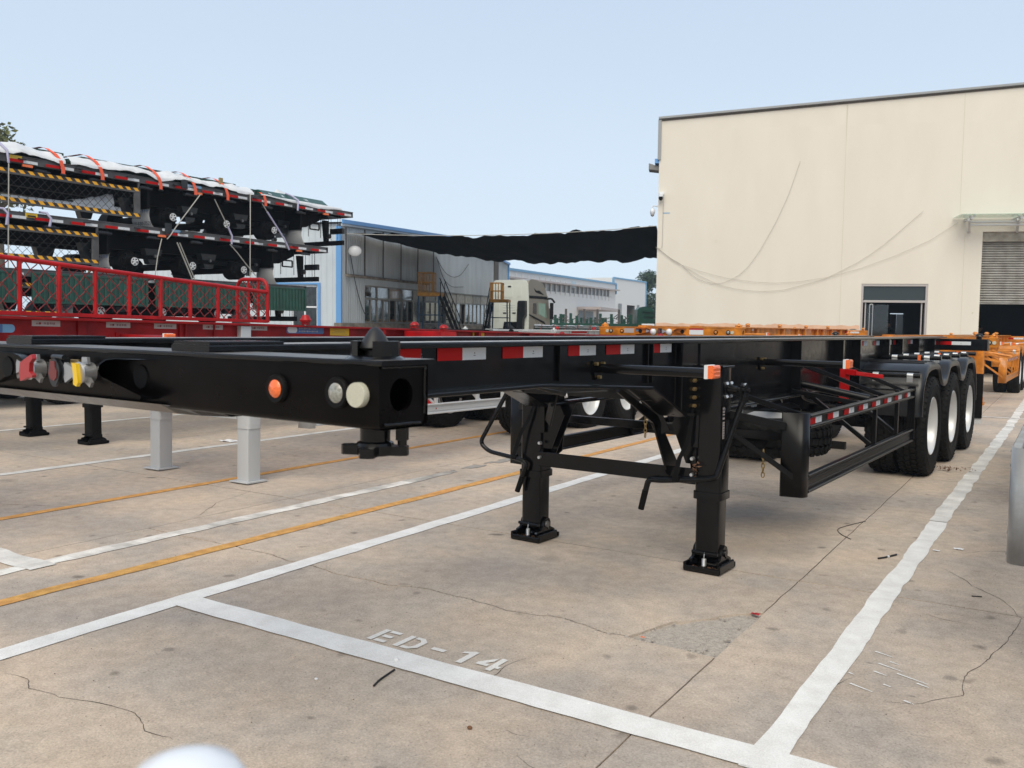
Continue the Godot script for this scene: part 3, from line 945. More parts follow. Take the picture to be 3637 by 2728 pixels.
func twist_lock(root: Node3D, P: Material, base: Vector3, turn: float, stub: bool):
	var t := sub("twist_lock", root, Transform3D(Basis(Vector3.UP, turn), base))
	var st := nb()
	if stub:   # collar with two cheeks and a cone between them
		for s in [-1.0, 1.0]:
			var ring := []
			for k in 7: ring.append(Vector2(cos(PI * (k - 3) / 7.6) * 0.062, sin(PI * (k - 3) / 7.6) * 0.062))
			ring.append(Vector2(0.026, 0.05))
			ring.append(Vector2(0.026, -0.05))
			if s < 0: for k in ring.size(): ring[k].x = -ring[k].x
			extr(st, ring, Transform3D(Basis(Vector3.RIGHT, -PI / 2), Vector3(0, 0.0, 0)), 0.046)
		lathe(st, [Vector2(0.078, 0.0), Vector2(0.066, 0.008), Vector2(0.058, 0.010), Vector2(0.0, 0.012)], Transform3D(), 28)
	else:
		box(st, Vector3(0, 0.015, 0), Vector3(0.07, 0.03, 0.07), 0.006)
	fin("collar", st, P, t)
	st = nb()
	if stub:
		lathe(st, [Vector2(0.03, 0.0), Vector2(0.03, 0.022), Vector2(0.036, 0.024), Vector2(0.047, 0.029), Vector2(0.046, 0.033), Vector2(0.034, 0.053), Vector2(0.021, 0.070), Vector2(0.010, 0.079), Vector2(0.0, 0.081)], Transform3D(Basis.from_scale(Vector3(0.8, 1, 1.05)), Vector3.ZERO), 22)
	else:
		lathe(st, [Vector2(0.025, 0.0), Vector2(0.025, 0.035), Vector2(0.056, 0.037), Vector2(0.05, 0.055), Vector2(0.03, 0.075), Vector2(0.0, 0.08)], Transform3D(), 16)
	fin("cone", st, M.black_satin if stub and P == M.black else P, t)
	if not stub: return
	st = nb()
	tube(st, Vector3(0, -0.16, 0), Vector3(0, -0.217, 0), 0.038, 0.038, 22)
	lathe(st, [Vector2(0.038, -0.205), Vector2(0.046, -0.209), Vector2(0.048, -0.216)], Transform3D(), 22)
	fin("stub", st, P, t)
	st = nb()   # the four-lobed hand wheel
	var star := []
	for k in 48:
		var a := TAU * k / 48.0
		star.append(Vector2(cos(a), sin(a)) * (0.046 + 0.040 * smoothstep(-0.2, 0.8, cos(4.0 * a + 0.6))))
	extr(st, star, Transform3D(Basis(Vector3.RIGHT, PI / 2), Vector3(0, -0.216, 0)), 0.024)
	fin("hand_wheel", st, P, t)
	st = nb()
	box(st, Vector3(0.072, -0.185, -0.005), Vector3(0.026, 0.032, 0.03), 0.004)
	tube(st, Vector3(0.072, -0.20, -0.005), Vector3(0.072, -0.214, -0.005), 0.012, 0.012, 10)
	fin("latch", st, P, t)

func bolster(root: Node3D, P: Material, w0: float, hw: float, full: bool, o: Dictionary):
	var w1 := w0 + 0.178
	var v0 := 1.245
	var v1 := 1.402
	var st := nb()
	# hollow box: front, back and bottom plates, rounded lower edges
	var pr := [Vector2(w0, v1), Vector2(w0, v0 + 0.016), Vector2(w0 + 0.005, v0 + 0.005), Vector2(w0 + 0.016, v0), Vector2(w1 - 0.016, v0), Vector2(w1 - 0.005, v0 + 0.005), Vector2(w1, v0 + 0.016), Vector2(w1, v1)]
	st.set_smooth_group(4)
	for i in pr.size() - 1:
		quad(st, V(-hw, pr[i].y, pr[i].x), V(hw, pr[i].y, pr[i].x), V(hw, pr[i + 1].y, pr[i + 1].x), V(-hw, pr[i + 1].y, pr[i + 1].x))
	st.set_smooth_group(-1)
	for i in range(1, pr.size() - 1): tri(st, V(-hw, pr[0].y, pr[0].x), V(-hw, pr[i].y, pr[i].x), V(-hw, pr[i + 1].y, pr[i + 1].x))
	var f: MeshInstance3D = fin("front_bolster", st, o.get("bolster", P), root)
	st = nb()   # end plate with its round hole, set in a little
	var c := Vector2((w0 + w1) / 2 - 0.004, 1.328)
	for k in 32:
		var a := TAU * k / 32.0
		var b := TAU * (k + 1) / 32.0
		var ia := c + Vector2(cos(a), sin(a)) * 0.0415
		var ib := c + Vector2(cos(b), sin(b)) * 0.0415
		var oa := edge_of(c, a, w0 + 0.004, w1 - 0.004, v0 + 0.004, v1)
		var ob := edge_of(c, b, w0 + 0.004, w1 - 0.004, v0 + 0.004, v1)
		quad(st, V(hw - 0.006, ia.y, ia.x), V(hw - 0.006, oa.y, oa.x), V(hw - 0.006, ob.y, ob.x), V(hw - 0.006, ib.y, ib.x))
		quad(st, V(hw - 0.006, ia.y, ia.x), V(hw - 0.006, ib.y, ib.x), V(hw - 0.018, ib.y, ib.x), V(hw - 0.018, ia.y, ia.x))
	fin("end_plate", st, o.get("bolster", P), f)
	st = nb()   # weld beads round the end plate
	var n := noise(90, 0.5, 2)
	for e in [[Vector2(w0 + 0.02, v0 + 0.012), Vector2(w1 - 0.025, v0 + 0.010)], [Vector2(w1 - 0.008, v0 + 0.03), Vector2(w1 - 0.008, v1 - 0.004)], [Vector2(w0 + 0.01, v1 - 0.004), Vector2(w1 - 0.01, v1 - 0.004)]]:
		var pts := []
		for k in 22:
			var q: Vector2 = e[0].lerp(e[1], k / 21.0)
			pts.append(V(hw - 0.005 + 0.0025 * n.get_noise_1d(k * 7.0), q.y + 0.002 * n.get_noise_1d(k * 11.0 + 90), q.x))
		sweep(st, pts, 0.0048, 6)
	fin("weld", st, P, f)
	st = nb()
	box(st, V(0, v1 + 0.006, (w0 + w1) / 2 + 0.003), Vector3(2 * hw + 0.03, 0.012, 0.2), 0.002)
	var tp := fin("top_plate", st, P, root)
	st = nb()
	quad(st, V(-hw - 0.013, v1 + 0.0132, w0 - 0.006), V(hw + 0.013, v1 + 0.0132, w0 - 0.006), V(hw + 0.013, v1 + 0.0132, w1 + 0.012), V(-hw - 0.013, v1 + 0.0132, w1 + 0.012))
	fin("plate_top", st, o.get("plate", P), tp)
	for s in [-1.0, 1.0]:
		twist_lock(root, P, V(s * (hw - 0.085), v1 + 0.012, w0 + 0.075), 0.32 if s > 0 else -0.32, true)
		lamp(root, V(s * 1.133, 1.331, w0), 0.0255, M.clear_lens)
		lamp(root, V(s * 0.908, 1.330, w0), 0.0245, o.get("mark", M.orange_lens))
		st = nb()
		lathe(st, [Vector2(0.031, 0.0), Vector2(0.031, 0.015), Vector2(0.0295, 0.018), Vector2(0.0, 0.0185)], Transform3D(Basis(Vector3.RIGHT, PI / 2), V(s * 1.207, 1.330, w0)), 32)
		fin("reflector", st, M.reflector, root)
	# bent bumpers on either side of the air couplings
	for s in [-1.0, 1.0]:
		var q := [[0.0, 0.0], [0.09, 0.002], [0.235, 0.0], [0.285, -0.006], [0.318, -0.022], [0.328, -0.04], [0.315, -0.054], [0.28, -0.064], [0.2, -0.082], [0.09, -0.105], [0.0, -0.118]]
		var m0: float = 0.366 if s > 0 else -0.63
		var rows := []
		for d in 3:
			var row := []
			for p in q:
				var shift := 0.052 * d
				row.append(V(m0 + s * 0 - (p[0] - shift * clampf(p[0] / 0.1, 0, 1)) * 1.0 if s > 0 else m0 + p[0], 1.388 + p[1], w0 - 0.028 * d))
			rows.append(row)
		st = nb()
		strip(st, rows)
		fin("bumper_bracket", st, P, root)
		st = nb()
		for d in [1.0]:
			lathe(st, [Vector2(0.0, 0.004), Vector2(0.036, 0.004), Vector2(0.038, 0.0)], Transform3D(Basis(Vector3.RIGHT, PI / 2), V(0.285 if s > 0 else -0.535, 1.334, w0)), 24)
		fin("cover_disc", st, M.black_matt, root)
	# coupler plate with its bevelled lip
	st = nb()
	var lip := [[-0.70, 1.258, w0 + 0.0, 1.226, w0 + 0.055], [0.40, 1.258, w0 + 0.0, 1.226, w0 + 0.055], [0.47, 1.252, w0 + 0.03, 1.222, w0 + 0.09], [0.53, 1.238, w0 + 0.10, 1.218, w0 + 0.15]]
	var top := []
	var low := []
	var back := []
	for p in lip:
		top.append(V(p[0], p[1], p[2] - 0.012))
		low.append(V(p[0], p[3], p[4] - 0.01))
		back.append(V(p[0], p[3], w0 + 0.55))
	strip(st, [top, low, back], false)
	fin("coupler_plate", st, P, root)
	# air couplings and the socket between them
	for g in [[-0.301, "red"], [0.010, "yellow"]]:
		var t := sub("air_coupling", root, Transform3D(Basis(), V(g[0], 1.336, w0 - 0.012)))
		st = nb()
		tube(st, Vector3(0, 0, -0.014), Vector3(0, 0, 0.03), 0.033, 0.030, 20)
		tube(st, Vector3(0, 0, 0.03), Vector3(0, 0, 0.036), 0.036, 0.034, 20)
		extr(st, [Vector2(-0.03, -0.006), Vector2(-0.098, -0.036), Vector2(-0.105, -0.02), Vector2(-0.105, 0.018), Vector2(-0.098, 0.03), Vector2(-0.03, 0.008)], Transform3D(Basis(), Vector3(0, 0, 0.012)), 0.012)
		extr(st, [Vector2(0.006, -0.03), Vector2(0.035, -0.045), Vector2(0.045, -0.03), Vector2(0.024, -0.01)], Transform3D(Basis(), Vector3(0, 0, 0.006)), 0.01)
		extr(st, [Vector2(-0.01, 0.03), Vector2(-0.008, 0.05), Vector2(0.022, 0.05), Vector2(0.026, 0.028)], Transform3D(Basis(), Vector3(0, 0, 0.006)), 0.01)
		fin("body", st, M.alloy, t)
		st = nb()
		if g[1] == "red":
			extr(st, [Vector2(-0.032, -0.012), Vector2(-0.024, 0.022), Vector2(0.03, 0.044), Vector2(0.055, 0.052), Vector2(0.06, 0.038), Vector2(0.04, 0.022), Vector2(0.036, -0.006), Vector2(0.058, -0.018), Vector2(0.052, -0.026), Vector2(0.022, -0.026), Vector2(0.0, -0.034), Vector2(-0.026, -0.04)], Transform3D(Basis(), Vector3(0, 0, 0.036)), 0.014)
			fin("cap", st, M.red_plastic, t)
		else:
			extr(st, [Vector2(-0.012, 0.032), Vector2(0.014, 0.03), Vector2(0.020, 0.0), Vector2(0.024, -0.03), Vector2(0.014, -0.042), Vector2(-0.004, -0.036), Vector2(-0.002, -0.01)], Transform3D(Basis(), Vector3(0, 0, 0.036)), 0.012)
			fin("cap", st, M.yellow_plastic, t)
	var so := sub("socket", root, Transform3D(Basis(), V(-0.137, 1.337, w0 - 0.004)))
	st = nb()
	tube(st, Vector3(0.004, 0, -0.01), Vector3(0.004, 0, 0.032), 0.042, 0.042, 24)
	tube(st, Vector3(-0.028, 0.044, 0.028), Vector3(0.042, 0.044, 0.028), 0.009, 0.009, 10)
	fin("housing", st, M.plastic, so)
	st = nb()
	var lid := []
	for k in 25: lid.append(Vector2(sin(TAU * k / 25.0) * (0.037 - 0.010 * clampf(-cos(TAU * k / 25.0), 0, 1)), cos(TAU * k / 25.0) * 0.046 - 0.002))
	extr(st, lid, Transform3D(Basis(), Vector3(-0.004, -0.004, 0.033)), 0.008)
	fin("lid", st, M.plastic, so)
	st = nb()
	extr(st, [Vector2(-0.014, 0.036), Vector2(0.012, 0.036), Vector2(0.013, 0.016), Vector2(0.024, 0.002), Vector2(0.022, -0.018), Vector2(0.006, -0.028), Vector2(-0.014, -0.024), Vector2(-0.026, -0.006), Vector2(-0.020, 0.014)], Transform3D(Basis(), Vector3(-0.004, -0.004, 0.041)), 0.003)
	fin("pad", st, M.faded_red, so)
	st = nb()
	box(st, V(-0.205, 1.338, w0 - 0.006), Vector3(0.05, 0.065, 0.012), 0.002)
	box(st, V(-0.075, 1.35, w0 - 0.005), Vector3(0.05, 0.05, 0.010), 0.002)
	fin("coupling_plate", st, M.brass, root)
	st = nb()
	tube(st, V(-0.072, 1.358, w0 - 0.01), V(-0.072, 1.358, w0 - 0.022), 0.009, 0.009, 6)
	fin("bolt", st, M.brass, root)

func edge_of(c: Vector2, a: float, w0: float, w1: float, v0: float, v1: float) -> Vector2:   # where a ray from c leaves the rectangle
	var d := Vector2(cos(a), sin(a))
	var t := 1e9
	if absf(d.x) > 1e-6: t = minf(t, ((w1 if d.x > 0 else w0) - c.x) / d.x)
	if absf(d.y) > 1e-6: t = minf(t, ((v1 if d.y > 0 else v0) - c.y) / d.y)
	return c + d * t

func landing_leg(root: Node3D, P: Material, s: float, drop: float, full: bool, o: Dictionary):
	var L := sub("landing_leg", root, Transform3D(Basis(), Vector3(s * 0.655, 0, 0)))
	var sq := func(st, y0: float, y1: float, w: float, r: float):   # a square tube with rounded corners
		var ring := []
		for k in 4:
			for j in 4:
				var a := PI / 2 * k + PI / 6 * j
				ring.append(Vector3((w / 2 - r) * (1 if k in [0, 3] else -1) + r * cos(a), 0, (w / 2 - r) * (1 if k < 2 else -1) + r * sin(a)))
		st.set_smooth_group(5)
		for k in 16:
			var a: Vector3 = ring[k]
			var b: Vector3 = ring[(k + 1) % 16]
			quad(st, a + Vector3(0, y0, 0), b + Vector3(0, y0, 0), b + Vector3(0, y1, 0), a + Vector3(0, y1, 0))
		st.set_smooth_group(-1)
		for k in range(1, 15):
			for y in [y0, y1]: tri(st, ring[0] + Vector3(0, y, 0), ring[k] + Vector3(0, y, 0), ring[k + 1] + Vector3(0, y, 0))
	var st := nb()
	sq.call(st, 0.49, 1.27, 0.168, 0.03)
	box(st, Vector3(0, 1.272, 0), Vector3(0.18, 0.012, 0.19), 0.003)
	fin("outer_tube", st, P, L)
	st = nb()
	sq.call(st, 0.452, 0.497, 0.186 if not o.get("plain_foot", false) else 0.17, 0.034)
	fin("ring", st, P, L)
	st = nb()
	sq.call(st, (0.10 if not o.get("plain_foot", false) else 0.012) - drop, 0.46, 0.152, 0.028 if not o.get("plain_foot", false) else 0.008)
	fin("inner_tube", st, P, L)
	# bolting flange towards the rail
	st = nb()
	box(st, Vector3(-s * 0.088, 1.02, 0.075), Vector3(0.05, 0.5, 0.012), 0.003)
	fin("flange", st, P, L)
	for k in 5:
		st = nb()
		tube(st, Vector3(-s * 0.092, 1.235 - 0.052 * k, 0.08), Vector3(-s * 0.092, 1.235 - 0.052 * k, 0.10), 0.013, 0.013, 6)
		tube(st, Vector3(-s * 0.092, 1.235 - 0.052 * k, 0.10), Vector3(-s * 0.092, 1.235 - 0.052 * k, 0.112), 0.007, 0.007, 8)
		fin("bolt", st, M.brass, L)
	for y in [0.60, 0.70]:
		st = nb()
		tube(st, Vector3(-s * 0.092, y, 0.086), Vector3(-s * 0.092, y, 0.112), 0.013, 0.011, 6)
		fin("bolt", st, M.zinc, L)
	if o.get("plain_foot", false):
		st = nb()
		box(st, Vector3(0, 0.008 - drop, 0), Vector3(0.25, 0.012, 0.25), 0.003)
		var pf := sub("foot", L)
		fin("plate", st, P, pf)
		return
	# foot: a rocking shoe with cheeks, a pin, a spring and a shallow pan
	var f := sub("foot", L, Transform3D(Basis(), Vector3(0, -drop, 0)))
	st = nb()
	for t in [-1.0, 1.0]:
		extr(st, [Vector2(-0.095, 0.035), Vector2(-0.10, 0.075), Vector2(-0.06, 0.085), Vector2(-0.035, 0.14), Vector2(0.0, 0.165), Vector2(0.035, 0.15), Vector2(0.05, 0.12), Vector2(0.04, 0.095), Vector2(0.10, 0.07), Vector2(0.12, 0.035)], side(t * 0.088 - 0.009), 0.018)
	box(st, Vector3(0, 0.075, -0.06), Vector3(0.17, 0.09, 0.014), 0.003)
	tube(st, Vector3(-0.085, 0.118, 0.082), Vector3(0.085, 0.118, 0.082), 0.011, 0.011, 10)
	fin("shoe", st, P, f)
	st = nb()
	box(st, Vector3(0, 0.012, 0.0), Vector3(0.235, 0.016, 0.26), 0.004)
	for t in [-1.0, 1.0]:
		box(st, Vector3(t * 0.112, 0.035, 0.015), Vector3(0.018, 0.05, 0.23), 0.005)
	box(st, Vector3(0, 0.025, 0.128), Vector3(0.235, 0.03, 0.014), 0.004)
	box(st, Vector3(0, 0.025, -0.128), Vector3(0.235, 0.03, 0.014), 0.004)
	fin("pan", st, P, f)
	if full:
		st = nb()
		var coil := []
		for k in 64: coil.append(Vector3(cos(TAU * k / 6.0) * 0.013, 0.085 - 0.045 * k / 63.0, 0.092 + sin(TAU * k / 6.0) * 0.013))
		sweep(st, coil, 0.0032, 5)
		sweep(st, [Vector3(0, 0.125, 0.088), Vector3(0, 0.10, 0.094), Vector3(0, 0.085, 0.094)], 0.003, 5)
		fin("spring", st, M.zinc, f)
		st = nb()
		tube(st, Vector3(0.096, 0.115, 0.0), Vector3(0.108, 0.115, 0.0), 0.024, 0.022, 14)
		tube(st, Vector3(0.100, 0.08, -0.02), Vector3(0.100, 0.135, 0.02), 0.004, 0.004, 6)
		fin("pin", st, P if s > 0 else M.steel, f)
		st = nb()
		for k in 110:
			var a := Vector3(rng.randf_range(-0.085, 0.085), rng.randf_range(0.02, 0.034), rng.randf_range(0.05, 0.118))
			var d := Vector3(rng.randf_range(-1, 1), rng.randf_range(-0.15, 0.35), rng.randf_range(-1, 1)).normalized() * rng.randf_range(0.008, 0.022)
			var e := d.cross(Vector3.UP).normalized() * rng.randf_range(0.002, 0.005)
			var c := rng.randf_range(0.55, 1.5)
			st.set_color(Color(c, c * 0.95, c * 0.9))
			quad(st, a - d * 0.5, a - e, a + d * 0.5, a + e)
		tag(fin("leaf_litter", st, M.leaf_litter, f), "", "", "", "stuff")
	# gearbox shaft and crank
	var ck := sub("crank", L)
	st = nb()
	var side_: float = 1.0
	if full and s > 0:
		tube(st, Vector3(0.08, 1.135, 0.0), Vector3(0.15, 1.135, 0.0), 0.026, 0.022, 12)
		tube(st, Vector3(0.15, 1.135, 0.0), Vector3(0.225, 1.135, 0.0), 0.015, 0.015, 10)
		box(st, Vector3(0.082, 1.135, 0.0), Vector3(0.012, 0.10, 0.08), 0.003)
		fin("shaft", st, M.steel if not full else P, ck)
		st = nb()
		extr(st, [Vector2(-0.028, 1.06), Vector2(0.028, 1.06), Vector2(0.022, 1.16), Vector2(0.0, 1.18), Vector2(-0.022, 1.16)], side(0.172), 0.01)
		extr(st, [Vector2(-0.028, 1.06), Vector2(0.028, 1.06), Vector2(0.022, 1.16), Vector2(0.0, 1.18), Vector2(-0.022, 1.16)], side(0.198), 0.01)
		fin("yoke", st, P, ck)
		st = nb()
		sweep(st, rounded([Vector3(0.19, 1.085, 0.0), Vector3(0.165, 1.0, 0.02), Vector3(0.065, 0.60, 0.095), Vector3(0.02, 0.585, 0.10), Vector3(-0.30, 0.545, 0.12), Vector3(-0.375, 0.545, 0.12), Vector3(-0.42, 0.36, 0.12)], 0.09, 7), 0.0185, 12)
		tube(st, Vector3(0.192, 1.10, 0.0), Vector3(0.183, 1.05, 0.004), 0.024, 0.018, 12)
		fin("handle", st, P, ck)
		st = nb()
		tube(st, Vector3(-0.395, 0.47, 0.12), Vector3(-0.424, 0.345, 0.12), 0.0205, 0.0195, 12)
		fin("grip", st, M.black_matt, ck)
		st = nb()
		for q in [Vector3(0.186, 1.165, 0.0), Vector3(0.088, 1.17, 0.04), Vector3(0.088, 1.17, -0.03), Vector3(0.088, 1.09, 0.04), Vector3(0.088, 1.09, -0.03)]:
			tube(st, q, q + Vector3(0.016, 0.004, 0.012), 0.011, 0.010, 6)
		fin("bolt", st, M.zinc, ck)
		st = nb()
		strip(st, [[Vector3(-0.098, 1.03, 0.10), Vector3(-0.086, 1.03, 0.10)], [Vector3(-0.13, 0.80, 0.125), Vector3(-0.10, 0.80, 0.12)], [Vector3(-0.175, 0.70, 0.138), Vector3(-0.145, 0.70, 0.136)], [Vector3(-0.205, 0.57, 0.14), Vector3(-0.172, 0.57, 0.138)]], true)
		tube(st, Vector3(-0.205, 0.563, 0.12), Vector3(-0.165, 0.567, 0.12), 0.021, 0.021, 10)
		fin("crank_strap", st, M.black_matt, ck)
		# rating label
		st = nb()
		box(st, Vector3(0.0845, 0.99, 0.055), Vector3(0.002, 0.085, 0.04), 0.0005)
		box(st, Vector3(0.0845, 0.885, 0.052), Vector3(0.002, 0.11, 0.034), 0.0005)
		var pl := fin("rating_plate", st, M.black_matt, L)
		st = nb()
		for q in [[1.018, 0.055, 0.03, 0.014], [0.999, 0.055, 0.03, 0.010], [0.982, 0.055, 0.03, 0.008], [0.958, 0.055, 0.03, 0.012]]:
			box(st, Vector3(0.0858, q[0], q[1]), Vector3(0.001, q[3], q[2]), 0.0002)
		box(st, Vector3(0.0858, 0.885, 0.052), Vector3(0.001, 0.104, 0.029), 0.0002)
		fin("print", st, M.sticker_grey, pl)
		st = nb()
		for k in 6: box(st, Vector3(0.0868, 0.925 - 0.016 * k, 0.052), Vector3(0.0006, 0.006, 0.022), 0.0001)
		fin("print", st, M.print, pl)
		letters("JOST", pl, Vector3(0.0872, 1.013, 0.068), Basis(Vector3.UP, PI / 2), 0.013, M.print)
	else:
		var cs := s if not full else -1.0
		tube(st, Vector3(cs * 0.08, 1.135, 0), Vector3(cs * 0.16, 1.135, 0), 0.024, 0.018, 10)
		fin("shaft", st, P, ck)
		if full:
			st = nb()   # the far leg's spare handle, hung in a strap
			sweep(st, rounded([Vector3(-0.15, 1.14, 0.02), Vector3(-0.20, 1.06, 0.06), Vector3(-0.41, 0.66, 0.12), Vector3(-0.33, 0.605, 0.12), Vector3(-0.06, 0.575, 0.12), Vector3(0.0, 0.55, 0.12), Vector3(-0.072, 0.36, 0.12)], 0.07, 7), 0.0155, 12)
			fin("handle", st, P, ck)
			st = nb()
			tube(st, Vector3(-0.036, 0.455, 0.12), Vector3(-0.078, 0.345, 0.12), 0.0195, 0.0185, 12)
			fin("grip", st, M.black_matt, ck)
			st = nb()
			strip(st, [[Vector3(0.075, 1.05, 0.10), Vector3(0.09, 1.05, 0.10)], [Vector3(0.0, 0.87, 0.12), Vector3(0.03, 0.87, 0.12)], [Vector3(-0.06, 0.76, 0.135), Vector3(-0.03, 0.76, 0.133)], [Vector3(-0.115, 0.60, 0.14), Vector3(-0.085, 0.60, 0.138)]], true)
			tube(st, Vector3(-0.12, 0.588, 0.12), Vector3(-0.085, 0.585, 0.12), 0.021, 0.021, 10)
			fin("crank_strap", st, M.black_matt, ck)

func letters(t: String, parent: Node, at: Vector3, b: Basis, h: float, m: Material, called := "lettering", bold := true):
	var f := SystemFont.new()
	f.font_names = PackedStringArray(["Droid Sans"])
	f.font_weight = 700 if bold else 400
	var tm := TextMesh.new()
	tm.text = t
	tm.font = f
	tm.font_size = 32
	tm.pixel_size = h / 23.0
	tm.depth = 0.001
	tm.horizontal_alignment = HORIZONTAL_ALIGNMENT_LEFT
	return put(called, tm, m, parent, Transform3D(b, at))

func side_guard(root: Node3D, P: Material, s: float, full: bool, o: Dictionary):
	var g := sub("side_guard", root)
	var w0: float = o.get("guard_w0", 0.32)
	var w1: float = o.get("guard_w1", 3.70)
	var st := nb()   # the front plate, bent round from the front to the side
	var rows := [[], [], [], []]
	for k in 9:
		var a := PI / 2 * k / 8.0
		var u := 0.985 + 0.10 + 0.048 * sin(a) if k > 0 else 0.985
		if k == 1: u = 1.075
		var w := w0 + 0.07 * (1.0 - cos(a)) if k > 0 else w0 - 0.012
		rows[0].append(V(s * u, 0.985, w))
		rows[1].append(V(s * u, 0.455, w))
		rows[2].append(V(s * (u - 0.008), 0.455, w + 0.008))
		rows[3].append(V(s * (u - 0.008), 0.985, w + 0.008))
	rows.append(rows[0])
	strip(st, rows)
	fin("front_plate", st, P, g)
	for r in [[0.972, 0.885, 0.035], [0.595, 0.475, 0.03]]:
		st = nb()   # a rail with lips along its edges
		var u := 1.112
		box(st, V(s * u, (r[0] + r[1]) / 2, (w0 + 0.08 + w1) / 2), Vector3(0.012, r[0] - r[1] - 0.03, w1 - w0 - 0.08), 0.003)
		for y in [r[0] - 0.010, r[1] + 0.010]: box(st, V(s * (u + 0.002), y, (w0 + 0.08 + w1) / 2), Vector3(0.044, 0.019, w1 - w0 - 0.08), 0.005)
		if r[0] < 0.7: for y in [0.555, 0.515]: box(st, V(s * (u + 0.007), y, (w0 + 0.08 + w1) / 2), Vector3(0.006, 0.006, w1 - w0 - 0.08), 0.002)
		fin("rail", st, P, g)
	for w in [w0 + 2.0, w1 - 0.55, w1 - 0.01]:
		st = nb()
		box(st, V(s * 1.09, 0.735, w), Vector3(0.03, 0.50, 0.05 if w < w1 - 0.1 else 0.012), 0.003)
		if w > w1 - 0.1: box(st, V(s * 1.112, 0.735, w1), Vector3(0.055, 0.52, 0.012), 0.003)
		fin("post", st, P, g)
	if not o.get("no_tape", false):
		for k in 8: tape(root, V(s * 1.1185, 0.908, w0 + 0.085 + 0.415 * k + (0.28 if s < 0 else 0.0)), Vector3(0, 0, -1) * (1 if s > 0 else -1), Vector3.UP, 0.28 if k < 7 else 0.24, 0.044, 0.5)
	# struts out from the main rail
	for q in [[0.53, 1.0, 0.05, 1.08, 0.56, w0 + 0.03], [0.55, 1.235, 2.02, 1.09, 0.955, 2.65], [0.53, 1.01, 1.95, 1.09, 0.93, 2.0], [0.53, 0.99, 2.3, 1.09, 0.56, 2.32], [0.55, 1.2, 3.3, 1.09, 0.955, w1 - 0.25], [0.53, 1.0, 3.3, 1.09, 0.58, w1 - 0.5], [0.53, 1.19, -0.02, 1.05, 0.965, w0 + 0.12]]:
		st = nb()
		beam(st, V(s * q[0], q[1], q[2]), V(s * q[3], q[4], q[5]), 0.034, 0.034, 0.003)
		fin("strut", st, P, g)
	for q in [[0.53, 1.01, 0.02, 1.0, 0.90, w0 - 0.01], [0.53, 1.07, 2.05, 1.09, 0.97, 2.1]]:
		st = nb()
		if q[2] < 1: beam(st, V(s * q[0], q[1], q[2]), V(s * q[3], q[4], q[5]), 0.045, 0.05)
		else: tube(st, V(s * q[0], q[1], q[2]), V(s * q[3], q[4], q[5]), 0.03, 0.03, 12)
		fin("strut", st, P, g)

func pipe_lamp(root: Node3D, P: Material, s: float, w: float, v: float, full: bool, reach := 1.11):
	var t := sub("lamp_arm", root)
	var st := nb()
	tube(st, V(s * 0.51, v, w), V(s * reach, v, w), 0.024, 0.024, 14)
	fin("pipe", st, P, t)
	st = nb()
	extr(st, [Vector2(-0.05, 0.038), Vector2(0.05, 0.038), Vector2(0.055, 0.0), Vector2(0.02, -0.06), Vector2(-0.02, -0.06), Vector2(-0.055, 0.0)], Transform3D(side(s * 0.51 - 0.005).basis, V(s * 0.51 - 0.005, v, w) ), 0.012)
	fin("flange", st, P, t)
	if full:
		for b in [[-0.035, 0.024], [0.035, 0.024], [0.0, -0.045]]:
			st = nb()
			tube(st, V(s * 0.516, v + b[1], w + b[0]), V(s * 0.535, v + b[1], w + b[0]), 0.011, 0.010, 6)
			fin("bolt", st, M.brass, t)
	side_lamp(root, V(s * (reach + 0.008), v + 0.006, w), s)

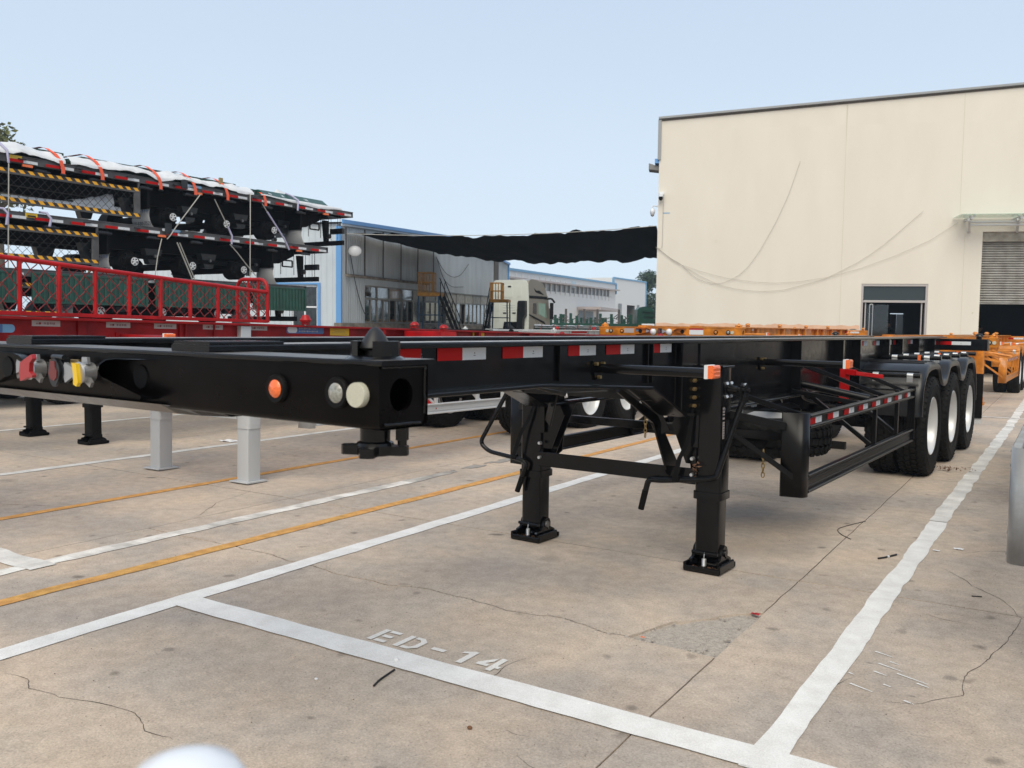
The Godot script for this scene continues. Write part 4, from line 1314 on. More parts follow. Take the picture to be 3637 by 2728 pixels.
func fender(root: Node3D, F: Material, s: float, full: bool):
	var f := sub("fender", root)
	var path := []
	var r := 0.655
	var cs := [4.85, 6.15, 7.45]
	for q in [[4.19, 0.66], [4.19, 0.80], [4.21, 0.92], [4.27, 1.02], [4.36, 1.10], [4.47, 1.155], [4.60, 1.18]]: path.append(Vector2(q[0], q[1]))
	for i in 3:
		for q in [[-0.12, 1.188], [0.06, 1.19], [0.22, 1.185], [0.33, 1.165], [0.40, 1.125]]: path.append(Vector2(cs[i] + q[0], q[1]))
		if i < 2:
			for q in [[0.47, 1.055], [0.54, 1.005], [0.65, 0.985], [0.76, 1.005], [0.83, 1.055], [0.90, 1.125], [0.97, 1.165], [1.08, 1.185]]: path.append(Vector2(cs[i] + q[0], q[1]))
	for q in [[0.48, 1.06], [0.55, 0.97], [0.60, 0.86], [0.63, 0.72], [0.635, 0.6]]: path.append(Vector2(cs[2] + q[0], q[1]))
	var st := nb()
	var rows := []
	for u in [0.50, 1.055, 1.085, 1.105, 1.112, 1.112, 1.085]:
		var lip: float = {0.50: 0.0, 1.055: 0.0, 1.085: 0.006, 1.105: 0.022, 1.112: 0.045}.get(u, 0.0)
		if rows.size() == 5: lip = 0.075
		if rows.size() == 6: lip = 0.078
		var row := []
		for i in path.size():
			var d: Vector2 = (path[mini(i + 1, path.size() - 1)] - path[maxi(i - 1, 0)]).normalized()
			var n := Vector2(d.y, -d.x)   # inwards
			row.append(V(s * u, path[i].y + n.y * lip, path[i].x + n.x * lip))
		rows.append(row)
	strip(st, rows)
	fin("shell", st, F, f)
	for i in [2, 4, 6, 7, 8, 9, 20, 22, 33, 35]:   # moulded ribs
		if i >= path.size(): continue
		st = nb()
		beam(st, V(s * 0.51, path[i].y + 0.002, path[i].x), V(s * 1.05, path[i].y + 0.002, path[i].x), 0.022, 0.014, 0.005)
		fin("rib", st, F, f)
	for w in [4.17, 5.02, 5.62, 6.25, 6.9, 7.6]:
		var v := 1.068 if w < 4.5 else 1.225
		st = nb()
		tube(st, V(s * 0.51, v, w), V(s * (1.095 if w < 4.5 else 1.14), v, w), 0.023, 0.023, 12)
		fin("fender_pipe", st, F if not full else M.black, f)
		st = nb()
		for u in [1.0, 0.68]:
			tube(st, V(s * (u - 0.028), v, w), V(s * (u + 0.028), v, w), 0.0275, 0.0275, 12)
			box(st, V(s * u, v - 0.04, w - 0.022), Vector3(0.055, 0.05, 0.006), 0.002)
		fin("clamp", st, M.zinc, f)
		if w in [5.02, 6.25, 7.6]:
			st = nb()
			box(st, V(s * 0.93, v - 0.035 + 0.03, w - 0.045), Vector3(0.03, 0.07, 0.03), 0.004)
			fin("small_lamp", st, M.orange_lens, f)

# ------------------------------------------------------------------ the cream building
const BT := 0.37176

func wallbar(parent, called, m, a: Vector3, b: Vector3, w: float, h: float, ch := 0.004):
	var st := nb()
	beam(st, a, b, w, h, ch)
	return fin(called, st, m, parent)

func make_cream_building():
	var g := thing("cream_building", "tall plain cream building with a glass entrance and a half open roller shutter", "building", Vector3(-12.279, -0.75, -28.741), BT)
	g.scale = Vector3.ONE * 1.5
	var X0 := Transform3D(Basis(), Vector3(0, 0, -0.25))
	var st := nb()
	var rise := func(x: float) -> float: return 6.313 + 0.0618 * minf(x, 11.0) - (0.0618 * (x - 11.0) if x > 11.0 else 0.0)
	extr(st, [Vector2(0, 0), Vector2(4.53, 0), Vector2(4.53, 2.557), Vector2(5.92, 2.557), Vector2(5.92, 0), Vector2(6.98, 0), Vector2(6.98, 3.69), Vector2(11.2, 3.69), Vector2(11.2, 0), Vector2(22, 0), Vector2(22, 6.313), Vector2(11, 6.99), Vector2(0, 6.313)], X0, 0.25)
	var w: MeshInstance3D = fin("front_wall", st, M.cream, g)
	st = nb()
	box(st, Vector3(0.125, 3.15, -8.13), Vector3(0.25, 6.3, 15.7), 0.004)
	fin("side_wall", st, M.cream, g)
	st = nb()
	box(st, Vector3(21.87, 3.15, -8.13), Vector3(0.25, 6.3, 15.7), 0.004)
	fin("side_wall", st, M.cream, g)
	st = nb()   # the back wall with a doorway that lets in light
	extr(st, [Vector2(0, 0), Vector2(8.60, 0), Vector2(8.60, 2.22), Vector2(9.14, 2.22), Vector2(9.14, 0), Vector2(22, 0), Vector2(22, 6.3), Vector2(0, 6.3)], Transform3D(Basis(), Vector3(0, 0, -16.25)), 0.25)
	fin("back_wall", st, M.inside, g)
	st = nb()
	extr(st, [Vector2(-0.05, 6.25), Vector2(11, 6.93), Vector2(22.05, 6.25), Vector2(22.05, 6.33), Vector2(11, 7.01), Vector2(-0.05, 6.33)], Transform3D(Basis(), Vector3(0, 0, -16.3)), 16.0)
	fin("roof", st, M.flashing, g)
	st = nb()   # a partition and a floor of dull concrete within
	box(st, Vector3(11, 0.012, -8.2), Vector3(21.4, 0.02, 15.8), 0.0)
	fin("inner_floor", st, M.inside_grey, g)
	st = nb()
	box(st, Vector3(8.73, 1.1, -16.12), Vector3(0.26, 2.18, 0.01), 0.0)
	fin("dimming_pane", st, M.inside_grey, g)  # opaque grey pane, added to dim the bright opening
	st = nb()
	box(st, Vector3(9.0, 1.1, -16.12), Vector3(0.27, 2.18, 0.01), 0.0)
	fin("dimming_door", st, M.smoked_pane, g)  # dark see-through pane, added to hold back daylight from behind
	for q in [[7.0, -13.5], [9.75, -14.0], [10.6, -11.8], [3.6, -9.0]]:
		st = nb()
		box(st, Vector3(q[0], 2.5, q[1]), Vector3(0.35, 5.0, 0.35))
		fin("pillar", st, M.inside, g)
	# edge trim of the roof and the corner
	wallbar(w, "roof_trim", M.flashing, Vector3(-0.03, 6.335, 0.02), Vector3(11, 7.015, 0.02), 0.09, 0.05)
	wallbar(w, "roof_trim", M.dark_seal, Vector3(0.0, 6.285, 0.006), Vector3(11, 6.965, 0.006), 0.03, 0.035)
	wallbar(w, "roof_trim", M.flashing, Vector3(11, 7.015, 0.02), Vector3(22.03, 6.335, 0.02), 0.09, 0.05)
	wallbar(w, "corner_trim", M.flashing, Vector3(0.0, 5.39, 0.0), Vector3(0.0, 6.30, 0.0), 0.075, 0.075)
	wallbar(w, "expansion_joint", M.cream_joint, Vector3(4.09, 1.4, 0.001), Vector3(4.09, 6.5, 0.001), 0.008, 0.004)
	wallbar(w, "expansion_joint", M.cream_joint, Vector3(6.50, 4.02, 0.001), Vector3(6.50, 6.66, 0.001), 0.008, 0.004)
	wallbar(w, "expansion_joint", M.cream_joint, Vector3(6.62, 0.4, 0.001), Vector3(6.62, 3.66, 0.001), 0.006, 0.004)
	# rain streaks under the joints: dirt with a shape of its own
	var n := noise(101, 0.9, 3)
	st = nb()
	for q in [[4.09, 6.5, 0.016, 1.1]]:
		tri(st, Vector3(q[0] - q[2], q[1], 0.002), Vector3(q[0] + q[2], q[1], 0.002), Vector3(q[0], q[1] - q[3], 0.002))
	fin("rain_streak", st, M.cream_joint, w)
	# the pink patched band along the foot of the wall, with its cracked lower edge
	st = nb()
	var top := []
	var low := []
	for k in 60:
		var x := 0.01 + 4.5 * k / 59.0
		top.append(Vector3(x, 1.625 + 0.05 * n.get_noise_1d(x * 3.0), 0.004))
		low.append(Vector3(x, 1.535 + 0.03 * n.get_noise_1d(x * 5.0 + 40), 0.004))
	strip(st, [top, low])
	fin("pink_render", st, M.pink, w)
	st = nb()
	var prev := Vector3.ZERO
	for k in 70:
		var x := 1.2 + 3.3 * k / 69.0
		var p := Vector3(x, 1.527 + 0.03 * n.get_noise_1d(x * 5.0 + 40), 0.007)
		if k > 0 and n.get_noise_1d(x * 9.0) > -0.12: beam(st, prev, p, 0.006, 0.008 + 0.03 * maxf(0, n.get_noise_1d(x * 14.0)), 0.001)
		prev = p
	fin("render_crack", st, M.dark_seal, w)
	# the entrance
	var d := sub("entrance", g)
	st = nb()
	box(st, Vector3(5.225, 2.529, -0.06), Vector3(1.38, 0.05, 0.10))
	box(st, Vector3(4.555, 1.26, -0.06), Vector3(0.045, 2.50, 0.10))
	box(st, Vector3(5.897, 1.26, -0.06), Vector3(0.045, 2.50, 0.10))
	box(st, Vector3(5.225, 2.168, -0.05), Vector3(1.295, 0.05, 0.11))
	box(st, Vector3(4.635, 1.07, -0.06), Vector3(0.026, 2.14, 0.05))
	box(st, Vector3(5.813, 1.07, -0.06), Vector3(0.026, 2.14, 0.05))
	fin("door_frame", st, M.frame_steel, d)
	st = nb()
	box(st, Vector3(5.226, 2.348, -0.06), Vector3(1.295, 0.31, 0.012), 0.001)
	fin("transom_pane", st, M.tinted, d)
	st = nb()
	box(st, Vector3(4.90, 1.06, -0.16), Vector3(0.50, 2.08, 0.012), 0.001)
	var leaf: MeshInstance3D = fin("glass_door", st, M.clear_pane, d)
	st = nb()
	sweep(st, rounded([Vector3(4.722, 0.6, -0.02), Vector3(4.722, 2.105, -0.02), Vector3(4.788, 2.105, -0.02), Vector3(4.788, 0.6, -0.02)], 0.035), 0.009, 8)
	for y in [0.7, 1.9]:
		for x in [4.722, 4.788]: tube(st, Vector3(x, y, -0.02), Vector3(x, y, -0.16), 0.006, 0.006, 6)
	fin("handle", st, M.zinc, leaf)
	# the roller shutter
	var r := sub("roller_shutter", g)
	st = nb()
	box(st, Vector3(9.09, 3.585, -0.10), Vector3(4.2, 0.21, 0.12), 0.004)
	fin("slat_box", st, M.slat_box, r)
	st = nb()
	for k in 25:
		var y := 3.48 - 0.0535 * k
		extr(st, [Vector2(-0.15, y), Vector2(-0.128, y - 0.006), Vector2(-0.122, y - 0.026), Vector2(-0.134, y - 0.047), Vector2(-0.15, y - 0.0525)], Transform3D(Basis(Vector3(0, 0, 1), Vector3(0, 1, 0), Vector3(1, 0, 0)), Vector3(6.99, 0, 0)), 4.2)
	fin("curtain", st, M.slat, r)
	wallbar(r, "bottom_bar", M.slat, Vector3(6.99, 2.14, -0.137), Vector3(11.19, 2.14, -0.137), 0.035, 0.03)
	# the glass canopy over the shutter
	var c := sub("canopy", g)
	st = nb()
	extr(st, [Vector2(6.36, -0.62), Vector2(11.8, -0.62), Vector2(11.8, -0.02), Vector2(6.36, -0.02)], Transform3D(Basis(Vector3.RIGHT, PI / 2 - 0.02), Vector3(0, 3.99, 0)).scaled_local(Vector3(1, -1, 1)), 0.014)
	fin("glass_sheet", st, M.green_pane, c)
	for y in [3.865, 3.80]: wallbar(c, "rail", M.silver, Vector3(6.62, y, 0.32), Vector3(11.6, y, 0.32), 0.045, 0.045, 0.012)
	for x in [6.60, 7.56, 9.2, 10.9]:
		st = nb()
		beam(st, Vector3(x, 3.93, 0.02), Vector3(x, 3.93, 0.55), 0.05, 0.06)
		beam(st, Vector3(x - 0.04, 3.90, 0.45), Vector3(x + 0.1, 3.69, 0.01), 0.05, 0.06)
		for z in [0.2, 0.5]: tube(st, Vector3(x + 0.05, 3.95, z), Vector3(x + 0.05, 4.02, z), 0.02, 0.02, 8)
		fin("bracket", st, M.silver, c)
	# small marks on the wall
	st = nb()
	ball(st, Vector3(6.848, 1.934, 0.0), Vector3(0.018, 0.018, 0.006), 8)
	fin("wall_plug", st, M.cream_joint, w)
	st = nb()
	lathe(st, [Vector2(0.03, 0.0), Vector2(0.03, 0.004), Vector2(0.022, 0.004), Vector2(0.022, 0.0)], Transform3D(Basis(Vector3.RIGHT, PI / 2), Vector3(1.332, 3.519, 0)), 14)
	fin("wall_plug", st, M.cream_joint, w)
	st = nb()
	box(st, Vector3(0.19, 4.172, 0.002), Vector3(0.16, 0.022, 0.002), 0.0)
	fin("faded_print", st, M.far_blue, w)
	# beam ends at the corner
	var b := sub("gutter_end", g)
	st = nb()
	box(st, Vector3(-0.05, 5.37, -0.6), Vector3(0.10, 0.10, 1.2))
	fin("blue_end", st, M.shed_blue, b)
	st = nb()
	extr(st, [Vector2(0.0, 5.17), Vector2(-0.24, 5.20), Vector2(-0.24, 5.34), Vector2(0.0, 5.26)], Transform3D(Basis(), Vector3(0, 0, -0.5)), 0.4)
	fin("steel_end", st, M.steel, b)
	# cables slung across the wall
	var to := func(x: float, y: float, z := 0.03) -> Vector3: return g.transform * Vector3(x, y, z)
	var cables := [
		[[-0.03, 3.384], [0.0, 3.37], [0.06, 3.33], [0.3, 3.14], [0.548, 2.994], [0.75, 2.80], [1.0, 2.63], [1.325, 2.553], [1.6, 2.60], [1.95, 2.82], [2.3, 3.28], [2.65, 3.95], [2.9, 4.55], [3.125, 5.284]],
		[[-0.03, 3.38], [0.06, 3.325], [0.3, 3.135], [0.548, 2.99], [1.0, 2.72], [1.5, 2.50], [2.0, 2.40], [2.429, 2.378], [2.9, 2.42], [3.4, 2.56], [3.81, 2.696], [4.4, 3.01], [5.0, 3.45], [5.749, 4.146]],
		[[-0.03, 3.376], [0.06, 3.32], [0.3, 3.13], [0.548, 2.985], [1.0, 2.83], [1.6, 2.67], [2.2, 2.59], [2.665, 2.566], [3.2, 2.60], [3.81, 2.70], [4.5, 2.90], [5.2, 3.17], [5.9, 3.50], [6.468, 3.892]],
	]
	var what := ["thin grey cable that hangs low and climbs steeply up the cream wall", "thin grey cable in the lowest loop across the cream wall", "thin grey cable slung across the cream wall to the canopy"]
	for k in 3:
		var pts := []
		var cv := Curve3D.new()
		for p in cables[k]: cv.add_point(to.call(p[0], p[1]))
		for i in cv.point_count:
			var t: Vector3 = (cv.get_point_position(mini(i + 1, cv.point_count - 1)) - cv.get_point_position(maxi(i - 1, 0))) / 6.0
			cv.set_point_in(i, -t)
			cv.set_point_out(i, t)
		for p in cv.tessellate(3): pts.append(p)
		st = nb()
		sweep(st, pts, 0.0056 if k < 2 else 0.0046, 5)
		tag(fin("wall_cable", st, M.cable_grey, null), what[k], "cable", "cables slung on the cream wall")
	# cameras and a box at the corner
	var cam: Node3D = thing("security_camera", "black and white dome camera near the top left of the cream wall", "camera", to.call(0.06, 4.53, 0.0), BT, "cameras on the corner of the cream building")
	st = nb()
	box(st, Vector3(0.02, 0.08, 0.05), Vector3(0.10, 0.06, 0.12))
	tube(st, Vector3(0, 0.07, 0.12), Vector3(0, 0.0, 0.12), 0.055, 0.06, 14)
	fin("housing", st, M.white_plastic, cam)
	st = nb()
	ball(st, Vector3(0, -0.02, 0.12), Vector3(0.052, 0.07, 0.052))
	fin("dome", st, M.black_gloss, cam)
	cam = thing("security_camera", "white dome camera hanging on a bracket off the corner of the cream building", "camera", to.call(0.0, 4.24, -0.1), BT, "cameras on the corner of the cream building")
	st = nb()
	sweep(st, rounded([Vector3(0.0, 0.1, 0), Vector3(-0.1, 0.12, 0), Vector3(-0.13, 0.10, 0), Vector3(-0.13, 0.03, 0)], 0.04), 0.014, 8)
	fin("arm", st, M.white_plastic, cam)
	st = nb()
	ball(st, Vector3(-0.13, -0.02, 0), Vector3(0.062, 0.085, 0.062))
	fin("housing", st, M.white_plastic, cam)
	st = nb()
	ball(st, Vector3(-0.13, -0.085, 0), Vector3(0.045, 0.05, 0.045))
	fin("dome", st, M.sticker_grey, cam)
	st = nb()
	sweep(st, [to.call(0.12, 4.5), to.call(0.115, 3.46), to.call(0.115, 3.40), to.call(0.08, 3.35), to.call(0.0, 3.37)], 0.007, 5)
	tag(fin("wall_cable", st, M.cable_grey, null), "short cable dropping straight down from the dome camera", "cable", "cables slung on the cream wall")
	var ac := thing("air_conditioner", "white air conditioner box standing left of the cream building's corner", "air conditioner", to.call(-0.17, 0.9, -0.15), BT)
	st = nb()
	box(st, Vector3(0, 0.35, 0), Vector3(0.30, 0.72, 0.3), 0.02)
	fin("casing", st, M.white_plastic, ac)
	st = nb()
	box(st, Vector3(-0.03, 0.62, 0.152), Vector3(0.08, 0.025, 0.006))
	fin("badge", st, M.print, ac)
	for x in [-0.1, 0.1]:
		st = nb()
		box(st, Vector3(x, -0.455, 0), Vector3(0.05, 0.89, 0.25))
		fin("stand", st, M.steel, ac)
	# two people inside
	for o in [get_node("security_camera"), get_node("security_camera_001"), ac]: o.scale = Vector3.ONE * 1.5
	var p1: Vector3 = to.call(6.19, 0.5, -4.2)
	var p2: Vector3 = to.call(8.52, 0.5, -5.0)
	person(p1, BT - 1.25, "person in dark clothes leaning forward inside the glass entrance", 0.32, 1.95)
	person(p2, BT, "person in dark clothes standing inside the dark roller shutter opening", 0.0, 1.80)

# ------------------------------------------------------------------ people
func person(at: Vector3, turn: float, label: String, lean: float, tall: float):
	var o := thing("person", label, "person", at, turn)
	var k := tall / 1.80
	var hip := Vector3(0, 0.93, 0)
	var up := Vector3(0, cos(lean), sin(lean))
	var chest := hip + up * 0.40
	var neck := hip + up * 0.57
	var head := neck + Vector3(0, 0.16, 0.05 + 0.10 * lean)
	var J := []   # bones: from, to, radius at each end
	J.append([hip, hip + up * 0.2, 0.145, 0.135])
	J.append([hip + up * 0.2, chest, 0.135, 0.155])
	for s in [-1.0, 1.0]:
		J.append([chest + Vector3(0, 0.05, 0), chest + up * 0.09 + Vector3(s * 0.17, 0, 0), 0.12, 0.072])
		var sh := chest + up * 0.09 + Vector3(s * 0.185, 0, 0)
		var el := sh + Vector3(s * 0.05, -0.28, 0.03 + 0.12 * lean)
		var wr := el + Vector3(-s * 0.02, -0.20, 0.14 + 0.1 * lean)
		J.append([sh, el, 0.058, 0.045])
		J.append([el, wr, 0.043, 0.032])
		J.append([wr, wr + Vector3(0, -0.08, 0.035), 0.036, 0.024])
		var hj := hip + Vector3(s * 0.09, -0.04, 0)
		var kn := Vector3(s * 0.11, 0.50, 0.04)
		var an := Vector3(s * 0.12, 0.09, -0.02)
		J.append([hj, kn, 0.092, 0.062])
		J.append([kn, an, 0.06, 0.042])
		J.append([an + Vector3(0, -0.04, 0), an + Vector3(0, -0.05, 0.15), 0.045, 0.038])
	J.append([chest + up * 0.1, neck + Vector3(0, 0.06, 0.02), 0.075, 0.055])
	var body := nb()
	nets(body, J, 0.026, k)
	fin("body", body, M.cloth_dark, o)
	var H := [[head + Vector3(0, 0.03, -0.01), head + Vector3(0, 0.0, 0.0), 0.088, 0.086], [head + Vector3(0, -0.05, 0.04), head + Vector3(0, -0.08, 0.06), 0.06, 0.042], [head + Vector3(0, -0.02, 0.085), head + Vector3(0, -0.035, 0.108), 0.012, 0.016], [head + Vector3(-0.088, -0.02, 0), head + Vector3(-0.092, 0.01, 0), 0.014, 0.018], [head + Vector3(0.088, -0.02, 0), head + Vector3(0.092, 0.01, 0), 0.014, 0.018]]
	var hd := nb()
	nets(hd, H, 0.011, k)
	fin("head", hd, M.skin, o)
	var hr := nb()
	nets(hr, [[head + Vector3(0, 0.045, -0.02), head + Vector3(0, 0.02, -0.045), 0.090, 0.084], [head + Vector3(0, 0.075, 0.03), head + Vector3(0, 0.06, -0.02), 0.06, 0.07]], 0.013, k)
	fin("hair", hr, M.cloth_dark, o)

func nets(st, bones: Array, cell: float, k: float):
	# surface nets round smoothly joined tapered capsules
	var lo := Vector3.ONE * 1e9
	var hi := -lo
	for b in bones:
		for p in [b[0], b[1]]:
			var r := maxf(b[2], b[3]) + cell * 3.0
			lo = lo.min(p - Vector3.ONE * r)
			hi = hi.max(p + Vector3.ONE * r)
	var nx := int((hi.x - lo.x) / cell) + 2
	var ny := int((hi.y - lo.y) / cell) + 2
	var nz := int((hi.z - lo.z) / cell) + 2
	var f := PackedFloat32Array()
	f.resize(nx * ny * nz)
	f.fill(1.0)
	var soft := cell * 1.3
	for b in bones:
		var a: Vector3 = b[0]
		var ab: Vector3 = b[1] - a
		var l2 := maxf(ab.length_squared(), 1e-6)
		var r := maxf(b[2], b[3]) + cell * 3.0
		var mn := ((a.min(b[1]) - Vector3.ONE * r) - lo) / cell
		var mx := ((a.max(b[1]) + Vector3.ONE * r) - lo) / cell
		for z in range(maxi(0, int(mn.z)), mini(nz, int(mx.z) + 1)):
			for y in range(maxi(0, int(mn.y)), mini(ny, int(mx.y) + 1)):
				for x in range(maxi(0, int(mn.x)), mini(nx, int(mx.x) + 1)):
					var p := lo + Vector3(x, y, z) * cell
					var t := clampf((p - a).dot(ab) / l2, 0.0, 1.0)
					var d := p.distance_to(a + ab * t) - lerpf(b[2], b[3], t)
					var i := (z * ny + y) * nx + x
					var h := clampf(0.5 + 0.5 * (f[i] - d) / soft, 0.0, 1.0)
					f[i] = lerpf(f[i], d, h) - soft * h * (1.0 - h)
	var at := {}
	var sx := [0, 1, nx, nx + 1, nx * ny, nx * ny + 1, nx * ny + nx, nx * ny + nx + 1]
	for z in nz - 1:
		for y in ny - 1:
			for x in nx - 1:
				var i := (z * ny + y) * nx + x
				var neg := 0
				for s in sx: if f[i + s] < 0.0: neg += 1
				if neg == 0 or neg == 8: continue
				var sum := Vector3.ZERO
				var c := 0
				for e in [[0, 1], [2, 3], [4, 5], [6, 7], [0, 2], [1, 3], [4, 6], [5, 7], [0, 4], [1, 5], [2, 6], [3, 7]]:
					var u := f[i + sx[e[0]]]
					var v := f[i + sx[e[1]]]
					if (u < 0.0) != (v < 0.0):
						var t := u / (u - v)
						var pa := Vector3(e[0] & 1, (e[0] >> 1) & 1, e[0] >> 2)
						var pb := Vector3(e[1] & 1, (e[1] >> 1) & 1, e[1] >> 2)
						sum += pa.lerp(pb, t)
						c += 1
				at[i] = (lo + (Vector3(x, y, z) + sum / c) * cell) * k
	st.set_smooth_group(6)
	for i in at:
		for ax in [[1, nx, nx * ny], [nx, nx * ny, 1], [nx * ny, 1, nx]]:
			if (f[i] < 0.0) != (f[i + ax[0]] < 0.0):
				var q := [i, i - ax[1], i - ax[1] - ax[2], i - ax[2]]
				if at.has(q[1]) and at.has(q[2]) and at.has(q[3]):
					if f[i] < 0.0: quad(st, at[q[0]], at[q[3]], at[q[2]], at[q[1]])
					else: quad(st, at[q[0]], at[q[1]], at[q[2]], at[q[3]])
	st.set_smooth_group(-1)

# ------------------------------------------------------------------ the grey shed and its shade net
func make_shed():
	var g := thing("workshop_shed", "grey and white corrugated workshop shed with blue edges and a long window band", "building", Vector3(-19.713, 0, -20.844), BT)
	var L := 27.0
	var top := func(t: float) -> float: return 4.72 + 0.064 * minf(t, 15.0) - (0.03 * (t - 15.0) if t > 15.0 else 0.0)
	# long wall, in the plane x = 0, running back along -z; the window band is an opening
	var T := side(-0.12)
	var st := nb()
	extr(st, [Vector2(0, 1.55), Vector2(2.13, 1.55), Vector2(2.13, 2.86), Vector2(21.6, 3.2), Vector2(21.6, 1.55), Vector2(L, 1.55), Vector2(L, top.call(L)), Vector2(15, top.call(15.0)), Vector2(0, top.call(0.0))], T, 0.12)
	var w: MeshInstance3D = fin("long_wall", st, M.shed_grey, g)
	st = nb()   # the ribs of the sheeting
	var t := 0.12
	while t < L - 0.1:
		var lo := 1.56
		if t > 2.1 and t < 21.65: lo = 2.88 + (t - 2.13) * 0.0175
		if not (t > 0.2 and absf(t - 10.41) < 0.05):
			beam(st, V(0.004, lo, t), V(0.004, top.call(t) - 0.03, t), 0.04, 0.022, 0.008, Vector3.RIGHT)
		t += 0.2
	fin("sheet_rib", st, M.shed_grey, w)
	for s in [0.33, 2.05, 3.91, 5.94, 8.12, 10.41]:
		wallbar(w, "panel_seam", M.dark_seal, V(0.03, 3.12 + s * 0.0165, s), V(0.03, top.call(s) - 0.12, s), 0.03, 0.05)
	wallbar(w, "panel_sill", M.plinth, V(0.05, 3.09, 0.3), V(0.05, 3.25, 9.6), 0.08, 0.07)
	wallbar(w, "panel_sill", M.dark_seal, V(0.06, 3.13, 0.3), V(0.06, 3.29, 9.6), 0.05, 0.025)
	st = nb()
	box(st, V(-0.08, 0.775, 13.5), Vector3(0.24, 1.55, 27.2), 0.01)
	fin("plinth", st, M.plinth, g)
	# windows: a band of frames and panes, some of them whitened
	var ms := [2.13, 3.44, 4.80, 6.27, 7.70, 9.40, 11.0, 12.71, 14.62, 16.32, 18.01, 19.8, 21.6]
	for k in ms.size() - 1:
		var a: float = ms[k]
		var b: float = ms[k + 1]
		var win := sub("window", g)
		st = nb()
		var h0 := 2.84 + (a - 2.13) * 0.0175
		var mid := 2.40 + (a - 2.13) * 0.0155
		for x in [a, (a + b) / 2]: beam(st, V(-0.05, 1.56, x), V(-0.05, h0 if x == a else mid, x), 0.07, 0.06, 0.004, Vector3.RIGHT)
		beam(st, V(-0.05, h0, a), V(-0.05, h0 + (b - a) * 0.0175, b), 0.07, 0.06)
		beam(st, V(-0.05, mid, a), V(-0.05, mid + (b - a) * 0.0155, b), 0.07, 0.07)
		beam(st, V(-0.05, 1.585, a), V(-0.05, 1.585, b), 0.08, 0.06)
		fin("frame", st, M.window_frame, win)
		for q in [[a, b, mid, h0], [a, (a + b) / 2, 1.6, mid], [(a + b) / 2, b, 1.6, mid]]:
			var open: bool = (k == 2 and q[3] == mid and q[0] == a) or (k in [3, 6, 8] and q[0] > a)
			if open: continue
			st = nb()
			extr(st, [Vector2(q[0] + 0.03, q[2] + 0.03), Vector2(q[1] - 0.03, q[2] + 0.03), Vector2(q[1] - 0.03, q[3] - 0.02), Vector2(q[0] + 0.03, q[3] - 0.02)], side(-0.06), 0.008)
			fin("pane", st, M.whitened if (q[3] == h0 and k >= 4) else M.clear_pane, win)
	# front face, left of the corner
	st = nb()
	extr(st, [Vector2(-9, 1.0), Vector2(-1.7, 1.0), Vector2(-1.7, 2.74), Vector2(-0.78, 2.74), Vector2(-0.78, 1.0), Vector2(0, 1.0), Vector2(0, 4.70), Vector2(-9, 4.70)], Transform3D(Basis(), Vector3(0, 0, -0.12)), 0.12)
	var f: MeshInstance3D = fin("front_wall", st, M.shed_white, g)
	st = nb()
	box(st, Vector3(-4.5, 0.5, -0.08), Vector3(9.0, 1.0, 0.2), 0.01)
	fin("plinth", st, M.plinth, g)
	st = nb()
	for k in 45:
		var x := -8.9 + 0.2 * k
		var lo := 2.78 if x > -1.75 and x < -0.75 else 1.02
		beam(st, Vector3(x, lo, 0.004), Vector3(x, 4.68, 0.004), 0.04, 0.02, 0.008, Vector3.BACK)
	fin("sheet_rib", st, M.shed_white, f)
	wallbar(g, "corner_post", M.shed_blue, Vector3(-0.06, 1.0, 0.03), Vector3(-0.06, 4.62, 0.03), 0.17, 0.10)
	wallbar(g, "corner_post", M.shed_blue, V(0.03, 1.5, L - 0.05), V(0.03, top.call(L), L - 0.05), 0.10, 0.16)
	wallbar(g, "blue_post", M.shed_blue, Vector3(-0.74, 0.6, 0.03), Vector3(-0.74, 2.78, 0.03), 0.09, 0.08)
	wallbar(g, "blue_lintel", M.shed_blue, Vector3(-3.2, 2.80, 0.03), Vector3(-0.70, 2.80, 0.03), 0.07, 0.06)
	wallbar(g, "door_post", M.dark_seal, V(0.03, 1.5, 23.3), V(0.03, top.call(23.0) - 0.1, 23.3), 0.08, 1.1)
	var fw := sub("window", g)
	st = nb()
	for x in [-1.68, -1.25, -0.82]: box(st, Vector3(x, 1.87, -0.05), Vector3(0.05, 1.74, 0.06))
	for y in [1.02, 2.05, 2.72]: box(st, Vector3(-1.25, y, -0.05), Vector3(0.9, 0.05, 0.06))
	fin("frame", st, M.white_plastic, fw)
	for x in [-1.465, -1.035]:
		for q in [[1.05, 2.02], [2.08, 2.69]]:
			st = nb()
			box(st, Vector3(x, (q[0] + q[1]) / 2, -0.05), Vector3(0.38, q[1] - q[0], 0.008), 0.001)
			fin("pane", st, M.clear_pane, fw)
	# roof with blue fascia
	st = nb()
	quad(st, V(0.1, 4.74, -0.15), V(0.1, 5.70, 15.0), V(-14, 5.70, 15.0), V(-14, 4.74, -0.15))
	quad(st, V(0.1, 5.70, 15.0), V(0.1, top.call(L) + 0.02, L + 0.1), V(-14, top.call(L) + 0.02, L + 0.1), V(-14, 5.70, 15.0))
	fin("roof", st, M.flashing, g)
	wallbar(g, "fascia", M.shed_blue, V(0.10, 4.76, -0.15), V(0.10, 5.72, 15.0), 0.05, 0.13)
	wallbar(g, "fascia", M.shed_blue, V(0.10, 5.72, 15.0), V(0.10, top.call(L) + 0.05, L + 0.1), 0.05, 0.13)
	wallbar(g, "fascia", M.shed_white, V(0.06, 4.66, -0.1), V(0.06, 5.62, 15.0), 0.05, 0.07)
	# back and inner walls, what is seen within
	st = nb()
	box(st, V(-6.0, 2.4, 13.5), Vector3(0.12, 4.6, 26.6), 0.0)
	fin("inner_wall", st, M.inside_pale, g)
	st = nb()
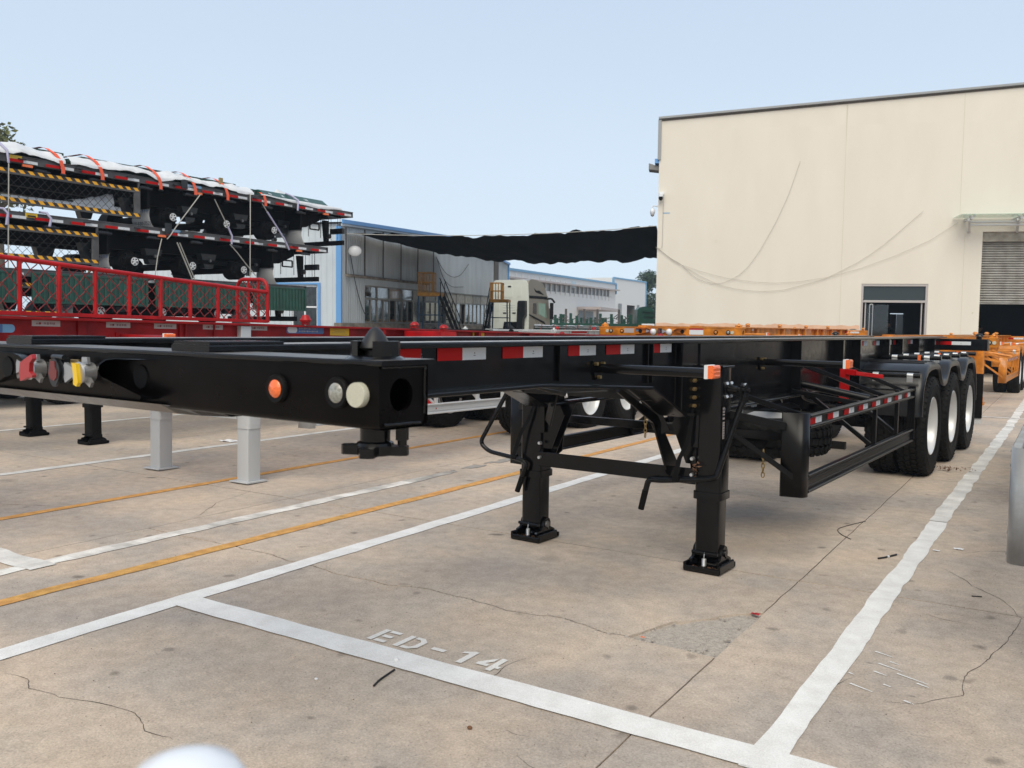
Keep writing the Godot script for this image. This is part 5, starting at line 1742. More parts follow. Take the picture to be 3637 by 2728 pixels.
	box(st, V(-3.0, 2.6, L), Vector3(6.0, 5.2, 0.12), 0.0)
	fin("end_wall", st, M.shed_white, g)
	st = nb()
	box(st, V(-3.0, 1.2, 13.5), Vector3(5.7, 0.06, 26.6), 0.0)
	fin("inner_floor", st, M.plinth, g)
	st = nb()
	for z in [4.4, 5.7]: box(st, V(-1.6, 2.05, z), Vector3(0.08, 1.5, 0.95))
	fin("blue_locker", st, M.far_blue, g)
	st = nb()
	box(st, V(-0.9, 1.55, 6.3), Vector3(0.8, 0.35, 2.4), 0.05)
	box(st, V(-0.9, 1.55, 9.0), Vector3(0.8, 0.30, 1.6), 0.05)
	fin("orange_bench", st, M.orange, g)
	st = nb()
	beam(st, V(-0.7, 1.9, 3.2), V(-0.7, 1.9, 7.2), 0.06, 0.1)
	for z in [3.3, 5.0, 7.0]: beam(st, V(-0.7, 1.3, z), V(-0.7, 1.9, z), 0.06, 0.06)
	fin("workbench", st, M.black_matt, g)
	# the flood lamp on its bracket, and cables on the wall
	var fl := thing("flood_lamp", "round white flood lamp on an arm at the corner of the grey shed", "lamp", g.transform * V(0.12, 3.9, 0.53), BT)
	st = nb()
	tube(st, Vector3(-0.12, 0.05, 0), Vector3(0.16, 0.02, 0.02), 0.018, 0.018, 8)
	fin("arm", st, M.steel, fl)
	st = nb()
	lathe(st, [Vector2(0.0, 0.10), Vector2(0.07, 0.09), Vector2(0.14, 0.04), Vector2(0.21, -0.02), Vector2(0.215, -0.04), Vector2(0.19, -0.03), Vector2(0.0, 0.0)], Transform3D(Basis(Vector3(0, 0, 1), -0.5) * Basis(Vector3.RIGHT, 0.9), Vector3(0.16, 0.0, 0.06)), 20)
	fin("shade", st, M.flap, fl)
	for q in [[[0.6, 3.75], [1.0, 2.9], [1.6, 2.1], [2.2, 1.65]], [[10.6, 4.5], [12.0, 3.9], [13.5, 3.75], [15.0, 3.95], [16.5, 4.6]], [[10.8, 4.4], [11.8, 3.6], [13.2, 3.3], [15.5, 3.42]]]:
		var pts := []
		for p in q: pts.append(g.transform * V(0.08, p[1], p[0]))
		st = nb()
		sweep(st, rounded(pts, 2.0, 6), 0.014, 5)
		tag(fin("wall_cable", st, M.cable, null), ["dark cable running down the grey shed's corner below the flood lamp", "dark cable with a drooping loop high under the shade net", "dark cable curving down the grey shed above its right windows"][[0.6, 10.6, 10.8].find(q[0][0])], "cable")
	# black shade net
	var A: Vector3 = g.transform * V(0.08, 4.42, 0.25)
	var C: Vector3 = g.transform * V(0.08, 4.72, 11.0)
	var bt := Transform3D(Basis(Vector3.UP, BT).scaled(Vector3.ONE * 1.5), Vector3(-12.279, -0.75, -28.741))
	var B: Vector3 = bt * Vector3(-0.03, 3.89, -0.02)
	var D: Vector3 = bt * Vector3(-0.03, 3.60, -5.4)
	var n := noise(121, 0.25, 3)
	var rows := []
	for i in 81:
		var s := i / 80.0
		var row := []
		for j in 13:
			var r := j / 12.0
			var p := A.lerp(B, s).lerp(C.lerp(D, s), r)
			var sag := 4.0 * s * (1.0 - s) * (0.16 + 0.16 * r + 0.30 * 4.0 * r * (1.0 - r) * 0.5)
			p.y -= sag
			if j == 0: p.y -= 0.05 * absf(sin(s * PI * 17.0 + 2.0 * n.get_noise_1d(s * 30.0))) * (0.5 + 0.8 * n.get_noise_1d(s * 55.0 + 7.0) + 0.4 * s)
			if j == 12: p.y -= 0.16 * absf(n.get_noise_1d(s * 22.0 + 80.0))
			p.y += 0.12 * n.get_noise_2d(s * 40.0, r * 8.0)
			row.append(p)
		rows.append(row)
	st = nb()
	strip(st, rows)
	var net := thing("shade_net", "large black shade net stretched from the grey shed to the cream building", "net")
	fin("cloth", st, M.net, net)
	st = nb()
	var edge := []
	for i in 41: edge.append(A.lerp(B, i / 40.0) - Vector3(0, 4.0 * (i / 40.0) * (1.0 - i / 40.0) * 0.17 + 0.01, 0))
	sweep(st, edge, 0.012, 5)
	fin("wire", st, M.rope, net)
	# wheeled platforms with stairs
	stair_tower(Vector3(-20.35, 0, -26.35), BT, 1.0, 2.72, "yellow railed platform with blue legs and dark stairs by the shed windows")
	stair_tower(Vector3(-21.95, 0, -33.55), BT, -1.0, 2.71, "yellow railed platform with narrow blue stairs half hidden behind the truck cab", 0.42)

func stair_tower(at: Vector3, turn: float, s: float, h: float, label: String, run := 1.08):
	var g := thing("stair_platform", label, "platform", at, turn, "wheeled stair platforms by the shed")
	var st := nb()
	box(st, Vector3(0, h - 0.05, 0), Vector3(0.85, 0.13, 0.7))
	fin("deck", st, M.stair_yellow, g)
	for x in [-0.39, 0.39]:
		for z in [-0.31, 0.31]:
			st = nb()
			beam(st, Vector3(x * 1.12, 0, z), Vector3(x, h - 0.12, z), 0.055, 0.055)
			fin("leg", st, M.stair_blue, g)
	st = nb()
	for y in [0.5, 1.2, 1.9]:
		for z in [-0.31, 0.31]: beam(st, Vector3(-0.4, y, z), Vector3(0.4, y, z), 0.04, 0.04)
		beam(st, Vector3(-0.4 * s, y, -0.31), Vector3(-0.4 * s, y, 0.31), 0.04, 0.04)
	fin("brace", st, M.stair_blue, g)
	st = nb()
	var rails := [Vector3(-0.4, 0, 0.32), Vector3(-0.4, 0, -0.32), Vector3(0.1, 0, -0.32), Vector3(0.1, 0, 0.32)]
	for i in 4:
		var a: Vector3 = rails[i]
		var b: Vector3 = rails[(i + 1) % 4]
		for y in [0.40, 0.76]: beam(st, a + Vector3(0, h + y, 0), b + Vector3(0, h + y, 0), 0.03, 0.03)
		for k in 4:
			var p := a.lerp(b, k / 4.0)
			beam(st, p + Vector3(0, h, 0), p + Vector3(0, h + 0.76, 0), 0.028, 0.028)
	fin("railing", st, M.stair_yellow, g)
	st = nb()
	for z in [-0.3, 0.3]:
		beam(st, Vector3(s * 0.42, h - 0.1, z), Vector3(s * (0.42 + run), 0.1, z), 0.06, 0.10)
		beam(st, Vector3(s * 0.42, h + 0.55, z), Vector3(s * (0.42 + run), 0.8, z), 0.03, 0.03)
		for k in 4: beam(st, Vector3(s * (0.45 + run * 0.28 * k), h - 0.25 - 0.68 * k, z), Vector3(s * (0.45 + run * 0.28 * k), h + 0.40 - 0.68 * k, z), 0.025, 0.025)
	fin("stringer", st, M.black_matt, g)
	for k in 10:
		st = nb()
		box(st, Vector3(s * (0.45 + 0.098 * run * k), h - 0.25 - 0.245 * k, 0), Vector3(0.18, 0.03, 0.58))
		fin("step", st, M.black_matt, g)

# ------------------------------------------------------------------ far things
func make_far():
	# the tractor cab
	var g := thing("truck_cab", "pale silver truck cab with a high roof parked facing away by the shed", "truck", Vector3(-24.33, 0, -38.15))
	# local: x across from rear left (-1.14) to rear right, -z forwards
	var st := nb()
	var prof := [Vector2(0.0, 1.25), Vector2(0.0, 3.72), Vector2(0.06, 3.86), Vector2(0.25, 3.92), Vector2(0.8, 3.90), Vector2(1.35, 3.76), Vector2(1.68, 3.50), Vector2(1.82, 3.20), Vector2(1.98, 3.05), Vector2(2.12, 2.3), Vector2(2.2, 1.7), Vector2(2.2, 0.75), Vector2(1.75, 0.75), Vector2(1.6, 1.1), Vector2(1.1, 1.3), Vector2(0.7, 1.1), Vector2(0.5, 0.95), Vector2(0.12, 0.95)]
	extr(st, prof, side(-1.10), 2.20)
	fin("cab_body", st, M.cab_silver, g)
	st = nb()   # back wall of the cab, framed and stamped
	var back := [Vector2(-1.13, 1.35), Vector2(-1.14, 2.1), Vector2(-1.12, 3.0), Vector2(-1.07, 3.66), Vector2(-0.98, 3.83), Vector2(-0.82, 3.89), Vector2(0.82, 3.89), Vector2(0.98, 3.83), Vector2(1.07, 3.66), Vector2(1.12, 3.0), Vector2(1.14, 2.1), Vector2(1.13, 1.2), Vector2(0.85, 1.2), Vector2(0.66, 1.75), Vector2(-0.35, 1.75), Vector2(-0.45, 1.25), Vector2(-0.6, 1.25), Vector2(-0.72, 1.35)]
	extr(st, back, Transform3D(Basis(), Vector3(0, 0, 0.0)), 0.05)
	var bw: MeshInstance3D = fin("back_panel", st, M.cab_white, g)
	st = nb()
	for q in [[-0.7, 3.3, 0.28, 0.55], [-0.1, 3.3, 0.55, 0.6], [0.55, 3.3, 0.28, 0.55], [-0.75, 2.55, 0.25, 0.5], [-0.75, 2.0, 0.25, 0.4]]: box(st, Vector3(q[0], q[1], 0.053), Vector3(q[2], q[3], 0.02), 0.01)
	for k in 4: box(st, Vector3(-0.05, 2.62 - 0.13 * k, 0.055), Vector3(0.75, 0.03, 0.025), 0.01)
	box(st, Vector3(0, 2.93, 0.053), Vector3(2.1, 0.02, 0.012), 0.004)
	fin("pressing", st, M.cab_white, bw)
	st = nb()
	box(st, Vector3(-0.02, 3.55, 0.06), Vector3(0.19, 0.09, 0.03), 0.02)
	for x in [-0.3, 0.27]: box(st, Vector3(x, 2.2, 0.06), Vector3(0.18, 0.07, 0.03), 0.02)
	fin("vent", st, M.black_matt, bw)
	st = nb()
	extr(st, [Vector2(-0.46, 1.2), Vector2(-0.36, 1.76), Vector2(0.68, 1.76), Vector2(0.86, 1.15), Vector2(0.86, 0.95), Vector2(-0.9, 0.95), Vector2(-0.9, 1.34), Vector2(-0.6, 1.34)], Transform3D(Basis(), Vector3(0, 0, -0.012)), 0.03)
	fin("bay_shade_plate", st, M.under, g)  # flat black plate, stands in for the shade inside the open cavity
	st = nb()   # the air intake that climbs the rear corner
	extr(st, [Vector2(0.55, 1.1), Vector2(0.60, 2.72), Vector2(0.66, 2.82), Vector2(1.04, 2.82), Vector2(1.06, 2.1), Vector2(0.92, 1.9), Vector2(0.9, 1.1)], Transform3D(Basis(), Vector3(0, 0, 0.06)), 0.22)
	sweep(st, rounded([Vector3(0.6, 1.15, 0.15), Vector3(0.3, 1.3, 0.2), Vector3(-0.1, 1.55, 0.12)], 0.3), 0.16, 10)
	fin("air_intake", st, M.plastic, g)
	st = nb()
	box(st, Vector3(0, 3.02, -0.9), Vector3(2.23, 0.14, 1.84), 0.02)
	fin("dark_band", st, M.black_matt, g)
	for s in [-1.0, 1.0]:
		st = nb()
		extr(st, [Vector2(0.42, 2.2), Vector2(0.45, 2.72), Vector2(0.78, 2.72), Vector2(0.80, 2.12)], side(s * 1.103 - 0.006), 0.012)
		fin("rear_quarter_pane", st, M.dark_glass, g)
		st = nb()
		extr(st, [Vector2(1.0, 2.16), Vector2(1.0, 2.72), Vector2(1.68, 2.72), Vector2(1.84, 1.98), Vector2(1.7, 1.98)], side(s * 1.106 - 0.006), 0.012)
		fin("door_pane", st, M.cab_glass, g)
		st = nb()
		extr(st, [Vector2(0.05, 2.16), Vector2(0.06, 2.08), Vector2(1.74, 1.62), Vector2(1.60, 1.78)], side(s * 1.104 - 0.005), 0.01)
		extr(st, [Vector2(0.2, 1.98), Vector2(0.62, 1.92), Vector2(0.9, 1.66), Vector2(0.84, 1.5), Vector2(1.1, 1.66), Vector2(1.42, 1.42), Vector2(1.7, 1.38), Vector2(1.4, 1.30), Vector2(1.15, 1.52), Vector2(0.95, 1.78), Vector2(0.7, 1.88)], side(s * 1.104 - 0.005), 0.01)
		extr(st, [Vector2(0.5, 3.48), Vector2(0.75, 3.36), Vector2(1.05, 3.38), Vector2(1.55, 3.16), Vector2(1.0, 3.22), Vector2(0.68, 3.28)], side(s * 1.104 - 0.005), 0.01)
		extr(st, [Vector2(1.0, 1.22), Vector2(1.26, 1.18), Vector2(1.24, 1.02), Vector2(1.02, 1.05)], side(s * 1.104 - 0.005), 0.012)
		fin("decal", st, M.black_matt, g)
		st = nb()
		sweep(st, rounded([V(s * 1.12, 2.98, 1.85), V(s * 1.30, 3.0, 2.0), V(s * 1.42, 2.78, 2.12)], 0.15), 0.05, 8)
		box(st, V(s * 1.26, 2.35, 2.08), Vector3(0.14, 0.85, 0.22), 0.05)
		fin("mirror", st, M.black_matt, g)
	st = nb()
	for s in [-1.0, 1.0]: beam(st, V(s * 0.42, 0.95, -4.2), V(s * 0.42, 0.95, 1.9), 0.09, 0.26)
	box(st, V(0, 1.12, -2.6), Vector3(0.95, 0.1, 1.0))
	box(st, V(-0.75, 0.9, -0.6), Vector3(0.6, 0.55, 0.9), 0.06)
	box(st, V(0.0, 1.25, -0.25), Vector3(1.7, 0.3, 0.5), 0.06)
	fin("frame", st, M.under, g)
	for w in [[1.25, 0.98], [-2.2, 0.95], [-3.5, 0.95]]:
		for s in [-1.0, 1.0]: wheel(g, V(s * w[1], 0.52, w[0]), s, M.rim)
	# white halls far behind
	far_hall("white_hall", "long low white hall with a blue roof edge and a ribbon of high windows", Vector3(-30.4, 0, -45.0), Vector3(-36.9, 0, -76.6), 5.2, 5.72, true)
	far_hall("white_hall", "taller white hall end with a blue roof edge and a dark gateway, farthest back", Vector3(-42.0, 0, -86.5), Vector3(-42.75, 0, -96.9), 6.95, 6.97, false)
	# trees
	tree("tree", Vector3(-46.9, 0, -24.4), 11.7, 3.6, M.leaf_olive, "olive leaved tree showing above the stacked trailers at the left edge", 8.0, 1300, 11)
	tree("tree", Vector3(-40.5, 0, -27.5), 5.6, 2.2, M.leaf_olive, "olive leaved tree seen through the gaps of the stacked trailers", 2.0, 700, 12)
	tree("tree", Vector3(-45.0, 0, -103.5), 8.8, 3.4, M.leaf_dark, "dark green tree squeezed between the white hall and the cream building", 0.8, 5000, 13)
	tree("tree", Vector3(-50.5, 0, -104.0), 7.6, 1.3, M.leaf_dark, "slim treetop peeping over the farthest white roof, nearest the gable", 4.8, 250, 14, "treetops behind the white halls")
	tree("tree", Vector3(-53.5, 0, -103.0), 7.4, 1.3, M.leaf_dark, "small rounded treetop over the middle of the farthest white roof", 4.8, 250, 15, "treetops behind the white halls")
	tree("tree", Vector3(-57.5, 0, -102.0), 7.5, 1.5, M.leaf_dark, "wider low treetop at the left of the farthest white roof", 4.8, 300, 16, "treetops behind the white halls")
	tree("tree", Vector3(-46.5, 0, -77.0), 7.0, 1.0, M.leaf_dark, "single dark treetop rising over the long white hall's roof edge", 4.8, 200, 17, "treetops behind the white halls")
	# green stake trailers
	stake_trailer(Vector3(-26.3, 0, -42.7), Vector3(-20.6, 0, -46.3), 1.60, 2.56, "green flat trailer carrying rows of upright stakes before the white hall", true)
	stake_trailer(Vector3(-20.6, 0, -34.4), Vector3(-18.0, 0, -36.05), 1.40, 0.0, "low green trailer wrapped in white sheet with orange straps right of the cab", false)

func far_hall(called: String, label: String, a: Vector3, b: Vector3, ha: float, hb: float, ribbon: bool):
	var g := thing(called, label, "building", Vector3.ZERO, 0.0, "white halls at the back")
	var d := (b - a).normalized()
	var nrm := d.cross(Vector3.UP)   # faces away from us or towards; the body extends to the far side
	if nrm.dot(-a) > 0: nrm = -nrm
	var st := nb()
	var P := [a, b, b + nrm * 14.0, a + nrm * 14.0]
	if not ribbon: P[0] = a - d * 14.0 * 0.0
	var hs := [ha, hb, hb, ha]
	var U := Vector3.UP
	var l := a.distance_to(b)
	if ribbon:
		for i in [1, 2, 3]: quad(st, P[i], P[(i + 1) % 4], P[(i + 1) % 4] + U * hs[(i + 1) % 4], P[i] + U * hs[i])
		quad(st, a, b, b + U * (hb * 0.775), a + U * (ha * 0.775))
		quad(st, a + U * (ha * 0.885), b + U * (hb * 0.885), b + U * hb, a + U * ha)
	else:
		var p := a.lerp(b, 0.42)
		var q := a.lerp(b, 0.66)
		for i in [1, 2, 3]: quad(st, P[i], P[(i + 1) % 4], P[(i + 1) % 4] + U * hs[(i + 1) % 4], P[i] + U * hs[i])
		quad(st, a, p, p + U * ha, a + U * ha)
		quad(st, q, b, b + U * hb, q + U * hb)
		quad(st, p + U * 4.1, q + U * 4.1, q + U * hb, p + U * ha)
	var w: MeshInstance3D = fin("wall", st, M.far_white, g)
	st = nb()
	quad(st, P[0] + U * ha, P[1] + U * hb, P[2] + U * hb, P[3] + U * ha)
	fin("roof", st, M.flashing, g)
	wallbar(g, "roof_edge", M.far_blue, a + U * ha - nrm * 0.05, b + U * hb - nrm * 0.05, 0.1, 0.16)
	wallbar(g, "roof_edge", M.far_blue, b + U * (hb - 1.0 if ribbon else 0.0) - nrm * 0.05, b + U * hb - nrm * 0.05, 0.12, 0.12)
	if not ribbon: wallbar(g, "roof_edge", M.far_blue, a + U * 4.5 - nrm * 0.05, a + U * ha - nrm * 0.05, 0.2, 0.2)
	if ribbon:
		st = nb()   # projecting upper storey casts its line of shade
		beam(st, a + U * (ha * 0.89) - nrm * 0.2, b + U * (hb * 0.89) - nrm * 0.2, 0.5, 0.12)
		fin("eave", st, M.sticker_grey, g)
		for k in 24:
			var p := a.lerp(b - d * 2.5, k / 24.0)
			var q := a.lerp(b - d * 2.5, (k + 0.94) / 24.0)
			st = nb()
			var hp := ha + (hb - ha) * k / 24.0
			quad(st, p + U * hp * 0.775 + nrm * 0.05, q + U * hp * 0.775 + nrm * 0.05, q + U * hp * 0.885 + nrm * 0.05, p + U * hp * 0.885 + nrm * 0.05)
			fin("window", st, M.ribbon_glass, g)
		st = nb()
		for k in 25:
			var p := a.lerp(b - d * 2.5, k / 24.0)
			beam(st, p + U * ha * 0.77, p + U * hb * 0.89, 0.12, 0.1)
		quad(st, b - d * 2.6 + U * hb * 0.775, b + U * hb * 0.775, b + U * hb * 0.885, b - d * 2.6 + U * hb * 0.885)
		fin("mullion", st, M.far_white, g)
		wallbar(g, "pilaster", M.far_blue_pale, a.lerp(b, 0.56) + U * (ha * 0.9) - nrm * 0.03, a.lerp(b, 0.56) + U * ha - nrm * 0.03, 0.1, 0.9)
		var c := sub("porch", g)
		st = nb()
		var e := a.lerp(b, 0.60)
		beam(st, e + U * 3.1 - nrm * 1.0, e + d * 7.0 + U * 3.05 - nrm * 1.0, 2.0, 0.22)
		fin("slab", st, M.sticker_grey, c)
		st = nb()
		quad(st, e + d * 0.5 - nrm * 0.03, e + d * 5.0 - nrm * 0.03, e + d * 5.0 + U * 2.9 - nrm * 0.03, e + d * 0.5 + U * 2.9 - nrm * 0.03)
		fin("doorway", st, M.far_blue_dull, c)
	else:
		st = nb()
		var p := a.lerp(b, 0.40) + nrm * 4.0
		var q := a.lerp(b, 0.68) + nrm * 4.0
		quad(st, p, q, q + U * 4.2, p + U * 4.2)
		quad(st, a.lerp(b, 0.42), p, p + U * 4.2, a.lerp(b, 0.42) + U * 4.2)
		quad(st, a.lerp(b, 0.66), q, q + U * 4.2, a.lerp(b, 0.66) + U * 4.2)
		quad(st, p + U * 4.2, q + U * 4.2, a.lerp(b, 0.68) + U * 4.2, a.lerp(b, 0.40) + U * 4.2)
		fin("gateway", st, M.inside_grey, g)
		for t in [[0.16, 0.26], [0.73, 0.80]]:
			st = nb()
			var u := a.lerp(b, t[0]) - nrm * 0.03
			var v := a.lerp(b, t[1]) - nrm * 0.03
			quad(st, u, v, v + U * 4.2, u + U * 4.2)
			fin("window", st, M.ribbon_glass, g)

func tree(called: String, at: Vector3, h: float, r: float, m: Material, label: String, low: float, leaves: int, sd: int, group := ""):
	var g := thing(called, label, "tree", at, 0.0, group)
	var rr := RandomNumberGenerator.new()
	rr.seed = sd
	var st := nb()
	tube(st, Vector3.ZERO, Vector3(0.1, h * 0.55, 0.05), 0.16 * r / 2.0, 0.09 * r / 2.0, 8)
	for k in 7:
		var a := TAU * k / 7.0
		var b := Vector3(0.1, lerpf(low, h * 0.6, k / 7.0), 0.05)
		tube(st, b, b + Vector3(cos(a) * r * 0.6, h * 0.18, sin(a) * r * 0.6), 0.05 * r / 2.0, 0.015, 6)
	fin("trunk", st, M.bark, g)
	st = nb()
	var clumps := []
	for k in 16:
		var a := rr.randf() * TAU
		var y := rr.randf()
		var wide := r * (0.35 + 0.65 * sin(PI * clampf(y * 0.85 + 0.12, 0, 1)))
		clumps.append([Vector3(cos(a) * wide * rr.randf_range(0.2, 0.8), lerpf(low, h - 0.35 * r, y), sin(a) * wide * rr.randf_range(0.2, 0.8)), r * rr.randf_range(0.28, 0.45)])
	clumps.append([Vector3(0, h - 0.3 * r, 0), r * 0.3])
	for k in leaves:
		var c: Array = clumps[rr.randi() % clumps.size()]
		var d := Vector3(rr.randfn(), rr.randfn(), rr.randfn()).normalized()
		var p: Vector3 = c[0] + d * c[1] * pow(rr.randf(), 0.4)
		for j in 3:
			var q := p + Vector3(rr.randfn(), rr.randfn(), rr.randfn()) * 0.12
			var e := Vector3(rr.randfn(), rr.randfn() * 0.6, rr.randfn()).normalized() * rr.randf_range(0.10, 0.19)
			var f := e.cross(Vector3(rr.randfn(), rr.randfn(), rr.randfn()).normalized()).normalized() * rr.randf_range(0.06, 0.10)
			var tone := rr.randf_range(0.6, 1.5)
			st.set_color(Color(tone * rr.randf_range(0.85, 1.2), tone, tone * 0.9))
			quad(st, q - e, q + f, q + e, q - f)
	var lv: MeshInstance3D = fin("crown", st, m, g)
	tag(lv, "", "", "", "stuff")

func stake_trailer(a: Vector3, b: Vector3, deck: float, stakes: float, label: String, upright: bool):
	var d := (b - a).normalized()
	var g := thing("green_trailer", label, "trailer", a, atan2(-d.z, d.x), "green trailers in front of the white halls")
	var l := a.distance_to(b)
	var st := nb()
	for z in [-2.3, 0.0]:
		box(st, Vector3(l / 2, deck, z), Vector3(l, 0.30, 0.10))
	box(st, Vector3(l / 2, deck + 0.08, -1.15), Vector3(l, 0.06, 2.3))
	fin("deck", st, M.green, g)
	for x in [0.8, l * 0.55, l - 1.0]:
		st = nb()
		tube(st, Vector3(x, 0.5, -2.2), Vector3(x, 0.5, -0.05), 0.5, 0.5, 18)
		fin("wheel_pair", st, M.rubber, g)
	st = nb()
	for x in [0.8, l * 0.55, l - 1.0]: box(st, Vector3(x, 0.95, -1.1), Vector3(0.7, 0.8, 1.4))
	fin("axle_frame", st, M.under, g)
	var rr := RandomNumberGenerator.new()
	rr.seed = 5
	if upright:
		var xs := [0.5, 0.9, 1.35, 1.7, 2.05, 2.35, 2.75, 3.1, 3.45, 3.8, 4.2, 4.6, 4.95, 5.35, 5.8, 6.2]
		for i in xs.size():
			for z in [-2.25, -0.05]:
				var tall: bool = i in [2, 5, 8, 10, 13] and z > -1
				var hh := (stakes if tall else deck + rr.randf_range(0.35, 0.75))
				var x: float = xs[i] + rr.randf_range(-0.1, 0.1)
				st = nb()
				beam(st, Vector3(x, deck + 0.1, z), Vector3(x, hh, z), 0.13 if tall else 0.16, 0.08)
				fin("stake", st, M.grey_deck if tall else M.green, g)
		st = nb()
		for i in 60:
			var p := Vector3(rr.randf_range(0.3, l - 0.5), deck + rr.randf_range(0.15, 0.5), rr.randf_range(-1.8, -0.3))
			beam(st, p, p + Vector3(rr.randf_range(-0.4, 0.4), rr.randf_range(-0.1, 0.25), 0.1), 0.05, 0.05)
		fin("loose_fittings", st, M.steel, g)
		st = nb()   # rounded green headboard at the end
		extr(st, [Vector2(l - 0.35, deck - 0.1), Vector2(l + 0.62, deck - 0.1), Vector2(l + 0.58, 2.55), Vector2(l + 0.45, 2.68), Vector2(l + 0.1, 2.74), Vector2(l - 0.2, 2.68), Vector2(l - 0.33, 2.55)], Transform3D(Basis(), Vector3(0, 0, -0.8)), 1.2)
		box(st, Vector3(l + 0.3, 2.20, 0.42), Vector3(0.6, 0.05, 0.2))
		box(st, Vector3(l + 0.3, 2.45, 0.42), Vector3(0.7, 0.04, 0.2))
		fin("headboard", st, M.green, g)
	else:
		st = nb()
		var rows := []
		var n := noise(131, 1.0, 2)
		for i in 25:
			var x := l * i / 24.0
			rows.append([Vector3(x, deck + 0.06, 0.07), Vector3(x, deck + 0.16 + 0.05 * n.get_noise_1d(x * 4), 0.03), Vector3(x, deck + 0.2 + 0.06 * n.get_noise_1d(x * 3 + 9), -1.0)])
		strip(st, rows)
		fin("white_wrap", st, M.wrap, g)
		for k in 5:
			st = nb()
			beam(st, Vector3(0.25 + 0.55 * k, deck - 0.1, 0.09), Vector3(0.33 + 0.55 * k, deck + 0.22, 0.05), 0.06, 0.012)
			fin("orange_strap", st, M.strap, g)

# ------------------------------------------------------------------ trailers
const STROKES := {   # boxes (x0, y0, x1, y1) on an 8 by 8 grid, y down
	"zhong": [[1, 2, 7, 2.8], [1, 4.6, 7, 5.4], [1, 2, 1.8, 5.4], [6.2, 2, 7, 5.4], [3.6, 0.4, 4.4, 8]],
	"ji": [[2.4, 0.4, 3.1, 4.8], [2.4, 1.2, 7, 1.8], [2.4, 2.4, 7, 3.0], [2.4, 3.6, 7, 4.2], [4.4, 1.2, 5.1, 4.6], [1, 5.2, 7.4, 5.9], [3.8, 4.6, 4.5, 8], [2, 6.5, 3.2, 7.4], [5.2, 6.5, 6.4, 7.4]],
	"che": [[1, 1, 7, 1.7], [2.4, 1, 3.3, 3.6], [1.6, 3.0, 6.6, 3.7], [0.5, 5.0, 7.6, 5.7], [4.0, 2.2, 4.8, 8]],
	"liang": [[0.3, 1.2, 3.4, 1.8], [0.8, 1.2, 1.4, 3.6], [0.3, 3.4, 3.4, 4.0], [0.2, 5.4, 3.6, 6.0], [1.7, 3, 2.4, 8], [3.9, 0.8, 8, 1.5], [4.2, 2.8, 4.8, 8], [7.2, 2.8, 7.8, 8], [4.2, 2.8, 7.8, 3.4], [5.2, 1, 5.8, 6.5], [6.4, 1, 7.0, 6.5]],
}

func brand(parent: Node, at: Vector3, right: Vector3, up: Vector3, h: float, m: Material):
	# the four characters of the maker's sign, one after the other
	var st := nb()
	var out := right.cross(up).normalized() * 0.0015
	var x := 0.0
	for k in ["zhong", "ji", "che", "liang"]:
		for s in STROKES[k]:
			var a: Vector3 = at + right * (x + s[0] * h / 8.0) + up * (h - s[1] * h / 8.0) + out
			var w: Vector3 = right * (s[2] - s[0]) * h / 8.0
			var d: Vector3 = -up * (s[3] - s[1]) * h / 8.0
			quad(st, a, a + w, a + w + d, a + d)
		x += h * 1.08
	return fin("lettering", st, m, parent)

func plate(called: String, parent: Node, a: Vector3, right: Vector3, up: Vector3, l: float, h: float, m: Material, round_ := 0.0):
	var st := nb()
	var n := right.cross(up).normalized()
	var poly := []
	if round_ > 0.0:
		for k in 4:
			for j in 5:
				var t := PI / 2 * (k + j / 4.0)
				poly.append(Vector2((l - round_ if k in [0, 3] else round_) + cos(t) * round_, (h - round_ if k < 2 else round_) + sin(t) * round_))
	else:
		poly = [Vector2(0, 0), Vector2(l, 0), Vector2(l, h), Vector2(0, h)]
	extr(st, poly, Transform3D(Basis(right, up, n), a), 0.0015)
	return fin(called, st, m, parent)

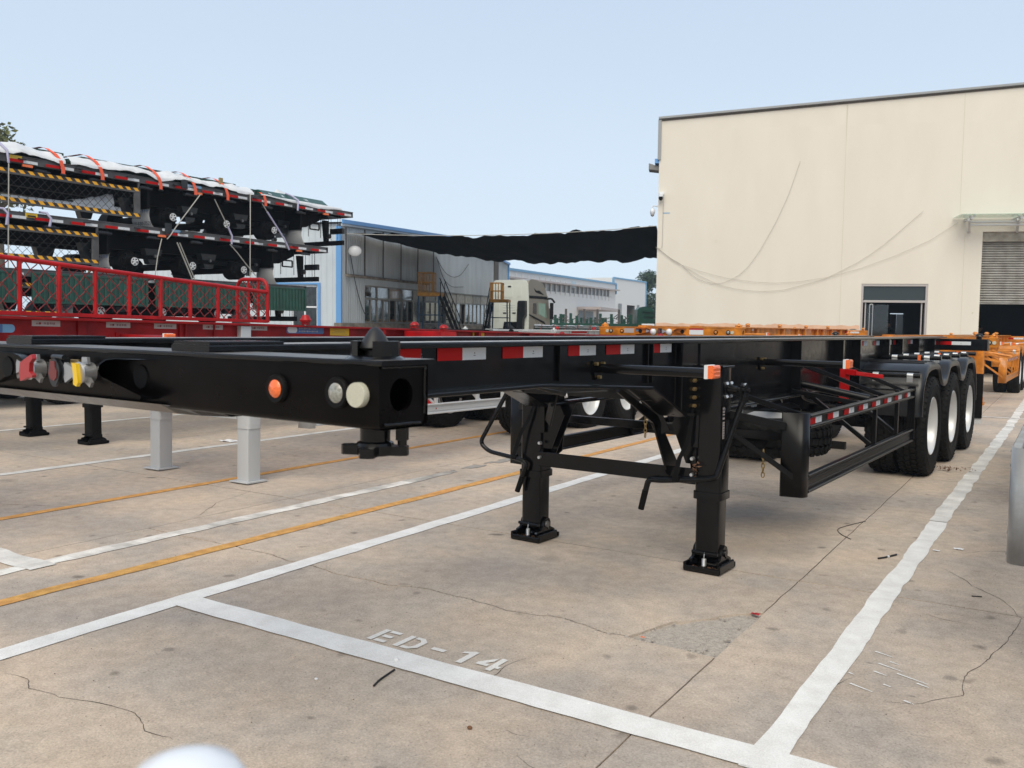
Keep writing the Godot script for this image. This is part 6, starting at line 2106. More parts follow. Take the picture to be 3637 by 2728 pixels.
func make_trailers():
	wheel_meshes()
	# the black one
	var g := thing("container_chassis", "long black skeletal container chassis in the front bay marked ED-14", "trailer", Vector3(-2.490, 0, -5.269), -TY, "container chassis in the yard")
	chassis(g, {"paint": M.black, "bolster": M.black_old, "full": true, "fender": M.plastic, "guard": M.black_gloss, "top": M.black_sheen_top, "plate": M.plate_top})
	for k in [[-2.75, 0.16, true], [-2.494, 0.32], [-2.053, 0.32], [-1.505, 0.27], [-1.127, 0.32], [-0.581, 0.256]]:
		tape(g, V(0.5075, 1.361, k[0]), Vector3(0, 0, -1), Vector3.UP, k[1], 0.05, 1.0 if k.size() > 2 else (0.40 if k[1] < 0.3 else 0.5))
	for w in [4.2, 4.75, 5.35, 5.75, 6.6]: tape(g, V(0.5075, 1.35, w), Vector3(0, 0, -1), Vector3.UP, 0.30, 0.05, 0.5)
	# a big gusset and the deep box between leg and rail
	var st := nb()
	box(st, V(0.53, 1.21, -0.13), Vector3(0.05, 0.41, 0.26), 0.004)
	fin("leg_mount", st, M.black, g)
	st = nb()
	extr(st, [Vector2(-0.78, 1.165), Vector2(-0.28, 0.97), Vector2(0.05, 0.62), Vector2(0.05, 0.56), Vector2(-0.08, 0.56), Vector2(-0.14, 0.62), Vector2(-0.34, 0.93), Vector2(-0.80, 1.14)], side(0.40), 0.012)
	fin("leg_gusset", st, M.black, g)
	for s in [-1.0, 1.0]:
		st = nb()
		beam(st, V(s * 0.30, 1.16, -0.30), V(s * 0.42, 0.86, -0.22), 0.012, 0.09)
		fin("leg_gusset", st, M.black, g)
	# spare wheel lying in its cradle
	var sp := sub("spare_wheel", g, Transform3D(Basis(Vector3.UP, 0.3), V(0.46, 0.73, 1.38)))
	put("tyre", tyre_mesh, M.rubber, sp)
	put("rim", rim_mesh, M.flap_white, sp)
	st = nb()
	for s in [0.16, 0.42]:
		extr(st, [Vector2(0.72, 1.16), Vector2(0.84, 1.165), Vector2(0.98, 1.12), Vector2(1.12, 1.0), Vector2(1.26, 0.955), Vector2(1.42, 0.96), Vector2(1.55, 1.0), Vector2(1.72, 1.0), Vector2(1.72, 0.90), Vector2(0.95, 0.86), Vector2(0.72, 0.95)], side(s), 0.010)
	box(st, V(0.30, 0.95, 1.72), Vector3(0.28, 0.10, 0.010))
	fin("spare_cradle", st, M.black, g)
	st = nb()
	for q in [[0.76, 1.13], [1.30, 0.93], [1.36, 0.93], [1.66, 0.94]]: tube(st, V(0.428, q[1], q[0]), V(0.446, q[1], q[0]), 0.014, 0.012, 6)
	tube(st, V(0.50, 0.90, 0.9), V(0.50, 0.98, 0.9), 0.012, 0.012, 8)
	lathe(st, [Vector2(0.012, -0.01), Vector2(0.022, -0.006), Vector2(0.022, 0.006), Vector2(0.012, 0.01)], Transform3D(Basis(Vector3.RIGHT, PI / 2), V(0.50, 0.995, 0.9)), 10)
	fin("bolt", st, M.zinc, g)
	for q in [[0.0, 0.75, 2.2], [0.0, 0.95, 0.85]]:
		st = nb()
		beam(st, V(-0.9, q[1] - 0.18, q[2]), V(0.9, q[1] - 0.18, q[2]), 0.05, 0.06)
		fin("spare_bar", st, M.black, g)
	st = nb()
	tube(st, V(0.36, 0.985, 1.46), V(0.44, 0.985, 1.46), 0.022, 0.016, 10)
	fin("valve", st, M.cream_lens, g)
	st = nb()
	sweep(st, [V(0.2, 0.92, 1.1), V(0.36, 1.04, 1.25), V(0.44, 1.03, 1.45), V(0.38, 0.92, 1.7), V(0.2, 0.84, 1.95)], 0.010, 8)
	sweep(st, rounded([V(0.1, 0.93, 2.5), V(0.4, 0.97, 2.7), V(0.3, 0.86, 3.0), V(0.55, 0.8, 3.2)], 0.2), 0.012, 8)
	fin("air_hose", st, M.cable, g)
	# red holder with its swung arm
	st = nb()
	extr(st, [Vector2(0.60, 0.85), Vector2(0.60, 1.155), Vector2(0.685, 1.155), Vector2(0.685, 0.85)], Transform3D(Basis(), V(0, 0, 3.12)), 0.012)
	box(st, V(0.606, 1.0, 3.16), Vector3(0.012, 0.31, 0.10))
	beam(st, V(0.66, 1.13, 3.12), V(0.74, 1.125, 3.10), 0.05, 0.05)
	beam(st, V(0.74, 1.12, 3.10), V(0.95, 1.095, 3.2), 0.045, 0.035)
	var rb := fin("red_holder", st, M.red, g)
	st = nb()
	for y in [0.92, 1.06]: lathe(st, [Vector2(0.0, 0.004), Vector2(0.018, 0.004), Vector2(0.019, 0.0)], Transform3D(Basis(Vector3.RIGHT, PI / 2), V(0.645, y, 3.107)), 12)
	fin("hole", st, M.red_dark, rb)
	# chains hanging from the cradle
	for q in [[-0.13, 0.97, 0.65, 9], [0.72, 0.66, 0.75, 6]]:
		st = nb()
		for k in q[3]:
			var p := V(q[0], q[1] - 0.031 * k, q[2])
			var ring := []
			for j in 13:
				var a := TAU * j / 12.0
				var x := cos(a) * 0.011
				ring.append(p + (Vector3(x, sin(a) * 0.021, 0) if k % 2 else Vector3(0, sin(a) * 0.021, x)))
			sweep(st, ring, 0.0036, 6)
		fin("chain", st, M.brass, g)
	# cable bundle with its white tie under the gooseneck
	st = nb()
	for k in 3: sweep(st, rounded([V(0.36, 1.20, -1.55), V(0.20, 1.14 + 0.006 * k, -1.1), V(0.05, 1.10 + 0.008 * k, -0.8), V(0.22 + 0.012 * k, 1.13, -0.62)], 0.15), 0.006, 6)
	fin("cable_bundle", st, M.cable, g)
	st = nb()
	tube(st, V(0.07, 1.105, -0.82), V(0.085, 1.11, -0.81), 0.016, 0.016, 8)
	fin("cable_tie", st, M.flap_white, g)
	# red chassis
	g = thing("container_chassis", "red container chassis with silver landing legs and silver side guards", "trailer", Vector3(-7.14, 0.062, -5.61), 0.0, "container chassis in the yard")
	g.rotation.x = -0.0150
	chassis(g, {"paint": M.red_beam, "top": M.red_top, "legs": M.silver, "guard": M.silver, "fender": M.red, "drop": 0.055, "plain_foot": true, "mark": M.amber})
	var inv := g.transform.affine_inverse()
	var face := 0.5075
	for q in [[-3.667, 1.458, 0.222, 0.045], [-4.275, 1.451, 0.218, 0.045], [-4.719, 1.445, 0.222, 0.044], [-5.222, 1.440, 0.222, 0.044], [-5.759, 1.434, 0.218, 0.043]]:
		var p := inv * Vector3(-6.6, q[1], q[0])
		p.x = face
		var pl: MeshInstance3D = plate("sticker", g, p, Vector3(0, 0, -1), Vector3.UP, q[2], q[3], M.sticker_grey)
		brand(pl, p + Vector3(0.0015, 0.012, -0.09), Vector3(0, 0, -1), Vector3.UP, 0.021, M.red_dark)
		st = nb()
		var e := p + Vector3(0.0028, 0.012, -0.062)
		lathe(st, [Vector2(0.0, 0.001), Vector2(0.009, 0.001), Vector2(0.009, 0.0)], Transform3D(Basis(Vector3(0, 0, 1), -PI / 2), e + Vector3(0, 0.01, 0)), 12)
		for k in 3: box(st, e + Vector3(0, 0.008, 0.026 - 0.010 * k), Vector3(0.001, 0.014, 0.004), 0.0)
		fin("emblem", st, M.red_dark, pl)
	var p := inv * Vector3(-6.6, 1.405, -6.229)
	p.x = face
	var pb: MeshInstance3D = plate("hotline_sticker", g, p, Vector3(0, 0, -1), Vector3.UP, 0.52, 0.075, M.sticker_blue, 0.018)
	plate("sticker_badge", pb, p + Vector3(0.0018, 0.006, -0.012), Vector3(0, 0, -1), Vector3.UP, 0.13, 0.062, M.flap_white, 0.03)
	st = nb()
	for r in 2: for k in 12: box(st, p + Vector3(0.0025, 0.052 - 0.028 * r, -0.175 - 0.0225 * k), Vector3(0.001, 0.017 - 0.005 * ((k * 7 + r) % 3), 0.015 - 0.004 * ((k * 5 + r) % 2)), 0.0)
	fin("print", st, M.sticker_grey, pb)
	p = inv * Vector3(-6.6, 1.383, -6.844)
	p.x = face
	pb = plate("yellow_sticker", g, p, Vector3(0, 0, -1), Vector3.UP, 0.29, 0.09, M.sticker_yellow)
	st = nb()
	for r in 5: box(st, p + Vector3(0.002, 0.015 + 0.015 * r, -0.14 + 0.01 * (r % 2)), Vector3(0.0006, 0.004, 0.24 - 0.03 * (r % 3)), 0.0)
	fin("print", st, M.brass, pb)
	p = inv * Vector3(-6.6, 1.375, -9.489)
	p.x = face
	plate("yellow_sticker", g, p, Vector3(0, 0, -1), Vector3.UP, 0.27, 0.055, M.sticker_yellow)
	p = inv * Vector3(-6.6, 1.410, -3.36)
	p.x = face
	pb = plate("hotline_sticker", g, p + Vector3(0, 0, 0.35), Vector3(0, 0, -1), Vector3.UP, 0.53, 0.062, M.far_blue, 0.028)
	plate("sticker_badge", pb, p + Vector3(0.0018, 0.0, 0.35), Vector3(0, 0, -1), Vector3.UP, 0.44, 0.062, M.sticker_blue, 0.01)
	st = nb()
	for q in [[0.0, 0.05, 0.006], [0.012, 0.03, 0.006], [0.026, 0.045, 0.005]]: box(st, p + Vector3(0.004, 0.03 - q[0] * 0.6, -0.02), Vector3(0.001, q[2], q[1]), 0.0)
	beam(st, p + Vector3(0.004, 0.03, -0.015), p + Vector3(0.004, 0.01, -0.035), 0.006, 0.001)
	fin("print", st, M.flap_white, pb)
	# half bolster with its cones in the middle of the red chassis
	st = nb()
	beam(st, V(0.59, 1.33, 2.5), V(1.12, 1.33, 2.5), 0.3, 0.16)
	fin("half_bolster", st, M.red, g)
	twist_lock(g, M.red, V(0.62, 1.44, 2.5), 0, false)
	twist_lock(g, M.red, V(1.05, 1.41, 2.5), 0, false)
	st = nb()
	for q in [[0.85, 0.72], [0.95, 0.95]]: beam(st, V(0.7, 1.0, 2.0), V(1.1, q[1] - 0.2, 2.3), 0.05, 0.05)
	fin("guard_strut", st, M.red, g)
	# the ones around it
	g = thing("container_chassis", "dark container chassis of which only two black legs show, farthest left", "trailer", Vector3(-10.70, 0, -6.28), 0.0, "container chassis in the yard")
	chassis(g, {"paint": M.black_matt, "fender": M.plastic})
	g = thing("container_chassis", "silver container chassis just showing its rail with red tape past the red one", "trailer", Vector3(-10.67, 0, -20.2), 0.0, "container chassis in the yard")
	chassis(g, {"paint": M.silver, "fender": M.plastic})
	for k in 3: twist_lock(g, M.red, V(0.5, 1.44, -2.2 + 1.9 * k), 0, false)
	tape(g, V(0.5075, 1.36, -1.6), Vector3(0, 0, -1), Vector3.UP, 0.9, 0.05, 1.0)
	plate("yellow_sticker", g, V(0.5075, 1.375, -3.3), Vector3(0, 0, -1), Vector3.UP, 0.5, 0.05, M.sticker_yellow)
	g = thing("container_chassis", "orange container chassis facing front with white capped couplings behind the black rails", "trailer", Vector3(-6.17, 0.115, -18.62), 0.0, "container chassis in the yard")
	chassis(g, {"paint": M.orange, "half": 1.38, "fender": M.orange, "drop": 0.115, "mark": M.orange, "guards": true})
	for u in [-0.26, 0.05]:
		st = nb()
		ball(st, V(u, 1.325, -3.66), Vector3(0.055, 0.06, 0.06))
		fin("plastic_bag", st, M.wrap, g)
	plate("sticker", g, V(-0.86, 1.30, -3.622), Vector3.RIGHT, Vector3.UP, 0.20, 0.085, M.sticker_grey)
	plate("round_sticker", g, V(-0.62, 1.325, -3.622), Vector3.RIGHT, Vector3.UP, 0.05, 0.05, M.far_blue, 0.024)
	pb = plate("notice", g, V(0.42, 1.285, -3.622), Vector3.RIGHT, Vector3.UP, 0.26, 0.11, M.tape_white)
	plate("notice_head", pb, V(0.42, 1.37, -3.6195 - 0.004), Vector3.RIGHT, Vector3.UP, 0.26, 0.025, M.tape_red)
	for k in 5:
		plate("sticker", g, V(0.5075, 1.36, -3.3 + 0.75 * k), Vector3(0, 0, -1), Vector3.UP, 0.2, 0.045, M.tape_red if k % 2 else M.tape_white)
	for k in 4: twist_lock(g, M.orange, V(0.5, 1.44, -0.5 + 2.4 * k), 0, false)
	g = thing("container_chassis", "orange container chassis parked right behind the black one, its wheels showing", "trailer", Vector3(-2.20, 0, -20.62), -0.02, "container chassis in the yard")
	chassis(g, {"paint": M.orange, "fender": M.orange, "mark": M.clear_lens})
	for k in 3: twist_lock(g, M.orange, V(0.5, 1.44, 0.5 + 2.4 * k), 0, false)
	g = thing("container_chassis", "silver container chassis in the right hand bay, its side guard cut by the photo edge", "trailer", Vector3(0.935, 0, -4.19), 0.0, "container chassis in the yard")
	chassis(g, {"paint": M.silver_paint, "fender": M.plastic, "front": -1.9, "no_tape": true, "reach": 0.985, "lamp_v": 1.245})

# ------------------------------------------------------------------ the stack of flatbeds
const SX := -15.0
const F := 1.128

func flatbed(label: String, deck: float, zend: float) -> Node3D:
	# local: y 0 at the deck's top edge, z 0 at the rear end, +z towards the front, the seen side at x 0
	var g := thing("flatbed_trailer", label, "trailer", Vector3(SX, deck, zend), 0.0, "flatbed trailers stacked on one another")
	var L := 12.4
	var st := nb()
	for x in [-0.03, -2.47]:
		box(st, Vector3(x, -0.065, L / 2), Vector3(0.06, 0.13, L), 0.006)
		for y in [-0.008, -0.122]: box(st, Vector3(x + (0.012 if x > -1 else -0.012), y, L / 2), Vector3(0.06, 0.016, L), 0.003)
	box(st, Vector3(-1.25, -0.075, 0.03), Vector3(2.5, 0.12, 0.06), 0.004)
	box(st, Vector3(-1.25, -0.015, L / 2), Vector3(2.4, 0.03, L), 0.0)
	fin("deck", st, M.grey_deck, g)
	for k in 19:
		tape(g, Vector3(0.033, -0.118, 12.2 - 0.645 * k), Vector3(0, 0, -1), Vector3.UP, 0.50, 0.048)
	for k in 12:
		st = nb()
		var z := 0.75 + 1.0 * k
		box(st, Vector3(-0.03, -0.20, z), Vector3(0.08, 0.05, 0.18))
		tube(st, Vector3(0.02, -0.215, z - 0.14), Vector3(0.02, -0.215, z + 0.14), 0.022, 0.022, 8)
		fin("winch", st, M.plastic, g)
		st = nb()
		box(st, Vector3(0.05, -0.06, z + 0.35), Vector3(0.04, 0.018, 0.12))
		fin("cleat", st, M.plastic, g)
	for z in [0.95, 4.55, 8.0]:
		st = nb()
		box(st, Vector3(0.02, -0.155, z), Vector3(0.03, 0.045, 0.17), 0.005)
		fin("side_lamp", st, M.orange_lens, g)
	st = nb()
	for x in [-0.75, -1.75]:
		extr(st, [Vector2(0.45, -0.05), Vector2(L, -0.05), Vector2(L, -0.32), Vector2(6.5, -0.42), Vector2(0.9, -0.42), Vector2(0.45, -0.22)], Transform3D(Basis(Vector3(0, 0, 1), Vector3(0, 1, 0), Vector3(1, 0, 0)), Vector3(x - 0.07, 0, 0)), 0.14)
	fin("main_beam", st, M.under, g)
	for k in 16:
		st = nb()
		beam(st, Vector3(-0.06, -0.10, 0.4 + 0.75 * k), Vector3(-2.44, -0.10, 0.4 + 0.75 * k), 0.05, 0.12)
		fin("cross_member", st, M.under, g)
	for z in [2.46, 3.77, 5.08]:
		var a := sub("axle", g, Transform3D(Basis(), Vector3(0, -0.68, z)))
		st = nb()
		tube(st, Vector3(-0.3, 0, 0), Vector3(-2.2, 0, 0), 0.07)
		fin("beam", st, M.under, a)
		for x in [-0.12, -2.38]:
			var s := 1.0 if x > -1 else -1.0
			st = nb()
			tube(st, Vector3(x - s * 0.42, 0, 0), Vector3(x - s * 0.14, 0, 0), 0.205, 0.205, 22)
			tube(st, Vector3(x - s * 0.14, 0, 0), Vector3(x - s * 0.11, 0, 0), 0.21, 0.19, 22)
			lathe(st, [Vector2(0.15, 0), Vector2(0.15, 0.03), Vector2(0.10, 0.05), Vector2(0.085, 0.17), Vector2(0.0, 0.17)], Transform3D(Basis(Vector3(0, 0, 1), -PI / 2 * s), Vector3(x - s * 0.13, 0, 0)), 18)
			for k in 10: tube(st, Vector3(x - s * 0.12, cos(TAU * k / 10) * 0.165, sin(TAU * k / 10) * 0.165), Vector3(x - s * 0.06, cos(TAU * k / 10) * 0.165, sin(TAU * k / 10) * 0.165), 0.014, 0.014, 6)
			fin("brake_drum", st, M.black_matt, a)
			st = nb()
			for k in 5:
				var t := TAU * k / 5.0
				tube(st, Vector3(x + s * 0.042, 0, 0), Vector3(x + s * 0.046, cos(t) * 0.07, sin(t) * 0.07), 0.016, 0.016, 6)
			lathe(st, [Vector2(0.062, 0.0), Vector2(0.078, 0.004), Vector2(0.078, 0.01), Vector2(0.062, 0.012)], Transform3D(Basis(Vector3(0, 0, 1), -PI / 2 * s), Vector3(x + s * 0.038, 0, 0)), 18)
			fin("hub_cap", st, M.flap_white, a)
	for z in [1.85, 3.1, 4.42, 5.75]:
		for x in [-0.5, -2.0]:
			st = nb()
			extr(st, [Vector2(z - 0.2, -0.38), Vector2(z + 0.2, -0.38), Vector2(z + 0.1, -0.68), Vector2(z - 0.1, -0.68)], Transform3D(Basis(Vector3(0, 0, 1), Vector3(0, 1, 0), Vector3(1, 0, 0)), Vector3(x - 0.08, 0, 0)), 0.16)
			fin("spring_hanger", st, M.plastic, g)
		st = nb()
		tube(st, Vector3(-0.42, -0.52, z), Vector3(-0.36, -0.52, z), 0.035, 0.03, 8)
		fin("hanger_bolt", st, M.steel, g)
	st = nb()
	for k in 4: beam(st, Vector3(-0.45, -0.52 - 0.02 * k, 1.8 + 0.1 * k), Vector3(-0.45, -0.52 - 0.02 * k, 5.8 - 0.1 * k), 0.1, 0.018)
	for x in [-1.0, -1.5]: tube(st, Vector3(x, -0.5, 1.6), Vector3(x, -0.5, 3.0), 0.13, 0.13, 14)
	fin("springs_and_tanks", st, M.under, g)
	for z in [1.66, 5.63]:
		var f := sub("mud_flap", g)
		st = nb()
		box(st, Vector3(-0.33, -0.33, z), Vector3(0.52, 0.50, 0.02))
		box(st, Vector3(-0.06, -0.34, z + 0.02), Vector3(0.05, 0.48, 0.05))
		fin("holder", st, M.under, f)
		st = nb()
		var rows := []
		for k in 6: rows.append([Vector3(-0.60, -0.56 - 0.078 * k, z - 0.04 + 0.012 * k * (5 - k) * 0.5), Vector3(-0.06 + 0.012 * k, -0.56 - 0.078 * k, z - 0.03 + 0.02 * k * (5 - k) * 0.5 - 0.008 * k)])
		strip(st, rows)
		fin("flap", st, M.flap, f)
		if z > 5:
			letters("CIMC", f, Vector3(-0.52, -0.66, z + 0.04), Basis(), 0.075, M.sticker_blue)
			brand(f, Vector3(-0.30, -0.66, z + 0.045), Vector3.RIGHT, Vector3.UP, 0.065, M.sticker_blue)
			letters("400-880-7529", f, Vector3(-0.56, -0.86, z + 0.035), Basis(), 0.072, M.print)
	# striped mesh guard ahead of the axles
	var sg := sub("side_guard", g)
	var z0 := 5.87
	for y in [[-0.235, 0.09], [-0.71, 0.095]]:
		st = nb()
		box(st, Vector3(0.01, y[0] - y[1] / 2, (z0 + L) / 2), Vector3(0.035, y[1], L - z0), 0.004)
		var bar: MeshInstance3D = fin("bar", st, M.grey_deck, sg)
		var k := 0
		var z := z0 + 0.02
		st = nb()
		quad(st, Vector3(0.0295, y[0] - 0.002, z0 + 0.01), Vector3(0.0295, y[0] - 0.002, L), Vector3(0.0295, y[0] - y[1] * 0.62, L), Vector3(0.0295, y[0] - y[1] * 0.62, z0 + 0.01))
		fin("stripe_base", st, M.hazard_k, bar)
		while z < L - 0.2:
			st = nb()
			quad(st, Vector3(0.032, y[0] - 0.004, z + 0.05), Vector3(0.032, y[0] - 0.004, z + 0.135), Vector3(0.032, y[0] - y[1] * 0.66, z + 0.085), Vector3(0.032, y[0] - y[1] * 0.66, z))
			fin("stripe", st, M.hazard_y, bar)
			z += 0.165
			k += 1
	st = nb()
	box(st, Vector3(0.0, -0.52, z0 + 0.06), Vector3(0.04, 0.55, 0.13), 0.004)
	beam(st, Vector3(0.0, -0.12, z0 + 0.02), Vector3(0.0, -0.3, z0 + 0.02), 0.04, 0.04)
	fin("end_post", st, M.grey_deck, sg)
	st = nb()
	var q := z0 + 0.1
	while q < L:
		for s in [-1.0, 1.0]:
			var a := Vector3(0.0, -0.31, q)
			var b := Vector3(0.0, -0.72, q + s * 0.41)
			if b.z < z0 + 0.1: b = a.lerp(b, (q - z0 - 0.1) / 0.41)
			if b.z > L: continue
			if a.distance_to(b) > 0.03: beam(st, a, b, 0.006, 0.006, 0.001)
		q += 0.15
	fin("wire_mesh", st, M.plastic, sg)
	# rear underride guard, lamps
	var r := sub("rear_guard", g)
	st = nb()
	box(st, Vector3(-1.25, -0.76, 0.23), Vector3(2.3, 0.11, 0.08))
	for x in [-0.7, -1.8]: extr(st, [Vector2(0.2, -0.2), Vector2(0.36, -0.2), Vector2(0.30, -0.72), Vector2(0.2, -0.72)], Transform3D(Basis(Vector3(0, 0, 1), Vector3(0, 1, 0), Vector3(1, 0, 0)), Vector3(x, 0, 0)), 0.09)
	fin("bar", st, M.under, r)
	for x in [-0.28, -2.2]:
		st = nb()
		box(st, Vector3(x, -0.48, 0.25), Vector3(0.42, 0.13, 0.08))
		tube(st, Vector3(x - 0.30, -0.58, 0.2), Vector3(x - 0.30, -0.58, 0.3), 0.06, 0.06, 12)
		fin("tail_lamp", st, M.plastic, r)
	st = nb()
	for x in [-0.12, -0.42]: for z in [0.32, 0.4]: tube(st, Vector3(x, -0.14, z), Vector3(x, -0.71, z), 0.006, 0.006, 5)
	for z in [0.9, 1.3]: tube(st, Vector3(-0.2, -0.14, z), Vector3(-0.2, -0.7, z), 0.008, 0.008, 5)
	for z in [0.95, 1.25]: beam(st, Vector3(-0.2, -0.38, z), Vector3(-0.2, -0.52, z), 0.03, 0.03)
	for y in [-0.38, -0.52]: beam(st, Vector3(-0.2, y, 0.95), Vector3(-0.2, y, 1.25), 0.03, 0.03)
	fin("hanger_rod", st, M.under, r)
	return g

func sticker_blue(g: Node3D, z: float, y := -0.055):
	var pb: MeshInstance3D = plate("hotline_sticker", g, Vector3(0.028, y, z), Vector3(0, 0, -1), Vector3.UP, 0.42, 0.05, M.far_blue, 0.02)
	plate("sticker_badge", pb, Vector3(0.030, y, z), Vector3(0, 0, -1), Vector3.UP, 0.11, 0.05, M.flap_white, 0.024)
	var st := nb()
	for k in 8: box(st, Vector3(0.031, y + 0.025, z - 0.15 - 0.03 * k), Vector3(0.001, 0.022, 0.018), 0.0)
	fin("print", st, M.sticker_grey, pb)

func make_stack():
	var top := flatbed("top grey flatbed of the stack under the white wrap", 4.255, -16.27)
	var mid := top.duplicate()
	var low := top.duplicate()
	var base := top.duplicate()
	for d in [mid, low, base]:
		d.name = numbered("flatbed_trailer")
		add_child(d)
	mid.position = Vector3(SX, 3.325, -15.41)
	mid.set_meta("label", "middle grey flatbed of the stack with yellow and black striped guard")
	low.position = Vector3(SX, 2.375, -14.70)
	low.set_meta("label", "lower flatbed of the stack with green ribbed side boards folded down")
	base.position = Vector3(SX, 1.40, -14.1)
	base.set_meta("label", "bottom flatbed of the stack standing on wheels behind the red chassis")
	for z in [2.46, 3.77, 5.08]:
		for x in [[-0.30, 1.0], [-2.2, -1.0]]: wheel(base, Vector3(x[0], -0.88, z), x[1], M.rim)
	for k in 2:
		var st := nb()
		box(st, Vector3(-0.7 - 1.1 * k, -0.85, 10.6), Vector3(0.14, 1.05, 0.14))
		box(st, Vector3(-0.7 - 1.1 * k, -1.385, 10.6), Vector3(0.3, 0.03, 0.3))
		fin("landing_leg", st, M.black_matt, base)
	# green boards that hang along the lower flatbed
	for q in [[1.96, 2.9 + 0.55], [3.68, 5.93], [6.08, 8.34], [8.52, 12.3]]:
		var b := sub("side_board", low)
		var z0: float = {1.96: 0.08}.get(q[0], q[0])
		z0 = {1.96: 0.08, 3.68: 1.80, 6.08: 4.20, 8.52: 6.61}[q[0]]
		var z1: float = {1.96: 1.62, 3.68: 4.03, 6.08: 6.42, 8.52: 8.78}[q[0]]
		var st := nb()
		box(st, Vector3(0.055, -0.32, (z0 + z1) / 2), Vector3(0.03, 0.52, z1 - z0), 0.004)
		for y in [-0.075, -0.565]: box(st, Vector3(0.07, y, (z0 + z1) / 2), Vector3(0.04, 0.035, z1 - z0), 0.006)
		for z in [z0 + 0.02, z1 - 0.02]: box(st, Vector3(0.07, -0.32, z), Vector3(0.045, 0.52, 0.045), 0.006)
		fin("panel", st, M.green, b)
		st = nb()
		var z := z0 + 0.11
		while z < z1 - 0.06:
			box(st, Vector3(0.076, -0.32, z), Vector3(0.022, 0.45, 0.045), 0.008)
			z += 0.095
		fin("rib", st, M.green, b)
	for t in [[top, 6.15, 0.0], [mid, 6.6, 0.0]]:
		for z in [8.95, 4.9]: if z < 8 or t[0] == top: sticker_blue(t[0], z - (0.0 if t[0] == top else 0.35))
		var pl: MeshInstance3D = plate("yellow_sticker", t[0], Vector3(0.028, -0.085, 8.3 if t[0] == top else 7.2), Vector3(0, 0, -1), Vector3.UP, 0.21, 0.075, M.sticker_yellow)
		var st := nb()
		for r in 3: box(st, Vector3(0.031, -0.065 + 0.02 * r, (8.3 if t[0] == top else 7.2) - 0.1), Vector3(0.001, 0.005, 0.15), 0.0)
		fin("print", st, M.brass, pl)
		st = nb()
		box(st, Vector3(0.045, 0.0, 4.9 if t[0] == top else 4.42), Vector3(0.02, 0.21, 0.15), 0.006)
		fin("hook_plate", st, M.plastic, t[0])
	# bundles of green boards under white wrap
	for q in [["stack of green boards at the left end of the top flatbed", 7.15, 12.4, 0.21], ["stack of green boards along the middle of the top flatbed", 3.35, 7.0, 0.20]]:
		var b := thing("green_boards", q[0], "boards", top.position + Vector3(-1.25, 0, (q[1] + q[2]) / 2), 0.0, "green boards on the top flatbed")
		for k in 4:
			var st := nb()
			box(st, Vector3(0.06 * (k % 2), 0.028 + 0.052 * k, 0.04 * (k % 3)), Vector3(2.2 - 0.06 * k, 0.046, q[2] - q[1] - 0.06 * k), 0.006)
			fin("board", st, M.green_dark, b)
	var sb := thing("green_boards", "green board with white lettering lying at the rear of the top flatbed", "boards", top.position, 0.0, "green boards on the top flatbed")
	var st := nb()
	extr(st, [Vector2(-0.02, 0.0), Vector2(-0.02, 0.055), Vector2(-0.22, 0.19), Vector2(-0.5, 0.20), Vector2(-0.5, 0.0)], Transform3D(Basis(), Vector3(0, 0, 0.83)), 1.95)
	fin("board", st, M.green, sb)
	st = nb()
	for k in 5:
		for d in [0.0, 0.09]: tube(st, Vector3(-0.018, 0.03, 0.98 + 0.36 * k + d), Vector3(-0.008, 0.03, 0.98 + 0.36 * k + d), 0.016, 0.016, 8)
	fin("bolt", st, M.green_dark, sb)
	var right := Vector3(0, 0, -1)
	var up := Vector3(-0.20, 0.135, 0).normalized()
	var x := 2.62
	for k in ["zhong", "ji", "che", "liang"]:
		st = nb()
		for s in STROKES[k]:
			var h := 0.115
			var a: Vector3 = Vector3(-0.045, 0.075, x) + right * s[0] * h / 8.0 + up * (h - s[1] * h / 8.0) + Vector3(0.003, 0.005, 0)
			quad(st, a, a + right * (s[2] - s[0]) * h / 8.0, a + right * (s[2] - s[0]) * h / 8.0 - up * (s[3] - s[1]) * h / 8.0, a - up * (s[3] - s[1]) * h / 8.0)
		fin("lettering", st, M.tape_white, sb)
		x -= 0.36
	st = nb()
	box(st, Vector3(-0.9, 0.10, 2.6), Vector3(1.3, 0.16, 1.6), 0.01)
	fin("board", st, M.green_dark, sb)
	var n := noise(141, 0.5, 3)
	for q in [["white plastic wrap hanging over the boards at the left end of the stack", 7.35, 12.4, 0.20, 0.06], ["long torn white plastic wrap over the middle of the stack", 3.15, 7.25, 0.18, 0.05], ["white plastic wrap with a pointed peak at the rear of the stack", 0.42, 2.95, 0.06, 0.05]]:
		var w := thing("plastic_wrap", q[0], "plastic sheet", top.position + Vector3(0, 0, q[1]), 0.0, "white plastic sheets over the boards")
		var rows := []
		var L: float = q[2] - q[1]
		var m := int(L / 0.07)
		for i in m + 1:
			var z := L * i / m
			var g: float = z + q[1]
			var wob := n.get_noise_1d(g * 1.5)
			var wob2 := n.get_noise_1d(g * 4.0 + 50.0)
			var hem: float = 0.015 + 0.07 * wob + 0.08 * n.get_noise_1d(g * 2.2 + 200.0)
			var ridge: float = q[3] + 0.03 * wob2
			if q[1] < 1.0:
				ridge = 0.04 + 0.30 * smoothstep(0.35, 1.5, z) * (1.0 - smoothstep(1.5, 1.62, z)) + 0.05 * smoothstep(1.7, 2.4, z)
				hem = -0.03 + 0.10 * (1.0 - smoothstep(0.0, 1.0, z)) * 0.0 + 0.05 * wob + 0.05 * smoothstep(1.6, 2.3, z)
			var row := []
